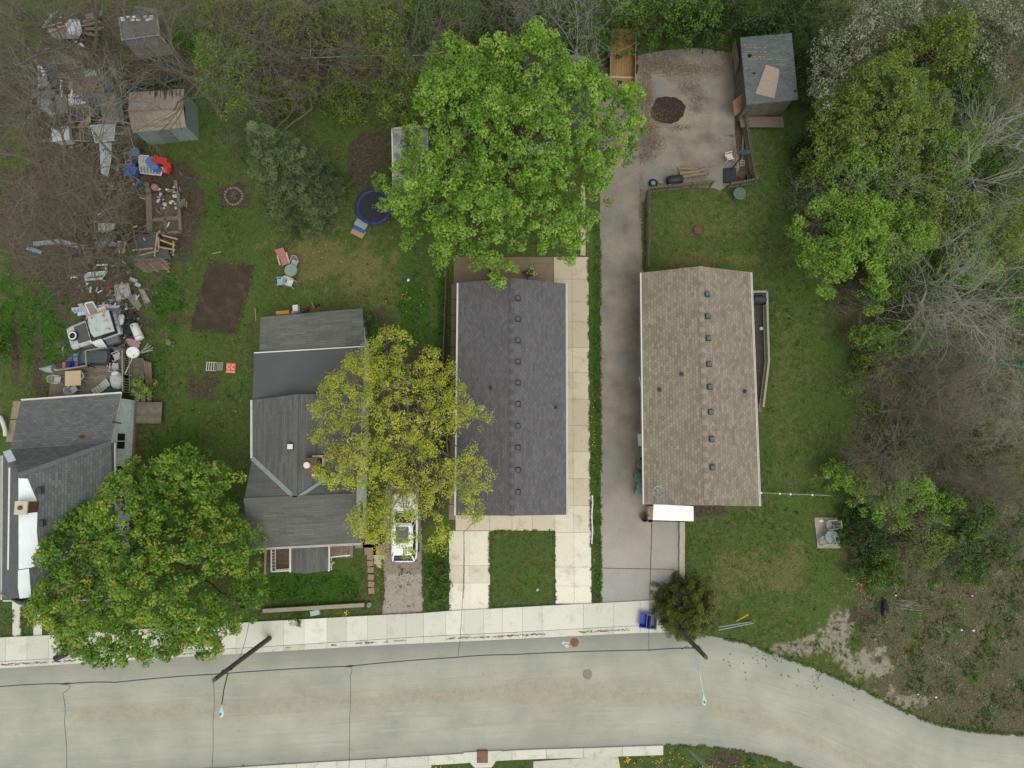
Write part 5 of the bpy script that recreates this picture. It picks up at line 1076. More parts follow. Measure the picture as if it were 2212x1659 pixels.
root = thing("skylight_shed", "collapsing grey shed with rows of white skylights in the top left trees", "shed", at(320, 90, 0))
q = [at(257, 38, 2.6), at(339, 22, 2.4), at(344, 76, 2.2), at(263, 87, 2.2)]; M_gpanel = planks("grey_metal_roof", A(112, 114, 114), A(126, 128, 128), .5, 4, A(80, 82, 84), .6, True)
k = MB(); k.slab(q, .06); k.slab([at(266, 86, 2.1), at(344, 78, 2.1), at(376, 116, 1.1), at(300, 128, 1.0)], .05); k.slab([at(290, 12, 2.8), at(343, 20, 2.6), at(340, 27, 2.5), at(300, 34, 2.6)], .05); rf = k.build("roof", M_gpanel, root, world=True)
for i, (x, y) in enumerate(((266, 44), (277, 38), (287, 44), (290, 37.5), (299, 44), (314, 36), (319, 43), (326, 41), (328, 36), (265, 40))):
    p = on_plane(x, y, q[0], (q[1] - q[0]).cross(q[3] - q[0])); k = MB(); k.box((p.x, p.y, p.z + .04), (.28, .17, .03), .1); k.build("skylight", M_white, rf, world=True)
k = MB(); k.bar(q[1], q[2], .07, .07); k.bar(q[3], q[2], .07, .07); k.bar(at(344, 76, 2.2), at(372, 110, 1.2), .06, .06); k.bar(q[0], q[3], .05, .05); k.build("trim", M_steel, rf, world=True)
box_shed(root, [Vector((p.x + sx, p.y + sy, 0)) for p, sx, sy in zip(q, (.2, -.2, -.2, .2), (-.2, -.2, .2, .2))], 2.1, M_boards)

root = thing("flat_shed", "shed with a flaking white flat roof half hidden under the big maple", "shed", at(885, 340, 0))
q = [at(847, 278, 2.4), at(925, 272, 2.4), at(925, 410, 2.4), at(850, 412, 2.4)]; k = MB(); k.slab(q, .12)
m, t, b = nodes("flaking_white_roof", .8, .2); v = ocoord(t)
col = ramp(t, noise(t, v, 1.5, 6, .7), [(.34, A(112, 110, 104)), (.46, A(158, 158, 152)), (.58, A(196, 196, 188)), (.7, A(226, 226, 216))]); t.links.new(col, b.inputs['Base Color'])
rf = k.build("roof", m, root, world=True); box_shed(root, [Vector((p.x + sx, p.y + sy, 0)) for p, sx, sy in zip(q, (.1, -.1, -.1, .1), (-.1, -.1, .1, .1))], 2.3, M_boards)
k = MB(); k.bar(q[0] + Vector((0, 0, .03)), q[3] + Vector((0, 0, .03)), .1, .06); k.bar(q[0] + Vector((0, 0, .03)), q[1] + Vector((0, 0, .03)), .1, .06); k.build("trim", M_gutter, rf, world=True)
root = thing("garage", "grey-roofed garage glimpsed through the big maple crown", "garage", at(1180, 250, 0))
q = [at(1100, 210, 2.6), at(1263, 118, 2.6), at(1272, 280, 2.6), at(1100, 330, 2.6)]; q = [at(1130, 125, 2.6), at(1270, 118, 2.6), at(1275, 300, 2.6), at(1135, 306, 2.6)]; a, b = at(1199, 118, 3.6), at(1203, 306, 3.6); k = MB()
k.slab([q[0], a, b, q[3]], .1, 0, 1); k.slab([a, q[1], q[2], b], .1, 0, 1); k.build("roof", [shingle("slate_grey_shingles", A(100, 100, 110), A(112, 112, 120), A(84, 84, 92), .5, .18), M_gutter], root, world=True)
W = [Vector((p.x + sx, p.y + sy, 0)) for p, sx, sy in zip(q, (.25, -.25, -.25, .25), (-.25, -.25, .25, .25))]; box_shed(root, W, 2.55, M_siding2); add_door(root, W[3], W[2], .5, 2.4, 2.1, (0, -1), M_white)

# ------------------------------------------------------------------ vehicles
M_carwhite = mat("white_car_paint", A(244, 246, 248, 1.1), .18, .04, 1, spec=.6)
M_carglass = glassy("tinted_glass", A(30, 34, 42), .06, .7)
M_tyre = mat("tyre_rubber", A(38, 38, 40), .85, .15, 6)
M_alloy = mat("alloy", A(190, 194, 200), .3, .06, 4, metal=.7)
M_red = mat("red_lens", A(150, 24, 24), .25, .08)
M_lamp = mat("lamp_lens", A(220, 224, 228), .15, .05)
def wheel(root, c, r, w, axis_rz=0, name="wheel", flat_=False, rim=None):
    M = Matrix.Rotation(0 if flat_ else math.pi / 2, 3, 'Y'); M = Matrix.Rotation(axis_rz, 3, 'Z') @ M
    k = MB(); k.lathe([(r * .55, -w / 2), (r * .9, -w / 2), (r, -w * .3), (r, w * .3), (r * .9, w / 2), (r * .55, w / 2)], c, 24, 0, M); o = k.build("tyre" if name == "wheel" else name, M_tyre, root, smooth=True)
    k = MB(); cc = Vector(c)
    for s in (-1, 1):
        k.lathe([(r * .5, s * w * .34), (r * .58, s * w * .46), (r * .58, s * w * .3)], c, 24, 0, M); k.lathe([(.0, s * w * .38), (r * .14, s * w * .36)], c, 12, 0, M)
        for i in range(6):
            a = i * math.pi / 3; u = M @ Vector((math.cos(a), math.sin(a), 0)); n = M @ Vector((0, 0, 1)); k.bar(cc + n * s * w * .36 + u * r * .1, cc + n * s * w * .38 + u * r * .55, .05, .03)
    k.build("rim", rim or M_alloy, o); return o
def ring(y, hw, z0, z1, n=16, p=3.2):
    o = []
    for i in range(n):
        a = 2 * math.pi * i / n; c, s = math.cos(a), math.sin(a); f = (abs(c) ** p + abs(s) ** p) ** (-1 / p); o.append(Vector((hw * c * f, y, (z0 + z1) / 2 + (z1 - z0) / 2 * s * f)))
    return o
pc = at(873, 1139, .9); t = thing("parked_suv", "white parked crossover with a dark sunroof under the budding tree", "car", (pc.x, pc.y, 0.02), rad(0.5)); k = MB()
k.loft([ring(y, hw, a, b) for y, hw, a, b in ((-2.36, .62, .5, .86), (-2.3, .8, .36, .98), (-2.1, .88, .28, 1.04), (-1.3, .93, .24, 1.06), (0, .935, .24, 1.04), (1.1, .93, .24, 1.04), (1.5, .92, .25, 1.02), (1.95, .87, .28, .95), (2.22, .76, .34, .84), (2.36, .52, .42, .7))]); body = k.build("body", M_carwhite, t, smooth=True)
def gh(y, hw, z): return Vector((-hw, y, z)), Vector((hw, y, z))
k = MB(); rr = []                                      # cabin: glass band below, white roof above
base = [(-2.26, .74), (-1.8, .83), (-.6, .83), (.5, .82), (1.05, .70)]; roofp = [(-1.8, .62), (-1.45, .7), (-.6, .73), (.1, .71), (.36, .6)]
lo = [Vector((-h, y, 1.0)) for y, h in base] + [Vector((h, y, 1.0)) for y, h in base[::-1]]; hi = [Vector((-h, y, 1.58 if 0 < i < 4 else 1.5)) for i, (y, h) in enumerate(roofp)] + [Vector((h, y, 1.58 if 0 < 4 - i < 4 else 1.5)) for i, (y, h) in enumerate(roofp[::-1])]
n = 10
for nm, idx in (("side_window", (0, 1, 2, 3)), ("windscreen", (4,)), ("side_window", (5, 6, 7, 8)), ("rear_window", (9,))):
    k = MB()
    for i in idx: j = (i + 1) % n; k.add([lo[i], lo[j], hi[j], hi[i]], [[0, 1, 2, 3]])
    k.build(nm, M_carglass, t)
k = MB(); top = [p * 1 + Vector((0, 0, .05)) for p in hi]; ins = [Vector((p.x * .9, (p.y + .75) * .86 - .75, 1.665)) for p in hi]; k.loft([hi, top, ins]); rfp = k.build("roof", M_carwhite, t, smooth=False)
k = MB(); k.slab([(-.42, -.95, 1.69), (.42, -.95, 1.69), (.44, .0, 1.685), (.36, .12, 1.68), (-.36, .12, 1.68), (-.44, 0, 1.685)], .02); k.build("sunroof", glassy("sunroof_glass", A(92, 98, 98), .1), rfp)
k = MB(); k.bar((-.62, -1.55, 1.66), (-.62, .1, 1.66), .04); k.build("roof_rail", M_carwhite, rfp); k = MB(); k.bar((.62, -1.55, 1.66), (.62, .1, 1.66), .04); k.build("roof_rail", M_carwhite, rfp)
for s in (-1, 1):
    for a in (1, 2, 3):
        k = MB(); p, q = lo[a if s < 0 else 9 - a], hi[a if s < 0 else 9 - a]; k.bar(p + Vector((s * .012, 0, 0)), q + Vector((s * .012, 0, 0)), .07, .03); k.build("pillar", M_carwhite, t)
    for a, w in ((0, .1), (4, .09)): k = MB(); k.bar(lo[a if s < 0 else 9 - a], hi[a if s < 0 else 9 - a], w, .05); k.build("pillar", M_carwhite, t)
for s in (-1, 1):
    k = MB(); k.blob((s * 1.03, .72, 1.06), (.24, .16, .16), 3, .03); k.build("mirror", M_carwhite, t, smooth=True)
    k = MB(); k.blob((s * .62, 2.16, .82), (.36, .3, .14), 4, .03); k.build("headlight", M_lamp, t, smooth=True)
    k = MB(); k.box((s * .74, -2.27, .82), (.26, .1, .2)); k.build("tail_light", M_red, t)
    for y in (-1.45, 1.42): wheel(t, (s * .84, y, .34), .34, .22)
k = MB(); k.bar((-.55, -2.16, 1.13), (.55, -2.16, 1.13), .02); k.bar((0, -2.24, 1.02), (.42, -2.2, 1.06), .03); k.build("rear_wiper", M_black, t)
k = MB(); k.bar((-.5, 1.06, 1.05), (.05, 1.1, 1.06), .03); k.bar((.05, 1.06, 1.05), (.5, 1.1, 1.05), .03); k.build("wiper", M_black, t)

# wreck of a pickup among the junk (nose to the left)
pw = at(205, 713, .8); hd = ang((256, 698), (152, 733)); t = thing("wrecked_pickup", "rusting white pickup wreck with a wheel lying on its nose", "truck", (pw.x, pw.y, 0), hd - math.pi / 2)
M_wreck = None
m, tt, b = nodes("rusted_white_paint", .6, .3); v = ocoord(tt); nn2 = noise(tt, v, 2.6, 7, .72)
col = ramp(tt, nn2, [(.30, A(110, 62, 38)), (.39, A(160, 120, 96)), (.45, A(184, 194, 192)), (.8, A(206, 216, 214))]); tt.links.new(col, b.inputs['Base Color']); M_wreck = m
k = MB(); k.loft([ring(y, hw, a, b_, 16, 4) for y, hw, a, b_ in ((-1.75, .78, .5, .95), (-1.7, .86, .4, 1.0), (-.2, .9, .35, 1.02), (.9, .9, .35, .98), (1.6, .86, .38, .92), (1.9, .8, .42, .84))]); k.build("body", M_wreck, t)
k = MB(); k.loft([[Vector((x * .84, y, 1.0)) for x, y in ((-1, -1.6), (1, -1.6), (1, .35), (-1, .35))], [Vector((x * .74, y, 1.5)) for x, y in ((-1, -1.55), (1, -1.55), (1, -.15), (-1, -.15))]]); cab = k.build("cab", mat("cab_dark_glass", A(56, 60, 60), .4, .2, 3), t)
k = MB(); k.slab([(-.8, -1.68, 1.56), (.8, -1.68, 1.56), (.76, -.2, 1.55), (.4, -.05, 1.53), (-.4, -.05, 1.53), (-.76, -.2, 1.55)], .07); k.build("roof", M_wreck, t)
k = MB(); k.slab([(-.72, .02, 1.3), (.72, .02, 1.3), (.78, .3, 1.08), (-.78, .3, 1.08)], .02); k.build("windscreen", M_carglass, cab)
k = MB(); k.slab([(-.66, .42, 1.05), (.66, .42, 1.05), (.62, 1.25, 1.02), (-.62, 1.25, 1.02)], .05); k.build("bonnet", mat("grey_bonnet", A(88, 88, 84), .7, .15, 2), t)
k = MB(); k.slab([(.8, -1.6, 1.35), (1.02, -1.3, 1.3), (1.0, .1, 1.2), (.78, .2, 1.2)], .05); k.build("door_panel", mat("yellow_panel", A(206, 168, 108), .6, .12, 3), t)
for s in (-1, 1):
    for y in (-1.2, 1.25): wheel(t, (s * .78, y, .32), .32, .2)
w_ = thing("scrap_rubber_ring", "wheel with a white-ringed tyre lying on the pickup wreck", "wheel", at(160, 726, .98), 0); wheel(w_, (0, 0, .08), .36, .2, 0, "tyre", True, M_black)
k = MB(); k.lathe([(.2, .17), (.235, .2), (.27, .2), (.3, .17)], (0, 0, .03), 24); k.build("white_ring", M_white, w_)

# dump trailer with a timber floor beside the maple
root = thing("dump_trailer", "timber-floored tipper trailer parked at the top of the asphalt pad", "trailer", at(1344, 140, 0)); k = MB()
q = atv([(1318, 84), (1371, 84), (1369, 183), (1316, 180)], .95); k.slab(q, .12); k.build("bed", planks("trailer_boards", A(150, 116, 74), A(172, 136, 90), .2, 4, A(84, 62, 40), .85, True), root, world=True)
M_tan = mat("tan_paint", A(150, 136, 112), .7, .15, 4)
for a, b in ((0, 3), (1, 2)):
    k = MB(); k.bar(q[a] + Vector((0, 0, .3)), q[b] + Vector((0, 0, .3)), .06, .62); k.build("side_board", M_tan, root, world=True)
k = MB(); k.bar(q[0] + Vector((0, 0, .55)), q[1] + Vector((0, 0, .55)), .07, 1.1); c = (q[0] + q[1]) / 2; k.bar(c + Vector((0, 0, .2)), q[0] + Vector((0, -.55, .05)), .06, .05); k.bar(c + Vector((0, 0, .2)), q[1] + Vector((0, -.55, .05)), .06, .05); k.build("headboard", mat("tan_headboard", A(170, 134, 96), .8, .12, 4), root, world=True)
k = MB(); a, b = at(1317, 166, 1.0), at(1369, 168, 1.0); k.bar(a, b, .14, .06); k.build("cross_rail", mat("pale_rail", A(190, 172, 144), .6, .1, 4), root, world=True); k = MB(); k.box(at(1339, 179, 1.02), (.4, .3, .08)); k.build("hatch", M_black, root, world=True)
c = (q[0] + q[2]) / 2
for s in (-1, 1):
    for y in (-.5, .5): wheel(root, (s * .98, y + 0, .33), .33, .22)
k = MB(); k.bar(Vector((c.x, c.y - 1.6, .5)), Vector((c.x, c.y - 3.0, .45)), .1, .1); k.build("drawbar", M_black, root, world=True)

# ------------------------------------------------------------------ street
def utility_pole(label, tx, ty, h, lean=0):
    p = at(tx, ty, h); t = thing("utility_pole", label, "pole", (p.x, p.y, 0)); k = MB(); k.tube([(0, 0, -.1), (0, 0, h * .5), (0, 0, h)], [.17, .15, .12], 14); k.build("shaft", M_pole, t); return t
P1 = utility_pole("wooden utility pole by the street maple, its base on the pavement", 462, 1469, 8.8)
P2 = utility_pole("wooden utility pole rising out of the yew at the bend", 1525, 1420, 8.8)
for P_, hw in ((P1, 6.9), (P2, 6.6)):
    for i, (dx, z) in enumerate(((.2, hw), (-.2, hw + .25))):
        k = MB(); k.tube([(dx, 0, z - .08), (dx, 0, z + .1)], .05, 8); k.bar((0, 0, z), (dx, 0, z), .04); k.build("insulator", M_black, P_)
def street_lamp(label, a, b, h_, pole, z, shaft_mat):
    """lamp arm bolted to its pole, cobra head at the end"""
    A_, B_, H_ = at(*a, z), at(*b, z + .25), at(*h_, z + .25); A_ = Vector((MW[pole.name].translation.x, MW[pole.name].translation.y, z - .1)).lerp(A_, .999)
    t = thing("street_lamp", label, "street lamp", (A_.x, A_.y, 0)); k = MB(); k.tube([A_, A_.lerp(B_, .5) + Vector((0, 0, .12)), B_], .032, 8); k.build("arm", shaft_mat, t, world=True)
    d = (H_ - B_); d.z = 0; L = d.length; d.normalize(); s = Vector((-d.y, d.x, 0)); k = MB(); R_ = []
    for f, w, hh in ((0, .05, .05), (.35, .07, .06), (.55, .13, .09), (.8, .17, .11), (1.05, .14, .08), (1.2, .05, .04)):
        c = B_ + d * L * f; R_.append([c + s * w * math.cos(a) + Vector((0, 0, hh * math.sin(a))) for a in [i * math.pi / 4 for i in range(8)]])
    k.loft(R_); hd_ = k.build("lamp_head", mat("lamp_head_grey", A(206, 222, 222), .4, .05, 3), t, world=True, smooth=True)
    k = MB(); c = B_ + d * L * .85 + Vector((0, 0, .1)); k.tube([c, c + Vector((0, 0, .08))], .06, 10); k.build("photocell", mat("photocell_blue", A(74, 110, 122), .4, .1), hd_, world=True)
street_lamp("street lamp reaching over the road from the pole by the street maple", (492, 1455), (479, 1522), (478, 1545), P1, 7.4, M_black)
street_lamp("street lamp on a long galvanised arm from the pole at the bend", (1500, 1402), (1519, 1497), (1521, 1519), P2, 7.4, M_steel)
M_wire = mat("black_cable", A(48, 56, 62), .6, .1); M_bluewire = mat("blue_black_cable", A(58, 76, 92), .6, .12)
def wire(name, label, pts, r=.018, m=None, group=None, n=6, sag=.15):
    P = [at(*p) for p in pts]; Q = []
    for a, b in zip(P, P[1:]):
        for i in range(n): f = i / n; Q.append(a.lerp(b, f) - Vector((0, 0, sag * 4 * f * (1 - f))))
    Q.append(P[-1]); k = MB(); k.tube(Q, r, 5); return tag(k.build(name, m or M_wire), label, "cable", group)
zw = 6.8
wire("overhead_line", "bundled overhead line along the road between the two wooden poles", [(470, 1456, zw), (755, 1439, zw - .1), (985, 1420, zw - .15), (1106, 1414, zw - .1), (1403, 1404, zw - .1), (1516, 1400, zw)], .03, M_bluewire)
wire("overhead_line", "overhead line running off to the left edge from the first pole", [(470, 1456, zw), (250, 1474, zw - .1), (147, 1477, zw - .1), (0, 1483, zw), (-300, 1490, zw)], .03, M_bluewire)
def splice(label, x, y): k = MB(); a, b = at(x - 9, y + 1, zw - .07), at(x + 10, y - 1, zw - .07); k.tube([a, a.lerp(b, .5), b], [.03, .06, .03], 8); tag(k.build("cable_splice", M_black), label, "splice")
splice("black splice on the line at the far left of the road", 142, 1477); splice("black splice on the line above the middle of the road", 755, 1439)
wire("service_drop", "thin cable dropping from the line to the bottom edge, far left", [(145, 1480, zw), (149, 1487, zw - .1), (135, 1498, zw - .2), (139, 1560, zw - .4), (142, 1700, zw)], .014)
wire("service_drop", "thin cable from the first pole down across the road", [(461, 1474, 7.6), (460, 1560, 7.2), (455, 1700, 7.4)], .014)
wire("service_drop", "thin cable crossing the road from the splice in the middle", [(757, 1441, zw), (760, 1450, zw - .1), (757, 1458, zw - .2), (755, 1560, zw - .3), (752, 1700, zw)], .014)
wire("service_drop", "thin cable to the charcoal-roofed bungalow over its concrete drive", [(989, 1420, zw), (990, 1404, zw - .1), (993, 1395, zw - .1), (1001, 1259, 5.4), (1002, 1150, 4.2), (1040, 1110, 3.4)], .014)
wire("service_drop", "thin cable to the tan bungalow over the asphalt drive", [(1403, 1404, zw), (1402, 1384, zw - .1), (1404, 1300, 5.6), (1409, 1128, 3.9), (1416, 1064, 4.0)], .014)
wire("service_drop", "thin cable from the first pole into the street maple", [(500, 1447, 7), (516, 1425, 6.7), (535, 1360, 6.2), (545, 1280, 5.6)], .014)
wire("wire_loop", "loose loop of spare cable hanging by the pole at the bend", [(1466, 1399, zw - .1), (1474, 1402, zw - .1), (1484, 1396, zw), (1490, 1400, zw - .1), (1480, 1401, zw - .2)], .02, None, None, 3, .02)
def guy(label, pts, r=.035):
    k = MB()
    for a, b in pts: k.tube([at(*a), at(*b)], r, 6)
    return tag(k.build("guy_wire", M_steel), label, "guy wire")
guy("pair of steel guy rods anchored in the grass beside the yew", [((1552, 1355, 1.7), (1624, 1343, .1)), ((1552, 1361, 1.7), (1627, 1346, .1))])
guy("pair of steel guy rods at the bottom edge in the dandelions", [((1490, 1620, .1), (1540, 1665, 2)), ((1484, 1617, .1), (1528, 1662, 2))])
t = tag(MB().tube([at(1591, 1341, .1), at(1615, 1328, 1.2)], .05, 8).build("guy_marker", mat("yellow_plastic", A(232, 200, 40), .5, .06)), "yellow plastic guy wire sleeve beside the yew", "marker")
def cover_(name, label, cat, x, y, r, m, m2, grate=False):
    p = at(x, y, .012); t = thing(name, label, cat, p); k = MB(); k.lathe([(r, -.004), (r, .006), (r * .92, .012), (0, .012)], (0, 0, 0), 28); k.build("frame", m2, t); k = MB()
    for i in range(-4, 5):
        L = math.sqrt(max(0, r * r * .75 - (i * r / 5) ** 2)); k.box((i * r / 5, 0, .015), (r * .07, L * 2, .006)); k.box((0, i * r / 5, .0148), (L * 2, r * .07, .006))
    k.build("lid", m, t)
cover_("manhole_cover", "rusty red manhole cover near the kerb", "manhole cover", 1241, 1387.5, .31, M_rust, mat("rust_red_iron", A(172, 112, 84), .85, .15, 6))
cover_("manhole_cover", "dusty grey manhole cover in the middle of the road", "manhole cover", 1269, 1457, .33, mat("dusty_iron", A(156, 150, 130), .9, .12, 6), mat("dusty_iron_dark", A(148, 142, 122), .9, .12, 6))
p = at(1042, 1634, .09); t = thing("storm_drain", "rusty square drain grate set in the far kerb", "drain grate", (p.x, p.y, .105)); k = MB(); k.box((0, 0, 0), (.74, .8, .02)); k.build("frame", mat("drain_rust", A(96, 62, 50), .9, .2, 5), t); k = MB()
for i in range(-4, 5): k.box((i * .08, 0, .02), (.03, .7, .02)); k.box((0, i * .08, .021), (.66, .03, .02))
k.build("grate", mat("drain_bars", A(164, 126, 104), .9, .2, 5), t)
k = MB(); PT = mat("white_survey_paint", A(228, 236, 226), .8, .05)    # sprayed survey arrow and scribble
def paint(pts, w=.05):
    P = [at(x, y, .014) for x, y in pts]
    for i, (a, b) in enumerate(zip(P, P[1:])): k.bar(a + Vector((0, 0, .0006 * (i % 3))), b + Vector((0, 0, .0006 * (i % 3))), w, .004)
paint([(1230, 1388), (1214, 1389)]); paint([(1219, 1386), (1213.5, 1389), (1218, 1392)]); paint([(1219, 1394), (1222, 1393), (1221, 1396), (1225, 1395), (1224, 1398.5), (1228, 1397), (1227, 1393.5), (1223, 1392.5)])
tag(k.build("survey_mark", PT), "white spray-painted arrow and scribble beside the rusty manhole", "road marking")
def bin_(name, label, cat, x, y, w, d, h, m, rz=0, hollow=True, z=0, group=None, lid=None):
    """open tapered tub or crate with a rim"""
    p = at(x, y, z + h); t = thing(name, label, cat, (p.x, p.y, z), rz, group); k = MB(); b_ = .82; T = .025
    o0, o1 = [(-w / 2 * b_, -d / 2 * b_), (w / 2 * b_, -d / 2 * b_), (w / 2 * b_, d / 2 * b_), (-w / 2 * b_, d / 2 * b_)], [(-w / 2, -d / 2), (w / 2, -d / 2), (w / 2, d / 2), (-w / 2, d / 2)]
    V3 = lambda L, s, zz: [Vector((x_ * s, y_ * s, zz)) for x_, y_ in L]
    k.loft([V3(o0, 1, 0), V3(o1, 1, h), V3(o1, 1.06, h), V3(o1, 1.06, h - .03), V3(o1, .92, h), V3(o0, .9, .04)]); k.build("tub", m, t)
    if lid: k = MB(); k.loft([V3(o1, 1.07, h + .005), V3(o1, 1.05, h + .035), V3(o1, .7, h + .05)]); k.build("lid", lid, t)
    return t
def drum(name, label, cat, x, y, r, h, m, z=0, lid=None, group=None, top=None, rz=0):
    p = at(x, y, z + h); t = thing(name, label, cat, (p.x, p.y, z), rz, group); k = MB(); k.lathe([(r * .82, 0), (r * .95, h * .5), (r, h * .93), (r * 1.05, h * .94), (r * 1.05, h), (r * .93, h), (r * .78, .04), (0, .04)] if top is None else [(r * .82, 0), (r, h * .95), (r * .97, h), (0, h)], (0, 0, 0), 22); k.build("tub", m, t)
    if lid: k = MB(); k.lathe([(r * 1.08, h), (r * 1.08, h + .03), (r * .9, h + .06), (r * .3, h + .08), (0, h + .08)], (0, 0, 0), 22); o = k.build("lid", lid, t); k = MB(); k.bar((-r * .35, 0, h + .1), (r * .35, 0, h + .1), .05, .04); k.build("handle", lid, o)
    return t
M_blue = mat("blue_plastic", A(48, 84, 196), .5, .08); M_bluebin = mat("bright_blue_plastic", A(40, 92, 170), .5, .1); M_greyp = mat("grey_plastic", A(122, 132, 124), .6, .1); M_greenp = mat("green_plastic", A(84, 128, 96), .55, .1); M_wp = mat("white_plastic", A(224, 224, 214), .5, .06); M_chair = mat("pale_grey_plastic", A(176, 178, 170), .5, .08)
bin_("recycling_box", "blue recycling box on the pavement by the yew", "recycling box", 1394, 1341, .75, .95, .42, M_blue, rad(-8), z=.125); bin_("recycling_box", "grey recycling box on the pavement by the yew", "recycling box", 1408, 1344, .68, .9, .4, M_greyp, rad(-6), z=.125)
p = at(130, 1417, .4); t = thing("wheelie_bin", "dark grey bin lying tipped over on the pavement at the left", "bin", (p.x, p.y, .12), rad(28)); k = MB(); M = Matrix.Rotation(math.pi / 2, 3, 'Y'); k.lathe([(.2, -.4), (.24, .3), (.26, .38), (.22, .38), (.18, -.3), (0, -.3)], (0, 0, .26), 18, 0, M); k.build("tub", M_black, t); k = MB(); k.lathe([(.0, .41), (.2, .4), (.25, .36)], (0, 0, .26), 18, 0, M); k.build("lid", mat("brown_black", A(60, 50, 50), .5, .1), t)
drum("round_bin", "dark blue round bin on the pavement under the street maple", "bin", 194, 1412, .26, .6, mat("navy_plastic", A(52, 56, 92), .5, .1), .12)
k = MB(); a, b = at(569, 1319, .25), at(787, 1306, .25); k.bar(a, b, .26, .28); tag(k.build("timber_edging", mat("edging_concrete", A(170, 158, 138), .9, .12, 3, fine=.15)), "long pale beam edging the front lawn of the porch house", "edging beam")
k = MB(); k.box(at(681, 1323, .25), (.62, .34, .3), rad(12)); o = tag(k.build("meter_box", mat("pale_blue_plastic", A(168, 196, 190), .6, .08)), "pale blue box lying in the grass by the pavement", "box")
k = MB(); k.blob(at(797, 1306, .12), (.42, .36, .3), 5, .2); tag(k.build("rock", mat("grey_green_stone", A(140, 148, 132), .9, .2, 6)), "grey-green rock at the end of the pale beam", "rock")
M_stone = mat("pink_paver", A(164, 138, 116), .9, .14, 4, fine=.15)
for i, (x, y, w, d, l) in enumerate(((801, 1175, 1.1, .5, "pink slab at the foot of the porch steps, near the wall"), (819, 1187, .85, .75, "pink slab by the drive, next to the sand spill"), (800, 1187, .8, .75, "pink slab in the grass below the porch steps"), (778, 1176, .7, .5, "narrow pink slab right under the porch steps"))):
    k = MB(); k.box(at(x, y, .05), (w, d, .06), rad(R.uniform(-3, 3))); tag(k.build("paving_slab", M_stone), l, "paving slab", "slabs below the porch steps")
for i, y in enumerate((1203, 1217, 1231, 1247, 1262, 1276)):
    k = MB(); k.box(at(799.5 + i * .6, y, .05), (.42, .38, .09), rad(R.uniform(-8, 8))); tag(k.build("edging_brick", M_stone), "pinkish edging brick in the row between front lawn and gravel drive", "brick", "edging bricks by the gravel drive")
M_blk = mat("edging_block", A(190, 184, 164), .9, .12, 4, fine=.15)
for i in range(12):
    k = MB(); k.box(at(1473 + R.uniform(-.5, .5), 1133 + i * 11.3, .1), (.37, .36, .2), rad(R.uniform(-2, 2))); tag(k.build("edging_block", M_blk), "square concrete block in the row between asphalt drive and front lawn", "block", "edging blocks beside the asphalt drive")

# ------------------------------------------------------------------ yard furniture
def plastic_chair(name, label, m, loc, rz, group=None, slats=True, cushion=None, low=0):
    t = thing(name, label, "chair", loc, rz, group); h = .43 - low; k = MB(); k.slab([(-.24, -.24, h), (.24, -.24, h), (.22, .22, h + .02), (-.22, .22, h + .02)], .04); k.build("seat", cushion or m, t)
    k = MB(); pts = [(-.25 + .5 * i / 6, -.22 - .14 * math.sin(math.pi * i / 6)) for i in range(7)]
    for (x0, y0), (x1, y1) in zip(pts, pts[1:]): k.bar((x0, y0 - .1, h + .42), (x1, y1 - .1, h + .42), .04, .05)
    for x, y in pts: k.bar((x * .95, y + .02, h), (x, y - .1, h + .42), .045 if slats else .085, .02)
    k.build("backrest", m, t)
    for sx in (-1, 1):
        k = MB(); k.bar((sx * .27, -.26, h + .22), (sx * .28, .2, h + .2), .055, .03); k.bar((sx * .28, .2, h + .2), (sx * .25, .22, h), .04, .04); k.build("armrest", m, t)
        for sy in (-1, 1): k = MB(); k.bar((sx * .23, sy * .22, h), (sx * .29, sy * .3, 0), .045, .045); k.build("leg", m, t)
    return t
def gz(x, y, z=0): p = at(x, y, z); return (p.x, p.y, z)
def round_table(name, label, x, y, r, h, m, mleg):
    p = at(x, y, h); t = thing(name, label, "table", (p.x, p.y, 0)); k = MB(); k.lathe([(0, h - .012), (r * .97, h - .012), (r * .97, h), (0, h)], (0, 0, 0), 32); k.build("tabletop", m, t)
    k = MB(); k.tube([(r * math.cos(a), r * math.sin(a), h) for a in [i * math.pi / 16 for i in range(33)]], .02, 6); k.lathe([(.0, h + .02), (.06, h + .015), (.06, h)], (0, 0, 0), 12); k.build("rim", mleg, t)
    for i in range(4): a = rad(45 + 90 * i); k = MB(); k.tube([(r * .12 * math.cos(a), r * .12 * math.sin(a), h - .04), (r * .7 * math.cos(a), r * .7 * math.sin(a), h - .05), (r * .8 * math.cos(a), r * .8 * math.sin(a), 0)], .018, 6); k.build("leg", mleg, t)
    return t
M_gl = clearglass("frosted_table_glass", A(150, 168, 156), .8); M_gl2 = clearglass("green_table_glass", A(92, 124, 106), .72); M_gl3 = clearglass("blue_table_glass", A(140, 160, 156), .62); M_tleg = mat("grey_green_metal", A(120, 140, 128), .5, .08)
round_table("glass_table", "round pale glass table on the back lawn by the pink chair", 628, 584, .45, .72, M_gl, M_tleg)
round_table("glass_table", "round green glass table by the corner of the picket fence", 1598, 418, .43, .72, M_gl2, M_tleg)
round_table("glass_table", "round glass table on the stone patio at the right", 1797, 1160, .46, .72, M_gl3, mat("teal_metal", A(92, 122, 120), .5, .1))
plastic_chair("garden_chair", "white chair tucked in beside the round glass table on the back lawn", M_chair, gz(640, 572), rad(160)); plastic_chair("garden_chair", "light blue plastic chair on the back lawn", mat("light_blue_plastic", A(150, 188, 212), .5, .06), gz(610, 612, .0), rad(92), slats=False)
plastic_chair("garden_chair", "white slatted chair beside the light blue one", M_wp, gz(630, 613), rad(-112), slats=False)
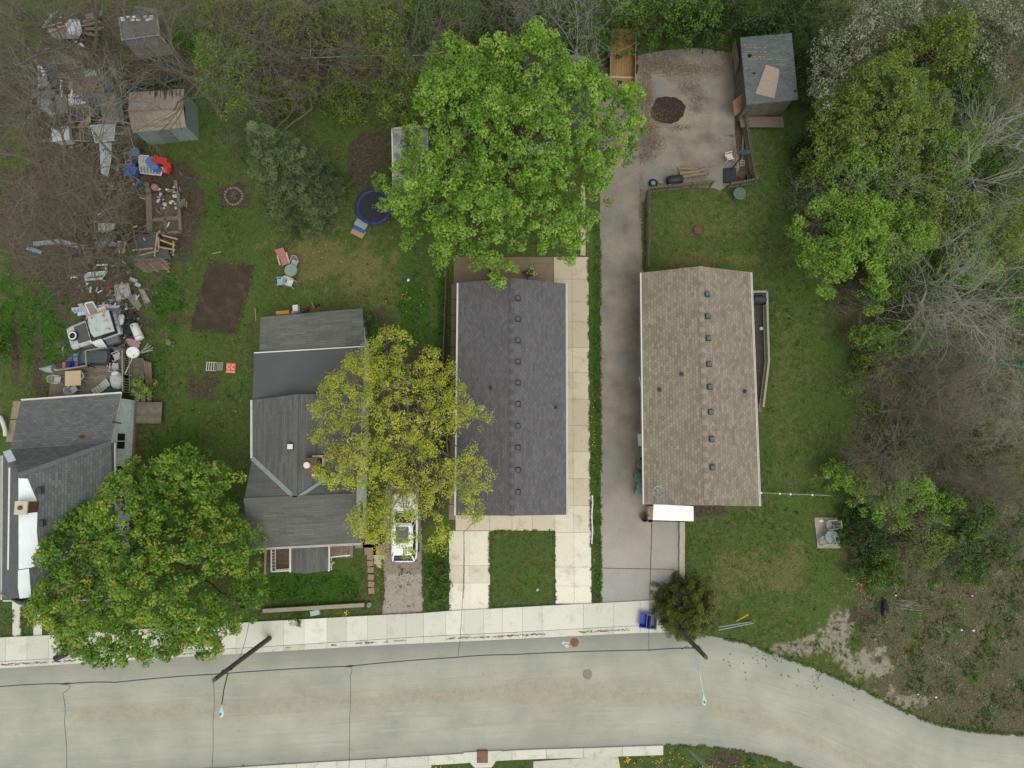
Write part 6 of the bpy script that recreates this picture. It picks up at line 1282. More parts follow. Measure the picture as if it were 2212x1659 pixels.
t = thing("adirondack_chair", "pink long-backed chair with beige arms at the round glass table", "chair", gz(617, 563), rad(197)); M_pink = mat("faded_pink", A(196, 128, 122), .6, .1); k = MB(); k.slab([(-.27, -.1, .36), (.27, -.1, .36), (.25, .45, .42), (-.25, .45, .42)], .04); k.build("seat", M_pink, t); k = MB()
for i in range(5): k.bar((-.22 + .11 * i, -.08, .36), (-.26 + .13 * i, -.62, 1.0), .1, .025)
k.bar((-.3, -.5, .84), (.3, -.5, .84), .06, .03); k.build("backrest", M_pink, t)
for s in (-1, 1): k = MB(); k.bar((s * .34, -.35, .58), (s * .34, .4, .56), .11, .03); k.bar((s * .33, .35, .56), (s * .33, .35, 0), .06, .06); k.bar((s * .3, -.3, .5), (s * .33, -.5, 0), .06, .06); k.build("armrest", mat("beige_plastic", A(196, 180, 152), .6, .1), t)
plastic_chair("garden_chair", "white chair with a cream cushion standing on the asphalt pad", M_wp, gz(1572, 344), rad(-75), cushion=mat("cream_cushion", A(226, 222, 190), .8, .08))
M_slat = mat("weathered_white_slats", A(176, 176, 160), .8, .12, 5)
def slat_chair(label, x, y, rz, fold=False):
    t = thing("slatted_chair", label, "chair", gz(x, y), rz); k = MB()
    for i in range(6): k.box((0, -.25 + i * .1, .44), (.52, .06, .025))
    k.build("seat", M_slat, t); k = MB()
    for i in range(6): k.bar((-.24 + i * .096, -.3, .46), (-.24 + i * .096, -.52, .95), .05, .02)
    k.bar((-.29, -.52, .95), (.29, -.52, .95), .05, .04); k.build("backrest", M_slat, t)
    for s in (-1, 1):
        k = MB(); k.bar((s * .3, -.4, .66), (s * .3, .25, .64), .06, .03); k.build("armrest", M_slat, t)
        for y_ in (-.3, .25): k = MB(); k.bar((s * .27, y_, .64), (s * .27, y_, 0), .05, .05); k.build("leg", M_slat, t)
slat_chair("slatted chair in the upper corner of the stone patio", 1788, 1132, rad(95)); slat_chair("slatted chair on the stone patio beside the glass table", 1775, 1166, rad(100))
for i in range(3):
    for j in range(3): k = MB(); x0, y0 = 1768 + j * 16.5 + i * 2.5, 1129 + i * 22; k.box(at(x0, y0, .05), (.53, .71, .06), rad(R.uniform(-2, 2))); tag(k.build("patio_slab", mat("patio_slab_stone", A(172, 162, 146), .9, .18, 2.5, fine=.15)), "worn square slab of the stone patio at the right", "slab", "slabs of the stone patio")
k = MB(); k.blob(at(1774, 1125, .12), (.34, .24, .12), 2, .08); tag(k.build("dish", M_wp), "white dish lying on the stone patio", "dish")
for i, (x, y, s) in enumerate(((1724, 1180, 0), (1852, 1192, .3), (1863, 1188, .34), (1862, 1197, .3), (1846, 1196, .2))):
    if s: k = MB(); k.blob(at(x, y, .08), (s, s * .8, .2), 20 + i, .2); tag(k.build("loose_stone", M_stone), "loose rounded stone in the little pile below the stone patio", "stone", "loose stones by the patio")
# folded stepladder and the orange board
t = thing("step_ladder", "white stepladder lying on the back lawn beside the orange sign", "ladder", (*at(463, 792, .2)[:2], 0), rad(-3)); M_al = mat("aluminium", A(208, 204, 194), .4, .08, 4, metal=.3); k = MB()
for s in (-1, 1): k.bar((-.62, s * .3, .12), (.2, s * .3, .3), .05, .06)
k.build("rail", M_al, t); k = MB()
for i in range(5): k.bar((-.58 + i * .19, -.3, .14 + i * .04), (-.58 + i * .19, .3, .14 + i * .04), .07, .02)
k.build("step", M_al, t); k = MB()
for i in range(7): k.bar((.2 + i * .065, -.3 + i * .01, .3 - i * .02), (.2 + i * .065, .32 + i * .01, .3 - i * .02), .05, .02)
k.build("rear_frame", mat("dull_slats", A(160, 152, 138), .7, .1, 4), t)
t = thing("yard_sign", "orange folding sign with two white letter Cs, lying by the stepladder", "sign", (*at(499, 795, .1)[:2], 0), rad(-2)); M_or = mat("orange_sign", A(236, 116, 66), .6, .06); k = MB()
k.box((-.17, 0, .09), (.33, .72, .03), 0, 0, rad(6)); k.box((.17, 0, .09), (.33, .72, .03), 0, 0, rad(-6)); k.build("board", M_or, t); k = MB()
for cx in (-.17, .17): k.tube([(cx + .115 * math.cos(rad(a)), .08 + .15 * math.sin(rad(a)), .13) for a in range(40, 325, 15)], .024, 6)
k.build("lettering", M_white, t); k = MB()
for cx, tl in ((-.17, 6), (.17, -6)):
    k.box((cx, -.29, .115), (.29, .05, .012), 0, 0, rad(tl))
k.build("stripe", mat("sign_white", A(240, 214, 196), .6, .05), t)
# trampoline with its net poles, steps alongside
p = at(808, 446, .75); t = thing("trampoline", "black trampoline with a purple-blue pad, half under the big maple", "trampoline", (p.x, p.y, 0)); k = MB(); k.lathe([(0, .74), (1.13, .75)], (0, 0, 0), 40); k.build("mat", mat("trampoline_mat", A(46, 48, 52), .8, .12, 2), t)
k = MB(); k.lathe([(1.08, .775), (1.1, .81), (1.33, .81), (1.38, .76), (1.36, .7)], (0, 0, 0), 40); k.build("pad", mat("purple_pad", A(56, 52, 102), .6, .12, 3), t, smooth=True)
M_tp = mat("blue_pole", A(44, 92, 130), .5, .1)
for i in range(6):
    a = rad(60 * i + 20); c, s = math.cos(a), math.sin(a); k = MB(); k.tube([(1.4 * c, 1.4 * s, .0), (1.42 * c, 1.42 * s, 1.2), (1.36 * c, 1.36 * s, 2.1)], .025, 6); k.build("net_pole", M_tp, t)
    a += rad(30); c, s = math.cos(a), math.sin(a); k = MB(); k.tube([(1.3 * c, 1.3 * s, .72), (1.32 * c, 1.32 * s, 0)], .025, 6); k.build("leg", M_steel, t)
k = MB(); k.tube([(1.36 * math.cos(a), 1.36 * math.sin(a), 2.1) for a in [i * math.pi / 18 for i in range(37)]], .008, 4)
for i in range(6): a, b = rad(60 * i + 20), rad(60 * i + 80); k.tube([(1.36 * math.cos(a), 1.36 * math.sin(a), 2.1), (1.1 * math.cos((a + b) / 2), 1.1 * math.sin((a + b) / 2), 1.5), (1.36 * math.cos(b), 1.36 * math.sin(b), 2.1)], .006, 4)
k.build("net_cord", M_black, t); k = MB()
for i in range(4): a = rad(45 + 90 * i); k.bar((.07 * math.cos(a), .07 * math.sin(a), .757), (.2 * math.cos(a), .2 * math.sin(a), .757), .03, .006)
k.build("logo_mark", M_chair, t)
for nm, lb, x, y, w, d, h, m in (("storage_tote", "grey-green storage tote beside the trampoline", 780, 484, .88, .5, .5, mat("sage_plastic", A(144, 164, 146), .6, .08)), ("storage_tote", "bright blue tote wedged by the trampoline", 776, 493, .85, .36, .4, M_bluebin)): bin_(nm, lb, "tote", x, y, w, d, h, m, rad(-28), lid=m)
k = MB(); k.box(at(774, 502, .12), (.98, .6, .12), rad(-28)); tag(k.build("cushion_board", mat("tan_board", A(176, 148, 116), .85, .1, 4)), "tan board on the grass below the blue tote", "board")
# fire pits
def fire_pit(label, x, y, r, n, m, inner):
    p = at(x, y, 0); t = thing("fire_pit", label, "fire pit", (p.x, p.y, 0)); k = MB(); k.lathe([(r * .95, .03), (r * .5, .05), (0, .06)], (0, 0, 0), 20); k.build("ash", inner, t)
    for i in range(n): a = 2 * math.pi * i / n; k = MB(); rj = r * R.uniform(.93, 1.08); k.blob((rj * math.cos(a), rj * math.sin(a), .06), (R.uniform(.16, .27), R.uniform(.14, .22), .16), i, .2); o = k.build("stone", m, t)
    k = MB()
    for i in range(9): a = R.uniform(0, 6.28); k.tube([(-r * .7 * math.cos(a), -r * .6 * math.sin(a), .12), (r * .7 * math.cos(a + .3), r * .6 * math.sin(a + .3), .16)], .018, 5)
    k.build("stick", M_bark_mid, t)
fire_pit("ring of pale stones with charred sticks on the back lawn", 506, 424, .64, 19, mat("fire_stone", A(138, 128, 112), .9, .2, 5), mat("ash", A(70, 62, 54), .95, .25, 5))
p = at(1508, 498, 0); t = thing("fire_grate", "round rusty fire grate on the lawn above the tan bungalow", "fire grate", (p.x, p.y, 0)); k = MB(); k.lathe([(.34, 0), (.36, .12), (.32, .12), (.3, .02), (0, .02)], (0, 0, 0), 20); k.build("rim", M_rust, t); k = MB()
for i in range(-4, 5): k.bar((-.28, i * .06, .11), (.28, i * .06, .11), .02)
k.build("grate", mat("pink_rust", A(150, 124, 112), .9, .15, 6), t)
# logs, barrel, spare wheel on the pad
for i, (a, b, r, l) in enumerate((((1464, 364), (1508, 366), .1, "thin log at the back of the log pile"), ((1468, 375), (1512, 370), .14, "thick log in the middle of the pile"), ((1508, 370), (1528, 363), .1, "crooked log end sticking out right of the pile"), ((1474, 382), (1522, 375), .12, "log at the front of the pile, next to the black barrel"), ((1466, 371), (1500, 372), .08, "short thin log squeezed between two thicker ones"))):
    k = MB(); k.tube([at(*a, r), at((a[0] + b[0]) / 2, (a[1] + b[1]) / 2 + R.uniform(-1, 1), r + .03), at(*b, r)], [r, r * .95, r * .8], 9); tag(k.build("log", mat("peeled_log", A(150, 132, 106), .9, .2, 5)), l, "log", "logs on the asphalt pad")
p0, p1 = at(1441, 391, .38), at(1474, 387, .38); t = thing("barrel", "black barrel lying on its side by the picket fence", "barrel", tuple(((p0 + p1) / 2)[:2]) + (0,)); k = MB(); d = (p1 - p0); M = d.to_track_quat('Z', 'Y').to_matrix(); L = d.length
k.lathe([(0, -L / 2), (.26, -L / 2), (.33, -L * .42), (.36, -L * .1), (.36, L * .1), (.33, L * .42), (.26, L / 2), (0, L / 2)], (0, 0, .36), 20, 0, M); k.build("drum", M_black, t, smooth=True)
for f in (-.3, .3):
    k = MB(); k.lathe([(.33, L * f - .02), (.37, L * f - .02), (.37, L * f + .02), (.33, L * f + .02)], (0, 0, .36), 20, 0, M); k.build("hoop", M_black, t)
w_ = thing("spare_tyre", "wheel with a bright alloy rim lying at the end of the picket fence", "wheel", at(1410, 398, .0)); wheel(w_, (0, 0, .13), .33, .22, 0, "tyre", True)
k = MB(); k.box(at(1426, 394, .1), (.24, .22, .14), rad(35)); tag(k.build("brick", mat("grey_brick", A(150, 146, 134), .9, .1)), "grey brick between the spare wheel and the barrel", "brick")
t = thing("basketball_hoop", "portable basketball hoop with black backboard by the picket fence", "basketball hoop", at(1580, 378, 0)); b0 = at(1580, 381, .12); top_ = at(1606, 333, 3.0); k = MB(); k.slab(atv([(1564, 363), (1590, 362), (1591, 393), (1564, 394)], .2), .18); k.build("base", M_black, t, world=True); k = MB(); k.tube([b0 + Vector((0, .5, 0)), top_ + Vector((-.1, -.1, 0))], .05, 8); k.build("pole", M_black, t, world=True)
k = MB(); P = atv([(1592, 331), (1597, 326), (1610, 324), (1622, 325), (1627, 329), (1618, 333), (1604, 334)], 3.0); k.slab(P, .08); k.build("backboard", mat("dark_backboard", A(58, 66, 72), .4, .15, 3), t, world=True); k = MB(); c = at(1609, 338, 2.75); k.tube([c + Vector((.22 * math.cos(a), .22 * math.sin(a), 0)) for a in [i * math.pi / 8 for i in range(17)]], .015, 5); k.build("rim", M_black, t, world=True)
for x, y, l in ((1603, 353, "hollow concrete block beside the basketball hoop"), (1598, 254, "hollow concrete block below the leaning panelled door")):
    p = at(x, y, .1); k = MB()
    for dx, dy, sx, sy in ((-.13, 0, .05, .4), (.13, 0, .05, .4), (0, -.18, .22, .05), (0, 0, .22, .05), (0, .18, .22, .05)): k.box((p.x + dx, p.y + dy, .1), (sx, sy, .2))
    tag(k.build("concrete_block", mat("cement", A(160, 154, 132), .9, .1)), l, "concrete block")
k = MB(); k.slab(atv([(1614, 378), (1628, 378), (1627, 391), (1614, 391)], .45), .42); tag(k.build("planter_crate", M_black), "dark square crate in the corner of the picket fence", "crate")
k = MB(); k.bar(at(1605, 292, .12), at(1602, 352, .12), .12, .12); tag(k.build("timber_kerb", M_oldwood), "timber beam along the edge of the asphalt pad", "beam")
# fences
def picket(label, path, h, m, step=.26, w=.1, name="picket_fence", cat="fence", rails=2):
    P = [at(*q) for q in path]; t = thing(name, label, cat, tuple(((P[0] + P[-1]) / 2)[:2]) + (0,)); rl = MB(); pk = MB()
    for a, b in zip(P, P[1:]):
        d = (b - a); L = d.length; r_ = math.atan2(d.y, d.x); n = int(L / step)
        for z in ([h * .25, h * .85] if rails == 2 else [h * .95]): rl.bar(Vector((a.x, a.y, z)), Vector((b.x, b.y, z)), .05, .09)
        for i in range(n + 1): q = a.lerp(b, (i + .3) / (n + 1)); o = Vector((-d.y, d.x, 0)).normalized() * .045; pk.box((q.x + o.x, q.y + o.y, h / 2 + .03), (w, .025, h), r_)
    rl.build("rail", m, t, world=True); pk.build("pickets", m, t, world=True)
    for i, q in enumerate(P): k = MB(); k.box((q.x, q.y, h / 2), (.1, .1, h + .1)); k.build("post", m, t, world=True)
    return t
M_fence = mat("weathered_fence", A(128, 118, 98), .9, .2, 6, fine=.2)
picket("weathered picket fence along the lower edge of the asphalt pad", [(1397, 418), (1440, 413), (1490, 408), (1533, 404)], 1.15, M_fence, .2); picket("low picket fence between the long asphalt drive and the lawn", [(1396, 420), (1396, 470), (1396, 530), (1395, 582)], 1.1, M_fence, .2)
picket("picket fence running down from the blue-grey shed beside the pad", [(1600, 255), (1606, 300), (1613, 345), (1622, 395)], 1.15, M_fence, .2); picket("short picket fence end closing the corner by the basketball hoop", [(1571, 408), (1597, 404), (1624, 398)], 1.1, M_fence, .2)
picket("tall narrow board fence between the porch house and the charcoal bungalow", [(968, 585), (964, 690), (961, 780), (958, 870), (955, 960), (953, 1040), (951, 1110)], 1.7, mat("dark_fence_boards", A(116, 98, 82), .9, .2, 6, fine=.2), .16, .14, "board_fence")
t = thing("white_post_fence", "thin fence with white posts right of the tan bungalow", "fence", at(1720, 1068, 0)); F5 = atv([(1643, 1064.5), (1683, 1066.5), (1706, 1067.5), (1753, 1069), (1795, 1071)], .9); k = MB()
for z in (.45, .85):
    for a, b in zip(F5, F5[1:]): k.bar(Vector((a.x, a.y, z)), Vector((b.x, b.y, z)), .03, .06)
k.build("rail", mat("grey_fence_rail", A(160, 156, 140), .8, .1), t, world=True)
for q in F5[:-1]: k = MB(); k.box((q.x, q.y, .5), (.08, .08, 1.0)); o = k.build("post", M_white, t, world=True); k = MB(); k.box((q.x, q.y, 1.02), (.12, .12, .05)); k.build("cap", M_white, o, world=True)
t = thing("netting_fence", "strip of teal-green netting sagging along the bank at the right", "netting fence", at(2120, 768, 0)); F6 = [(2002, 743), (2030, 752), (2055, 761), (2080, 770), (2110, 778), (2150, 787), (2190, 793), (2240, 798)]; k = MB(); P = [at(*q) for q in F6]
for i, (a, b) in enumerate(zip(P, P[1:])): k.wall((a.x, a.y), (b.x, b.y), .02, .75 + .1 * (i % 2), .75 + .1 * ((i + 1) % 2)); k.face([(a.x, a.y - .12, .76), (b.x, b.y - .12, .76), (b.x, b.y + .08, .72), (a.x, a.y + .08, .72)])
k.build("netting", mat("teal_netting", A(30, 118, 92), .7, .2, 4), t, world=True)
for q in P[::2]: k = MB(); k.box((q.x, q.y + .05, .5), (.06, .06, 1.0)); k.build("post", M_steel, t, world=True)
k = MB(); P = atv([(650, 126), (700, 124), (798, 120), (850, 121.5), (915, 119), (1015, 103), (1060, 98), (1100, 101)], .9)
for a, b in zip(P, P[1:]): k.tube([a, b], .03, 6)
t = thing("rail_fence", "thin white rail fence along the back boundary at the top", "fence", tuple(P[2][:2]) + (0,)); k.build("rail", M_wp, t, world=True)
for q in P[::2]: k = MB(); k.tube([(q.x, q.y, 0), (q.x, q.y, .95)], .035, 6); k.build("post", M_steel, t, world=True)
k = MB(); P = atv([(661, 0), (665, 40), (670, 85), (671, 125)], 1.0)
for a, b in zip(P, P[1:]): k.tube([a, b], .03, 6)
t = thing("rail_fence", "white rail running up to the top edge left of the green canoe", "fence", tuple(P[1][:2]) + (0,)); k.build("rail", M_wp, t, world=True)
for q in P[::2]: k = MB(); k.tube([(q.x, q.y, 0), (q.x, q.y, .95)], .035, 6); k.build("post", M_steel, t, world=True)
p = at(758, 116, .3); t = thing("canoe", "green canoe lying upside down behind the white rail", "canoe", (p.x, p.y, 0), rad(2)); k = MB(); RR_ = []
for f in np.linspace(-1, 1, 13): w = .48 * (1 - abs(f) ** 2.6) + .01; h = .32 * (1 - .3 * abs(f) ** 2) ; RR_.append([Vector((f * 1.5, w * math.cos(a), .05 + h * math.sin(a))) for a in [i * math.pi / 7 for i in range(8)]])
k.loft(RR_); k.build("hull", mat("canoe_green", A(62, 112, 84), .5, .1, 2), t, smooth=True)
k = MB(); k.bar((-1.3, 0, .385), (1.3, 0, .385), .05, .03); k.build("keel", mat("canoe_keel", A(78, 128, 100), .5, .1), t)
# things by the tan bungalow and the porch house
drum("lidded_bin", "green bin with a lid nearest the street beside the tan bungalow", "bin", 1380, 1031, .33, .85, M_greenp, lid=M_greenp); drum("lidded_bin", "green bin half under the eave, further from the street", "bin", 1385, 1003, .3, .85, M_greenp, lid=M_greenp)
drum("lidded_bin", "grey bin under the eave of the tan bungalow, touching another grey bin", "bin", 1385.5, 1051, .32, .8, M_greyp, lid=M_greyp); drum("lidded_bin", "grey bin nearest the awning along the tan bungalow", "bin", 1383, 1065, .36, .8, M_greyp, lid=M_greyp)
drum("pail", "white pail under the eave beside the green bins", "pail", 1386.5, 992, .2, .4, M_wp)
k = MB(); k.box(at(1386, 950, .45), (.5, .85, .3), rad(4)); tag(k.build("cooler", M_white), "white cooler beside the wall of the tan bungalow", "cooler")
t = thing("bench", "tan wooden bench against the side of the tan bungalow", "bench", gz(1386, 930)); k = MB()
for i in range(4): k.box((-.14 + i * .1, 0, .44), (.08, 1.5, .03))
k.build("seat", M_newwood, t)
for y in (-.6, .6): k = MB(); k.box((0, y, .22), (.36, .06, .42)); k.build("leg", M_newwood, t)
k = MB(); k.tube([at(1381, 814, .3), at(1386, 840, .3)], .05, 8); tag(k.build("downpipe", M_white), "white downpipe lying along the side of the tan bungalow", "pipe")
lt("potted_plant_bush", "small leafy plant between the green bins", blobpoly(1381, 1012, 5, 7, 40), .5, .8, 12, 16, .14, .08, ML_green, 190, 0, nl=3, nsub=3, tr=.02, cat="plant")
for x, y, l in ((1393, 1119, "dark round pot at the corner of the white awning, left one"), (1405, 1120, "dark round pot tight against the white awning")): drum("flower_pot", l, "pot", x, y, .27, .38, mat("dark_clay", A(92, 84, 72), .8, .15, 4))
k = MB(); k.box(at(640, 667, .5), (.36, .46, .5), rad(4)); tag(k.build("plastic_bin", M_white), "white box behind the porch house", "box"); k = MB(); k.slab(atv([(629, 672), (645, 670), (648, 674), (629, 678)], .4), .3); tag(k.build("grey_cover", M_chair), "pale grey lid on the ground at the back wall of the porch house", "lid")
k = MB(); k.box(at(612, 676, .3), (.95, .25, .35), rad(5)); tag(k.build("toy_box", mat("orange_plastic", A(224, 160, 60), .6, .1)), "orange plastic box against the back wall of the porch house", "box")
p0 = at(672, 667, .3); t = thing("child_bicycle", "small red bicycle leaning at the back of the porch house", "bicycle", (p0.x, p0.y, 0), rad(28)); M_rb = mat("red_paint", A(190, 40, 48), .4, .1); k = MB(); k.tube([(-.4, 0, .28), (-.05, 0, .32), (.3, 0, .62), (.42, 0, .28)], .03, 6); k.tube([(-.4, 0, .28), (-.1, 0, .6), (.3, 0, .62)], .03, 6); k.build("frame", M_rb, t)
for x in (-.42, .44): k = MB(); k.lathe([(.2, -.03), (.25, -.02), (.25, .02), (.2, .03)], (x, 0, .26), 18, 0, Matrix.Rotation(math.pi / 2, 3, 'X')); k.build("wheel", M_tyre, t)
k = MB(); k.blob((-.12, 0, .66), (.26, .16, .1), 1, .05); k.build("saddle", M_black, t); k = MB(); k.tube([(.32, -.25, .74), (.28, 0, .68), (.32, .25, .74)], .02, 6); k.build("handlebar", M_chair, t)
for x, y, rz, l in ((1141, 592, 15, "black chair on the concrete patio behind the charcoal bungalow, right one"), (1066, 596, 160, "black chair on the patio half hidden under the maple's edge")): plastic_chair("patio_chair", l, M_black, gz(x, y, .03), rad(rz + 20), slats=False)
k = MB(); k.blob(at(882, 605, .08), (.2, .26, .14), 2, .15); tag(k.build("litter_cup", M_white), "white scrap lying alone on the back lawn", "litter")
for x, y in ((1188, 1276, ), ): k = MB(); k.blob(at(1161, 1274, .06), (.22, .22, .1), 6, .1); tag(k.build("litter_ball", M_chair), "pale ball on the square front lawn between the concrete drives", "ball")
k = MB(); k.tube([at(1279 + math.sin(i) * .8, 1070 + i * 9.5, .06) for i in range(12)], .06, 6); tag(k.build("drain_hose", M_white), "white hose in the grass between concrete and asphalt drives", "hose")
k = MB(); k.bar(at(551, 665, .05), at(553, 693, .05), .05, .03); tag(k.build("stake", M_newwood), "pale stake on the lawn right of the garden plot", "stake"); k = MB(); k.bar(at(458, 548, .05), at(478, 544, .05), .06, .03); tag(k.build("stake", M_newwood), "pale stake above the garden plot", "stake")
wire("garden_hose", "dark hose coiled loosely on the lawn left of the porch house", [(512, 820, .04), (520, 824, .04), (524, 834, .04), (518, 846, .04), (505, 850, .04), (498, 858, .04), (508, 866, .04), (518, 858, .04), (522, 842, .04)], .022, None, None, 4, 0)
k = MB(); k.tube([at(1650, 45, .3), at(1668, 30, .5), at(1676, 28, .6)], [.38, .36, .34], 12); tag(k.build("tree_stump", mat("cut_trunk", A(140, 122, 100), .9, .2, 5)), "thick sawn tree trunk behind the blue-grey shed", "log"); k = MB(); k.blob(at(1692, 42, .2), (1.1, .7, .5), 3, .1); tag(k.build("boulder", mat("brown_rock", A(112, 100, 84), .95, .2, 4)), "brown boulder beside the sawn trunk", "rock")
for x, y, s, l in ((2100, 1287, .13, "white stone on the dry bank, upper one near the edge"), (1935, 1286, .15, "white stone below the dark scrap on the bank"), (2077, 1361, .17, "white stone in the little cluster on the dry bank"), (2103, 1362, .2, "larger white stone of the cluster on the dry bank"), (1983, 1583 - 83, .14, "white stone near the road edge of the bank"), (2022, 1506, .17, "pale stone lowest on the dry bank")):
    k = MB(); k.blob(at(x, y, .06), (s, s * .8, s * .6), int(x), .15); tag(k.build("pale_stone", M_wp), l, "stone")
k = MB(); k.blob(at(1912, 1313, .2), (.5, 1.1, .5), 5, .25); tag(k.build("rubbish_bag", mat("dark_bag", A(40, 42, 54), .4, .15)), "crumpled dark bag in the weeds at the edge of the bank", "bag")
k = MB()
for i in range(24): a = R.uniform(-.6, .6); p = at(1945 + R.uniform(-12, 12), 1305 + R.uniform(-10, 10), .15); k.tube([p, p + Vector((math.cos(a), -math.sin(a) * .5, R.uniform(0, .2))) * R.uniform(.5, 1.2)], .012, 4)
tag(k.build("brush_pile", M_bark_pale), "pale pile of cut twigs beside the dark bag", "brush pile")

# ------------------------------------------------------------------ the scrap yard at the left, each piece its own thing
def panel(name, label, cat, pts, m, t=.04, group=None, extra=None):
    """a sheet lying or leaning: corners in photo units with their heights"""
    k = MB(); k.slab([at(*p) for p in pts], t); o = k.build(name, m)
    return tag(o, label, cat, group)
def framed(name, label, cat, pts, m, mf, cells=2, w=.07):
    P = [at(*p) for p in pts]; c = sum(P, Vector()) / len(P); t = thing(name, label, cat, (c.x, c.y, 0)); k = MB(); k.slab([p - Vector((0, 0, .02)) for p in P], .03); k.build("panel", m, t, world=True); k = MB(); up = Vector((0, 0, .02))
    for a, b in zip(P, P[1:] + P[:1]): k.bar(a + up, b + up, w, .05)
    for i in range(1, cells): f = i / cells; k.bar(P[0].lerp(P[1], f) + up, P[3].lerp(P[2], f) + up, w * .7, .05)
    k.build("frame", mf, t, world=True); return t
def boards(name, label, cat, lines, m, w=.14, group=None):
    k = MB()
    for a, b in lines: k.bar(at(*a), at(*b), w * R.uniform(.8, 1.2), .04)
    return tag(k.build(name, m), label, cat, group)
def wp(name, c, **kw): return mat(name, A(*c), **kw)
M_sheet = wp("soiled_white_sheet", (196, 202, 202), s=1.8, var=.16); M_tin = wp("grey_tin", (120, 126, 122), s=2, var=.2, rough=.6); M_brpan = wp("brown_board", (132, 118, 98), s=2, var=.14, rough=.9)
M_bt = wp("blue_tarp", (40, 66, 148), s=2, var=.25, bmp=.08); M_slate = wp("slate_blue_sheet", (82, 98, 106), s=2, var=.15)
panel("white_tarp", "white sheet draped over the scrap heap at the top left", "tarp", [(141, 50, 1.2), (150, 41, 1.3), (171, 42, 1.2), (177, 68, .9), (172, 77, .7), (150, 74, .9)], M_sheet)
panel("grey_tarp", "long grey-white sheet below the white one on the scrap heap", "tarp", [(103, 62, .9), (140, 58, 1.0), (172, 78, .7), (170, 83, .6), (115, 84, .6)], wp("greyed_sheet", (146, 150, 146), s=2, var=.2))
for i, (l, L, m, w) in enumerate((("bundle of pale poles at the far top left of the scrap", [((92, 58, .8), (118, 26, 1.2)), ((96, 60, .7), (112, 28, 1.1)), ((99, 55, .6), (124, 24, 1.0)), ((94, 60, .7), (135, 48, 1.1))], M_steel, .07), ("dark boards stacked right of the white sheet", [((178, 48, .5), (214, 36, .6)), ((180, 55, .6), (216, 46, .5)), ((182, 62, .5), (218, 62, .4)), ((176, 70, .4), (212, 78, .4)), ((186, 40, .6), (220, 30, .6)), ((184, 34, .3), (222, 24, .5))], M_oldwood, .2), ("pale lengths of timber on the grey sheet", [((104, 70, .98), (140, 56, 1.1)), ((110, 66, .98), (142, 54, 1.1))], M_newwood, .1))): boards("timber_pile", l, "boards", L, m, w)
panel("blue_tarp", "bright blue tarpaulin strip running down the right of the scrap", "tarp", [(206, 126, 1.0), (214, 124, 1.0), (237, 160, .7), (243, 195, .4), (233, 200, .4), (222, 168, .8)], M_bt)
panel("slate_sheet", "slate-blue sheet standing along the left side of the scrap", "sheet", [(99, 128, 1.3), (116, 118, 1.3), (123, 170, .9), (124, 182, .7), (116, 184, .5), (106, 168, .7)], M_slate)
panel("blue_strip", "narrow blue tarp strip right of the slate-blue sheet", "tarp", [(118, 120, 1.2), (124, 121, 1.2), (131, 150, 1.0), (134, 165, .9), (127, 165, .9)], wp("faded_blue", (72, 100, 140)))
framed("flat_roof_frame", "tan sheet roof with timber edge at the top of the scrap stacks", "canopy", [(126, 113, 1.6), (190, 104, 1.6), (205, 134, 1.4), (132, 138, 1.4)], wp("tan_sheet", (126, 118, 92), s=1.5, var=.2), M_oldwood, 4)
panel("grey_lean_sheet", "long grey board leaning right of the tan sheet roof", "board", [(195, 134, 1.2), (203, 135, 1.2), (222, 202, .5), (212, 203, .5), (206, 150, 1.0)], M_brpan)
for i, (x, y, w, d, h, rz, c, l) in enumerate(((137, 147, 1.0, 1.2, .9, 5, (120, 112, 98), "dusty brown carton under the tan sheet roof"), (156, 148, .8, 1.0, 1.0, -6, (128, 122, 78), "yellowish carton under the tan sheet roof"), (174, 156, .7, .9, .9, 12, (110, 112, 96), "grey-green crate in the middle of the scrap"), (143, 160, .6, .6, .8, 0, (134, 130, 120), "pale carton in the middle of the scrap"), (195, 160, .9, .5, .9, 4, (190, 192, 180), "white lidded box at the right of the scrap stacks"), (194, 177, 1.0, .9, .9, 6, (124, 96, 74), "rusty brown box below the white lidded one"), (191, 190, .8, .5, 1.0, -5, (140, 92, 56), "orange-rust box at the right of the scrap stacks"), (173, 190, .4, .9, .9, 3, (150, 130, 104), "narrow tan carton among the white planks"), (161, 176, .9, .9, .7, 10, (96, 100, 92), "dark grey crate in the middle of the scrap"), (186, 210, .8, .7, .6, 12, (70, 62, 56), "dark carton behind the white cooler in the scrap"))):
    bin_("carton", l, "box", x, y, w, d, h, wp("carton_%d" % i, c, s=3, var=.15, rough=.9), rad(rz), lid=MATS["carton_%d" % i])
panel("white_plank", "white plank standing in the scrap, left one of two", "plank", [(130, 172, .9), (134, 172, .9), (134, 209, .7), (129, 209, .7)], M_white); panel("white_plank", "white plank standing in the scrap beside the narrow tan carton", "plank", [(153, 192, .9), (158, 192, .9), (156, 210, .7), (151, 210, .7)], M_white)
panel("tan_plank", "wide tan plank above the right white plank", "plank", [(148, 175, .95), (156, 175, .95), (155, 193, .9), (148, 193, .9)], M_newwood)
t = bin_("cooler", "white cooler with a blue stripe in the scrap", "cooler", 166, 214, 1.15, .8, .6, M_white, rad(8), lid=M_white); k = MB(); k.bar(at(157, 213, .75), at(196, 207, .8), .12, .05); tag(k.build("blue_plank", M_bluebin), "bright blue plank lying across the white cooler", "plank")
framed("table_frame", "metal frame of a dismantled table below the white cooler", "frame", [(152, 232, .6), (194, 230, .6), (196, 262, .5), (153, 264, .5)], wp("dark_floor", (66, 60, 54)), M_steel, 3, .05)
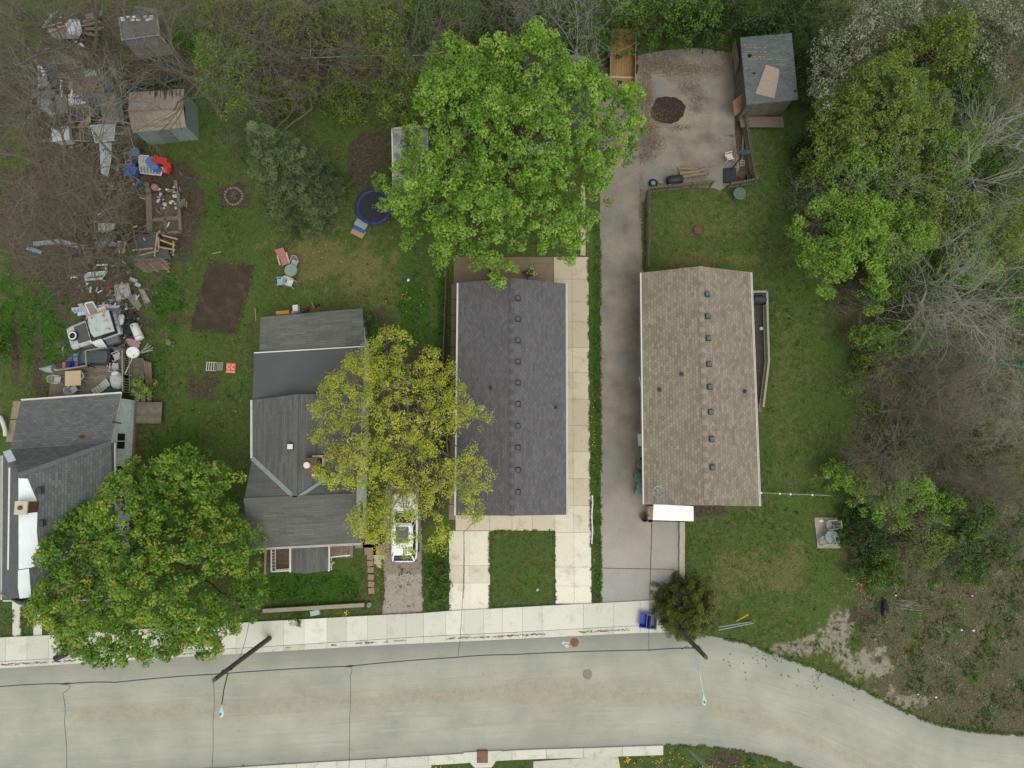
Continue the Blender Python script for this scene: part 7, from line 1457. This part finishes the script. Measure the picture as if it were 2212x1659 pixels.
panel("yellow_board", "yellowish curved board at the foot of the scrap", "board", [(166, 271, .3), (193, 250, .7), (195, 262, .6), (186, 272, .3)], wp("yellow_ply", (176, 158, 104)))
bin_("white_cabinet", "white cabinet standing at the lower left of the scrap", "cabinet", 131, 289, 1.2, 1.0, .9, wp("cabinet_white", (204, 208, 208), var=.08), rad(8), lid=wp("cabinet_white", (204, 208, 208)))
drum("metal_tub", "pale metal tub beside the white cabinet", "tub", 116, 269, .32, .6, M_tin); drum("green_pot", "green pot in the timber crate at the foot of the scrap", "pot", 184, 297, .34, .5, wp("moss_green", (86, 108, 62)))
framed("timber_crate", "open timber crate at the foot of the scrap", "crate", [(153, 275, .5), (193, 274, .5), (194, 305, .4), (154, 304, .4)], wp("crate_dark", (72, 58, 52)), M_newwood, 2, .08)
framed("grey_door", "ribbed grey door standing right of the dismantled table", "door", [(195, 203, 1.0), (211, 202, 1.1), (214, 246, .9), (200, 250, .8)], wp("ribbed_grey", (104, 106, 104)), M_tin, 4, .03)
framed("brown_sheet", "big brown panel lying across the top of the leaning white sheets", "panel", [(211, 204, 1.4), (250, 201, 1.4), (252, 267, 1.0), (226, 268, 1.0)], wp("brown_panel", (128, 116, 100), s=1.2, var=.12), wp("grey_green_trim", (110, 122, 116)), 1)
framed("white_sheet_metal", "large white metal sheet below the big brown panel", "sheet", [(196, 272, .9), (249, 268, .9), (246, 303, .7), (207, 309, .7)], wp("white_metal_sheet", (184, 194, 196), s=1.2, var=.1), M_white, 1, .06)
panel("white_strip_sheet", "long white strip of metal running down from the large white sheet", "sheet", [(214, 309, .6), (241, 308, .6), (240, 345, .5), (233, 382, .3), (218, 374, .3)], wp("white_strip", (190, 200, 200), s=1.4, var=.12))
panel("small_white_door", "small white panel leaning right of the big brown one", "panel", [(248, 237, 1.2), (259, 242, 1.0), (262, 262, .8), (249, 264, .9)], wp("dull_white", (176, 184, 182)))
framed("leaning_screen", "grey screen door leaning between the scrap and the tan shed", "door", [(252, 208, 1.3), (262, 216, 1.2), (268, 270, .8), (258, 262, .9)], M_tin, M_tin, 3)
for i, (x, y, w, d, rz, c, l) in enumerate(((92, 155, .3, 1.0, 30, (210, 214, 216), "white splinter of sheet at the left of the slate-blue sheet"), (96, 178, .7, .9, 20, (150, 152, 150), "crumpled light sheet at the left edge of the scrap"), (94, 203, 1.6, .7, 4, (122, 120, 114), "grey slab at the left edge of the scrap"), (97, 220, .9, .9, 30, (160, 162, 158), "pale sheet at the left edge, below the grey slab"), (100, 236, 1.3, .3, -35, (170, 174, 176), "white board sticking out at the lower left edge of the scrap"), (134, 225, .8, 1.5, 8, (136, 134, 132), "folded grey cloth left of the dismantled table"), (110, 226, .6, .5, 40, (112, 110, 108), "small grey sheet left of the folded cloth"))):
    p = at(x, y, .5); k = MB(); k.box(p, (w, d, .08), rad(rz), rad(R.uniform(-14, 14)), rad(R.uniform(-14, 14))); k.box(p - Vector((0, 0, .25)), (w * .7, d * .7, .4), rad(rz + 10)); tag(k.build("scrap_sheet", wp("scrap_%d" % i, c, var=.15)), l, "sheet")
boards("dark_green_roll", "long dark green roll of sheeting behind the tan shed", "roll", [((264, 190, .5), (388, 172, .6)), ((266, 194, .4), (390, 176, .5)), ((265, 187, .7), (384, 170, .8))], wp("dark_green_sheet", (38, 66, 56)), .35)
boards("orange_pole", "orange pole standing at the left of the scrap", "pole", [((97, 110, 1.5), (98, 128, .6))], wp("orange_pole", (206, 100, 40)), .12)
# play things under the bare trees
t = thing("toy_slide", "blue and red plastic slide with an orange end, near the tan shed", "slide", (*at(335, 355)[:2], 0)); M_sb = wp("slide_blue", (84, 130, 190), var=.08); M_sr = wp("slide_red", (206, 52, 50), var=.08); M_so = wp("slide_orange", (232, 96, 52), var=.08); k = MB()
k.slab(atv([(313, 348), (318, 340), (330, 337), (336, 345), (340, 356), (343, 362), (332, 368), (322, 362)], 1.0), .6); k.build("platform", M_sb, t, world=True); k = MB(); pts = [(330, 341), (338, 345), (348, 347), (358, 350), (362, 360), (361, 371)]; zz = [1.1, 1.15, 1.15, 1.0, .75, .4]
P = [at(x, y, z) for (x, y), z in zip(pts, zz)]
for i, (a, b) in enumerate(zip(P, P[1:])): (k).bar(a, b + (b - a) * .2, .5, .12)
k.build("arch", M_sr, t, world=True); k = MB(); k.slab([at(352, 352, 1.0), at(368, 351, .9), at(369, 370, .45), at(353, 372, .45)], .1); k.build("chute", M_so, t, world=True)
framed("white_lattice", "white lattice crate standing behind the blue slide", "lattice", [(301, 336, .7), (322, 337, .7), (320, 356, .6), (301, 355, .6)], wp("cream_lattice", (190, 188, 172)), M_wp, 3)
framed("white_lattice", "white slatted frame lying in front of the blue slide", "lattice", [(301, 358, .5), (352, 362, .5), (348, 379, .35), (304, 374, .35)], wp("grey_lattice", (140, 140, 130)), M_wp, 7)
drum("blue_drum", "blue drum at the foot of the forked bare tree", "drum", 282, 366, .42, .8, M_bluebin, lid=M_bluebin); drum("blue_drum", "smaller blue drum peeping from below the first", "drum", 289, 378, .3, .6, wp("deep_blue_plastic", (36, 70, 128)))
drum("white_bucket", "white bucket beside the blue drum", "bucket", 277, 351, .22, .4, M_wp); drum("teal_tub", "small teal tub by the white bucket", "tub", 284, 355, .24, .35, wp("teal_plastic", (80, 150, 168))); drum("grey_barrel", "grey-blue barrel between tan shed and blue drum", "barrel", 291, 328, .34, .9, wp("steel_blue", (88, 106, 122)), lid=wp("steel_blue_lid", (96, 116, 132))); bin_("wire_crate", "pale wire crate left of the lattice, by the bare tree", "crate", 279, 337, .7, .7, .5, wp("pale_crate", (150, 154, 150)), .2); bin_("teal_box", "dark teal box between barrel and lattice", "box", 294, 345, .6, .5, .5, wp("dark_teal", (52, 74, 72)), .1, lid=wp("dark_teal", (52, 74, 72)))
boards("swing_frame", "thin blue tripod of a broken swing", "frame", [((297, 388, 1.6), (294, 408, .1)), ((297, 388, 1.6), (326, 410, .1)), ((294, 390, 1.6), (310, 404, .1))], wp("swing_blue", (86, 138, 160)), .07)
k = MB(); k.lathe([(0, 0), (.2, .08), (.27, .26), (.2, .45), (0, .52)], at(339, 408, 0), 20); k.lathe([(.262, .2), (.275, .26), (.262, .32)], at(339, 408, 0), 20); tag(k.build("play_ball", wp("pale_pink_ball", (196, 150, 146), s=1.5, var=.3)), "faded pink play ball by the timber garden bed", "ball")
# garden bed of old beams
t = thing("garden_bed", "garden bed framed with old grey beams, littered with bits", "garden bed", (*at(355, 450)[:2], 0)); k = MB()
for i, (a, b, w) in enumerate((((322, 418), (325, 502), .42), ((380, 390), (384, 420), .22), ((386, 420), (391, 502), .22), ((326, 506), (392, 501), .2), ((332, 476), (386, 471), .26), ((358, 472), (360, 504), .14), ((363, 414), (384, 411), .16), ((318, 395), (322, 420), .3))):
    k = MB(); k.bar(at(*a, .18), at(*b, .18), w, .22); k.build("beam", M_oldwood, t, world=True)
k = MB(); k.slab(atv([(327, 422), (384, 420), (388, 500), (328, 502)], .08), .07); k.build("soil", wp("bed_soil", (98, 84, 68), s=4, var=.3, rough=.95), t, world=True)
for i in range(16):
    k = MB(); k.blob(at(R.uniform(334, 382), R.uniform(402, 450), .15), (R.uniform(.12, .4), R.uniform(.1, .3), .14), i, .3); tag(k.build("plastic_scrap", M_wp if i % 3 else M_sheet), "small scrap of white plastic strewn over the garden bed", "litter", "white scraps on the garden bed")
plastic_chair("broken_chair", "grey chair tipped against the right side of the garden bed", wp("blue_grey_plastic", (98, 110, 112)), gz(398, 446), rad(20), slats=False)
boards("pallet_boards", "short upright boards behind the grey tipped chair", "boards", [((388, 432, .8), (389, 446, .6)), ((393, 430, .9), (394, 448, .6)), ((398, 428, .9), (398, 446, .6)), ((403, 434, .8), (403, 448, .6))], M_oldwood, .12)
# coop with dark sheet, leaning pallets
t = thing("lean_to", "low lean-to with a slate sheet roof and bare wooden framing", "lean-to", (*at(320, 535)[:2], 0)); k = MB(); k.slab([at(295, 508, 1.3), at(339, 504, 1.3), at(334, 553, 1.0), at(295, 560, 1.0)], .04); k.slab([at(336, 540, 1.0), at(360, 535, .7), at(370, 560, .4), at(330, 558, .6)], .03); k.build("roof_sheet", wp("slate_sheet_dark", (78, 86, 90), s=1.2, var=.12), t, world=True)
for a, b in (((286, 541, 1.25), (331, 536, 1.15)), ((302, 552, 1.15), (343, 541, 1.1)), ((310, 514, 1.4), (314, 520, 1.36)), ((340, 502, 1.4), (334, 554, 1.1)), ((342, 512, 1.4), (343, 538, 1.2)), ((345, 518, 1.3), (378, 530, 1.0)), ((345, 534, 1.2), (378, 540, .9)), ((375, 521, 1.1), (374, 552, .6)), ((350, 508, 1.2), (384, 517, .9)), ((340, 505, 1.4), (346, 498, 1.6))): k = MB(); k.bar(at(*a), at(*b), .11, .06); k.build("batten", M_newwood, t, world=True)
for p_ in ((297, 510), (337, 508), (332, 550), (298, 556), (376, 550)): k = MB(); q = at(*p_, .5); k.box((q.x, q.y, .5), (.08, .08, 1.0)); k.build("post", M_oldwood, t, world=True)
for nm, y0, l in ((0, 566, "upper wooden pallet slumped below the lean-to"), (1, 576, "lower wooden pallet slumped below the lean-to")):
    t = thing("wooden_pallet", l, "pallet", (*at(330, y0)[:2], 0)); k = MB()
    for i in range(4): k.bar(at(290 + i * 6, y0 + i * 5 - 5, .5 - .1 * i), at(350 + i * 6, y0 + i * 4 - 9, .55 - .1 * i), .16, .03)
    k.build("slat", M_oldwood, t, world=True); k = MB()
    for i in range(3): k.bar(at(300 + i * 25, y0 - 6, .45), at(318 + i * 24, y0 + 12, .1), .09, .09)
    k.build("bearer", M_newwood, t, world=True)
# faded boards and sheets at the left
for l, a, b, w in (("long faded blue-white plank under the left bare trees", (72, 527, .2), (132, 521, .2), .35), ("grey-white plank to the right of the long faded one", (132, 522, .2), (182, 535, .2), .35), ("short blue-grey plank pointing down at the left", (58, 535, .15), (90, 546, .15), .28), ("pale plank lying toward the white bucket frame", (205, 528, .2), (246, 526, .2), .4), ("grey board crossing the pale plank", (228, 515, .25), (250, 530, .2), .3)):
    k = MB(); k.bar(at(*a), at(*b), w, .05); tag(k.build("faded_plank", wp("faded_plank_paint", (146, 160, 164), s=3, var=.2)), l, "plank")
k = MB(); k.box(at(237, 493, .4), (1.35, .55, .6)); tag(k.build("white_cupboard", wp("drawer_white", (176, 184, 184), var=.1)), "white drawer unit in the brush above the faded planks", "drawer"); framed("wire_stand", "small white wire frame beside the faded planks", "frame", [(255, 522, .5), (271, 522, .5), (269, 546, .4), (258, 546, .4)], wp("wire_dark", (90, 86, 80)), M_wp, 4, .05)
framed("green_trim_boat", "white panel with a green stripe lying under the bare trees", "panel", [(183, 598, .4), (190, 589, .4), (232, 586, .4), (220, 603, .3), (186, 606, .3)], wp("boat_white", (200, 210, 206)), M_white, 1, .05); k = MB(); k.bar(at(188, 600, .44), at(222, 597, .44), .12, .02); tag(k.build("green_strip", wp("boat_green", (60, 140, 110))), "green strip across the white panel under the bare trees", "strip")
panel("grey_slab_board", "grey-brown door leaf lying above the green-striped panel", "door", [(179, 542, .15), (199, 542, .15), (201, 570, .15), (180, 570, .15)], M_oldwood)
panel("white_bar", "thin white bar between the grey door leaf and the green-striped panel", "bar", [(208, 571, .3), (232, 570, .3), (232, 573, .3), (208, 574, .3)], M_white)
framed("mattress", "stained white mattress in the brush right of the junk", "mattress", [(248, 617, .4), (278, 612, .4), (284, 640, .35), (252, 650, .35)], wp("mattress_white", (178, 180, 176), s=1.6, var=.2), wp("mattress_edge", (160, 160, 154)), 1)
panel("weathered_board", "cracked weathered board below the stained mattress", "board", [(272, 640, .3), (292, 635, .3), (306, 660, .2), (299, 671, .2), (285, 657, .25)], wp("cracked_board", (136, 136, 130), s=3)); framed("jointed_plank", "pale two-part plank at the right edge of the junk", "plank", [(300, 625, .2), (310, 625, .2), (325, 652, .15), (314, 657, .15)], wp("jointed_pale", (160, 162, 154)), wp("joint_dark", (140, 142, 136)), 1); boards("short_white_planks", "two short whitish planks above the jointed one", "planks", [((292, 612, .3), (303, 618, .3)), ((280, 602, .3), (296, 608, .3))], M_sheet, .25)
boards("red_scrap", "twisted red metal scrap left of the mattress", "scrap", [((228, 626, .3), (243, 618, .5)), ((230, 620, .4), (244, 630, .3)), ((236, 616, .4), (232, 632, .3))], wp("dull_red", (140, 58, 54)), .1)
t = thing("siding_stack", "long white and blue boards lying above the wrecked pickup", "boards", (*at(210, 668)[:2], 0))
for i, (a, b, c) in enumerate((((155, 669), (240, 660), (206, 212, 212)), ((160, 673), (250, 662), (150, 184, 210)), ((198, 676), (262, 668), (170, 200, 216)), ((205, 670), (260, 663), (210, 214, 206)), ((168, 679), (188, 675), (196, 210, 222)))): k = MB(); k.bar(at(*a, .3 + .03 * i), at(*b, .3 + .03 * i), .26, .04); k.build("siding_board", wp("siding_%d" % i, c, var=.1), t, world=True)
t = thing("old_door", "grey panelled door with two small panes leaning across the boards", "door", (*at(196, 672)[:2], 0)); P = [at(168, 657, .5), at(199, 652, .6), at(221, 687, .75), at(202, 697, .7)]; P = [at(183, 656, .5), at(200, 652, .55), at(222, 686, .8), at(204, 698, .75)]; k = MB(); k.slab(P, .05); k.build("leaf", wp("door_grey", (150, 150, 142), s=3, var=.15), t, world=True); k = MB()
for a, b in zip(P, P[1:] + P[:1]): k.bar(a + Vector((0, 0, .02)), b + Vector((0, 0, .02)), .09, .04)
k.build("frame", M_white, t, world=True); k = MB()
for f in (.66, .84):
    a, b = P[0].lerp(P[3], f), P[1].lerp(P[2], f); a2, b2 = P[0].lerp(P[3], f + .12), P[1].lerp(P[2], f + .12); u = Vector((0, 0, .03)); k.slab([a.lerp(b, .2) + u, a.lerp(b, .8) + u, a2.lerp(b2, .8) + u, a2.lerp(b2, .2) + u], .02)
k.build("pane", M_pane, t, world=True)
panel("cream_plank", "cream plank leaning beside the old panelled door", "plank", [(167, 657, .45), (178, 655, .5), (200, 690, .7), (194, 694, .7)], wp("cream_plank", (176, 176, 164)))
k = MB(); k.box(at(226, 676, .4), (.5, .8, .5), rad(15)); k.blob(at(224, 668, .5), (.5, .4, .4), 3, .2); tag(k.build("jug_pile", M_white), "white plastic jug at the end of the old panelled door", "jug"); k = MB(); k.box(at(250, 677, .4), (.95, .65, .5), rad(-3)); tag(k.build("grey_case", wp("case_grey", (124, 126, 118))), "grey case behind the wrecked pickup", "case")
k = MB()
for i in range(9): k.blob(at(R.uniform(262, 282), R.uniform(672, 714), .3), (R.uniform(.4, .9), R.uniform(.4, .8), .6), i, .3)
tag(k.build("rubbish_heap", wp("black_bags", (48, 50, 52), s=4, var=.4)), "heap of black bags behind the cab of the wrecked pickup", "bags"); k = MB(); k.blob(at(262, 690, .7), (.5, .7, .3), 30, .3); tag(k.build("rag", M_sheet), "white rag on top of the heap of black bags", "rag")
a, b = at(289, 701, .32), at(303, 733, .32); t = thing("water_tank", "white cylindrical water heater lying in the grass", "tank", tuple(((a + b) / 2)[:2]) + (0,)); k = MB(); d = (b - a); L = d.length; M = d.to_track_quat('Z', 'Y').to_matrix(); k.lathe([(0, -L / 2 - .06), (.22, -L / 2 - .03), (.3, -L / 2 + .03), (.31, L / 2 - .03), (.24, L / 2 + .03), (0, L / 2 + .06)], (0, 0, .32), 24, 0, M); k.build("shell", M_white, t, smooth=True); k = MB(); k.lathe([(.312, L / 2 - .25), (.318, L / 2 - .2), (.312, L / 2 - .15)], (0, 0, .32), 24, 0, M); k.build("band", M_sheet, t); k = MB(); q = (a - (a + b) / 2) * .7; k.tube([(q.x, q.y, .6), (q.x, q.y, .67)], .05, 8); k.build("valve", M_black, t)
panel("white_board", "white board lying on the near side of the wrecked pickup", "board", [(192, 736, 1.05), (219, 732, 1.05), (234, 754, .9), (227, 757, .85), (207, 748, .95)], M_white)
t = thing("old_television", "grey old television beside the wrecked pickup", "television", (*at(254, 738)[:2], 0), rad(18)); k = MB(); k.loft([[Vector((x * 1.0, y * .62, .1)) for x, y in ((-.6, -.6), (.6, -.6), (.6, .6), (-.6, .6))], [Vector((x * 1.0, y * .62, .7)) for x, y in ((-.6, -.6), (.6, -.6), (.6, .6), (-.6, .6))]]); k.build("case", wp("tv_case", (82, 82, 80)), t); k = MB(); k.box((0, 0, .71), (.95, .55, .03)); k.build("screen", wp("tv_screen", (116, 120, 122), rough=.3), t)
panel("dark_sheet", "dark panel between the white board and the old television", "panel", [(224, 738, .7), (240, 733, .7), (246, 750, .6), (238, 752, .6)], wp("dark_panel", (66, 66, 64)))
k = MB(); pts = []
for i in range(13): f = i / 12; w = .26 * math.sin(math.pi * min(1, f * .95 + .02)) ** .7 + .01; c = at(272, 733, .25).lerp(at(301, 749, .2), f); d = (at(301, 749, .2) - at(272, 733, .25)).normalized(); pts.append((c, Vector((-d.y, d.x, 0)) * w))
k.slab([c + s for c, s in pts] + [c - s for c, s in pts[::-1]], .08); tag(k.build("surfboard", wp("faded_pink_board", (172, 146, 138), var=.12)), "faded pinkish surfboard by the white water heater", "board")
drum("cream_drum", "cream drum between the pickup wreck and the deck rail", "drum", 217, 752, .36, .55, wp("cream_drum", (164, 160, 142))); drum("grey_tank", "grey-brown tank next to the cream drum", "drum", 226, 755, .34, .5, wp("tank_brown", (112, 108, 94)), lid=wp("tank_brown", (112, 108, 94))); 
for i, (x, y, w, l) in enumerate(((198, 752, .9, "black sack left of the cream drum"), (183, 757, .9, "black sack below the nose of the wrecked pickup"), (208, 756, .6, "dark bag against the deck rail"))): k = MB(); k.blob(at(x, y, .3), (w, w * .7, .6), i, .2); tag(k.build("rubbish_sack", M_black), l, "sack")
boards("plank_edging", "brown planks lying between deck and surfboard", "planks", [((232, 765, .2), (285, 758, .2)), ((236, 760, .2), (282, 752, .2)), ((240, 755, .2), (270, 746, .2))], M_oldwood, .2)
# things on the deck
bin_("wood_box", "wooden framed tub full of dark water on the deck corner", "tub", 0, 0, .1, .1, .1, M_oldwood).location = (0, 0, -50) if False else (*at(214, 773, .7)[:2], .7)
t = [o for o in bpy.data.objects if o.name.startswith("wood_box")][0]
for ch in kids(t): bpy.data.objects.remove(ch)
k = MB(); k.loft([[Vector((x * 1.15, y * .55, z)) for x, y in ((-.9, -1), (.9, -1), (1, 0), (.9, 1), (-.9, 1), (-1, 0))] for z in (0, .55)]); t['label'] = "large black oval tub on the rear corner of the deck"; t.name = "black_tub"; MW["black_tub"] = Matrix.Translation(t.location); k.build("shell", M_black, t); k = MB(); k.slab([(-.85, -.42, .57), (.85, -.42, .57), (.95, 0, .57), (.85, .42, .57), (-.85, .42, .57), (-.95, 0, .57)], .03); k.build("water", wp("dark_cover", (78, 88, 90), rough=.4), t)
drum("white_pot", "white pot on the deck by the black tub", "pot", 238, 785, .25, .3, M_wp, .7); bin_("blue_crate", "bright blue open crate on the outside of the deck rail", "crate", 167, 782, .75, .8, .6, M_blue, rad(3), z=.3); bin_("blue_crate", "darker blue crate squeezed between the first and the rail", "crate", 179, 780, .7, 1.0, .6, M_bluebin, rad(3), z=.3)
bin_("green_bag_bin", "green bin behind the blue crates", "bin", 170, 772, .7, .5, .6, wp("sea_green", (104, 140, 120)), 0, z=.2, lid=wp("sea_green", (104, 140, 120))); bin_("orange_carton", "orange-brown carton by the deck rail, left of the blue crates", "carton", 144, 789, .55, .4, .6, wp("orange_carton", (176, 116, 78)), 0, z=.3, lid=wp("orange_carton", (176, 116, 78))); k = MB(); k.box(at(152, 788, .8), (.34, .42, .5)); tag(k.build("indigo_box", wp("indigo", (40, 36, 120))), "indigo box beside the orange-brown carton", "box"); k = MB(); k.blob(at(134, 789, .7), (.75, .42, .5), 4, .1); tag(k.build("brown_cushion", wp("brown_cushion", (82, 76, 72))), "brown cushion at the end of the deck rail", "cushion")
t = thing("folded_parasol", "grey-white folded parasol sticking out over the grass from the deck", "parasol", (*at(104, 797, .9)[:2], .9)); a, b = at(84, 797, .95), at(118, 800, 1.0); k = MB(); P = [at(85, 796, .95), at(100, 798, 1.0), at(117, 797, 1.0)]; k.tube([P[0], P[1], P[2]], [.03, .2, .33], 12); k.build("canopy", wp("parasol_grey", (160, 168, 166)), t, world=True); k = MB(); k.tube([P[2], at(126, 800, .95)], .03, 6); k.build("pole", M_wp, t, world=True)
t = thing("deck_table", "square tan table on the deck of the white house", "table", (*at(158, 817, 1.4)[:2], .7), rad(3)); k = MB(); k.box((0, 0, .7), (1.1, 1.05, .05)); k.build("tabletop", wp("tan_table", (202, 178, 140), s=2, var=.08), t)
for x in (-.45, .45):
    for y in (-.45, .45): k = MB(); k.box((x, y, .34), (.06, .06, .68)); k.build("leg", M_oldwood, t)
k = MB(); k.lathe([(0, .73), (.02, .74), (0, .75)], (.2, .2, 0), 10); k.build("knob", M_black, t)
plastic_chair("deck_chair", "round-backed chair on the left of the tan deck table", M_chair, gz(133, 822, .7), rad(-95)); plastic_chair("deck_chair", "chair on the right of the tan deck table", M_chair, gz(183, 814, .7), rad(80), slats=False); plastic_chair("deck_chair", "tipped pale chair at the foot of the deck by the roof edge", M_chair, gz(168, 842, .7), rad(-55), slats=False)
plastic_chair("deck_chair", "folded chair leaning on the right-hand deck rail", M_chair, gz(260, 772, .7), rad(115)); plastic_chair("deck_chair", "chair near the pile of white sheets on the deck", M_chair, gz(257, 793, .7), rad(0))
t = thing("deck_lounger", "reclining slatted lounger on the deck near the roof", "lounger", gz(226, 838, .7), rad(35)); k = MB()
for i in range(7): k.box((-.6 + i * .2, 0, .35 + (.06 * max(0, i - 3))), (.16, .55, .03))
k.build("bed", M_slat, t); k = MB()
for x in (-.6, .5):
    for y in (-.25, .25): k.bar((x, y, .35), (x, y, 0), .04)
k.build("frame", M_slat, t)
k = MB(); k.blob(at(253, 822, 1.1), (.95, 1.25, .7), 3, .12, 0, 16, 9); tag(k.build("sheet_bundle", wp("bundle_white", (188, 192, 184), s=1.5, var=.08)), "bulky white covered bundle against the deck rail", "bundle"); k = MB(); k.blob(at(249, 806, 1.3), (.5, .35, .4), 6, .2); tag(k.build("white_sack", M_wp), "small white sack at the top of the covered bundle", "sack"); k = MB(); k.blob(at(247, 846, 1.0), (1.3, .7, .5), 8, .15); tag(k.build("green_tarp_heap", wp("dark_green_tarp", (44, 74, 68))), "dark green tarpaulin heap by the roof edge on the deck", "tarp")
t = thing("satellite_dish", "white satellite dish on a tall leaning white pole by the deck", "satellite dish", (*at(270, 808, 0)[:2], 0)); b0 = at(270, 808, 1.2); tp = at(289, 766, 2.9); k = MB(); k.tube([Vector((b0.x, b0.y, 0)), b0, tp], .045, 8); k.build("pole", M_white, t, world=True); k = MB(); M = (Vector((.5, -.4, .8))).to_track_quat('Z', 'Y').to_matrix(); k.lathe([(0, -.06), (.2, -.03), (.4, .05), (.4, .07), (.2, 0), (0, -.03)], at(287, 761, 2.9), 24, 0, M); k.build("dish", M_white, t, world=True, smooth=True); k = MB(); c = at(287, 761, 2.9); k.tube([c + Vector((0, -.2, -.05)), c + Vector((.3, -.35, .35))], .02, 6); k.build("receiver_arm", M_steel, t, world=True)
k = MB(); k.slab([at(293, 758, .6), at(304, 764, .4), at(296, 771, .3)], .1); tag(k.build("blue_tarp_corner", M_bt), "corner of blue tarp showing beside the satellite dish", "tarp")
boards("dead_branches", "bundle of cut grey branches right of the satellite dish", "branches", [((292, 770, .2), (332, 750, .3)), ((296, 766, .2), (326, 746, .3)), ((300, 768, .3), (320, 742, .3)), ((305, 762, .3), (330, 756, .2))], M_bark_pale, .08)
boards("plank_stack", "stack of long brown planks standing in the grass right of the deck", "planks", [((312, 780, .5), (318, 842, .4)), ((316, 780, .55), (322, 845, .4)), ((321, 782, .5), (326, 845, .35)), ((325, 783, .5), (328, 846, .3))], wp("brown_planks", (128, 110, 88), s=6), .12)
t = thing("wooden_ramp", "weathered board ramp between deck rail and plank stack", "ramp", (*at(296, 800)[:2], 0)); k = MB(); k.slab([at(284, 772, .5), at(310, 774, .5), at(312, 845, .15), at(286, 845, .2)], .08); k.build("boards", planks("ramp_boards", A(104, 98, 84), A(122, 114, 98), .16, 3, swap=False), t, world=True)
k = MB(); k.bar(at(284, 772, .5) + Vector((0, 0, .03)), at(286, 845, .2) + Vector((0, 0, .03)), .1, .1); k.build("edge_beam", M_oldwood, t, world=True)
k = MB()
for i, (a, b) in enumerate((((30, 867), (48, 867)), )): pass
slabs("side_path", [[(28, 866), (46, 866), (40, 905), (22, 905)], [(22, 907), (39, 907), (30, 955), (12, 955)]], .03, .03, M_patio, [.8, .8])
k = MB(); k.tube([at(0, 900, .5), at(6, 912, .5), at(11, 928, .5), at(12, 942, .5)], .14, 8); tag(k.build("white_awning_edge", M_wp), "white curved rim of something at the far left edge", "rim")
g = np.random.RandomState(401); V, F, T = [], [], []     # small loose scrap nobody could count, lying between the big pieces
for cx, cy, rx, ry, n in ((150, 60, 60, 30, 60), (150, 170, 60, 60, 150), (150, 250, 60, 50, 110), (270, 370, 40, 30, 40), (355, 430, 40, 40, 40), (230, 600, 60, 40, 60), (260, 660, 50, 40, 80), (230, 745, 60, 16, 40), (240, 500, 40, 60, 50)):
    for i in range(n):
        p = at(cx + g.normal() * rx * .6, cy + g.normal() * ry * .6, g.uniform(.04, .45)); a = g.uniform(0, 6.28); L, w = g.uniform(.08, .45), g.uniform(.04, .16); u = Vector((math.cos(a), math.sin(a), g.uniform(-.3, .3))) * L * .5; s_ = Vector((-math.sin(a), math.cos(a), g.uniform(-.3, .3))) * w * .5
        k = len(V); V += [tuple(p + u + s_), tuple(p - u + s_), tuple(p - u - s_), tuple(p + u - s_)]; F.append([k, k + 1, k + 2, k + 3]); T.append(g.uniform())
tag(fmesh("scrap_litter", np.array(V), np.array(F), leafmat("scrap_colours", [A(48, 44, 40), A(96, 84, 70), A(134, 124, 104), A(120, 76, 56), A(150, 150, 146), A(60, 84, 120), A(200, 204, 202), A(222, 224, 220)], .05, 1.0), T), "bits of loose scrap and litter strewn between the junk pieces", "litter", kind='stuff')
for o in list(bpy.data.objects):                       # no stray property-less roots
    if o.parent is None and o.type in ('MESH', 'EMPTY') and 'label' not in o and o.get('kind') != 'structure': print("UNLABELLED", o.name)
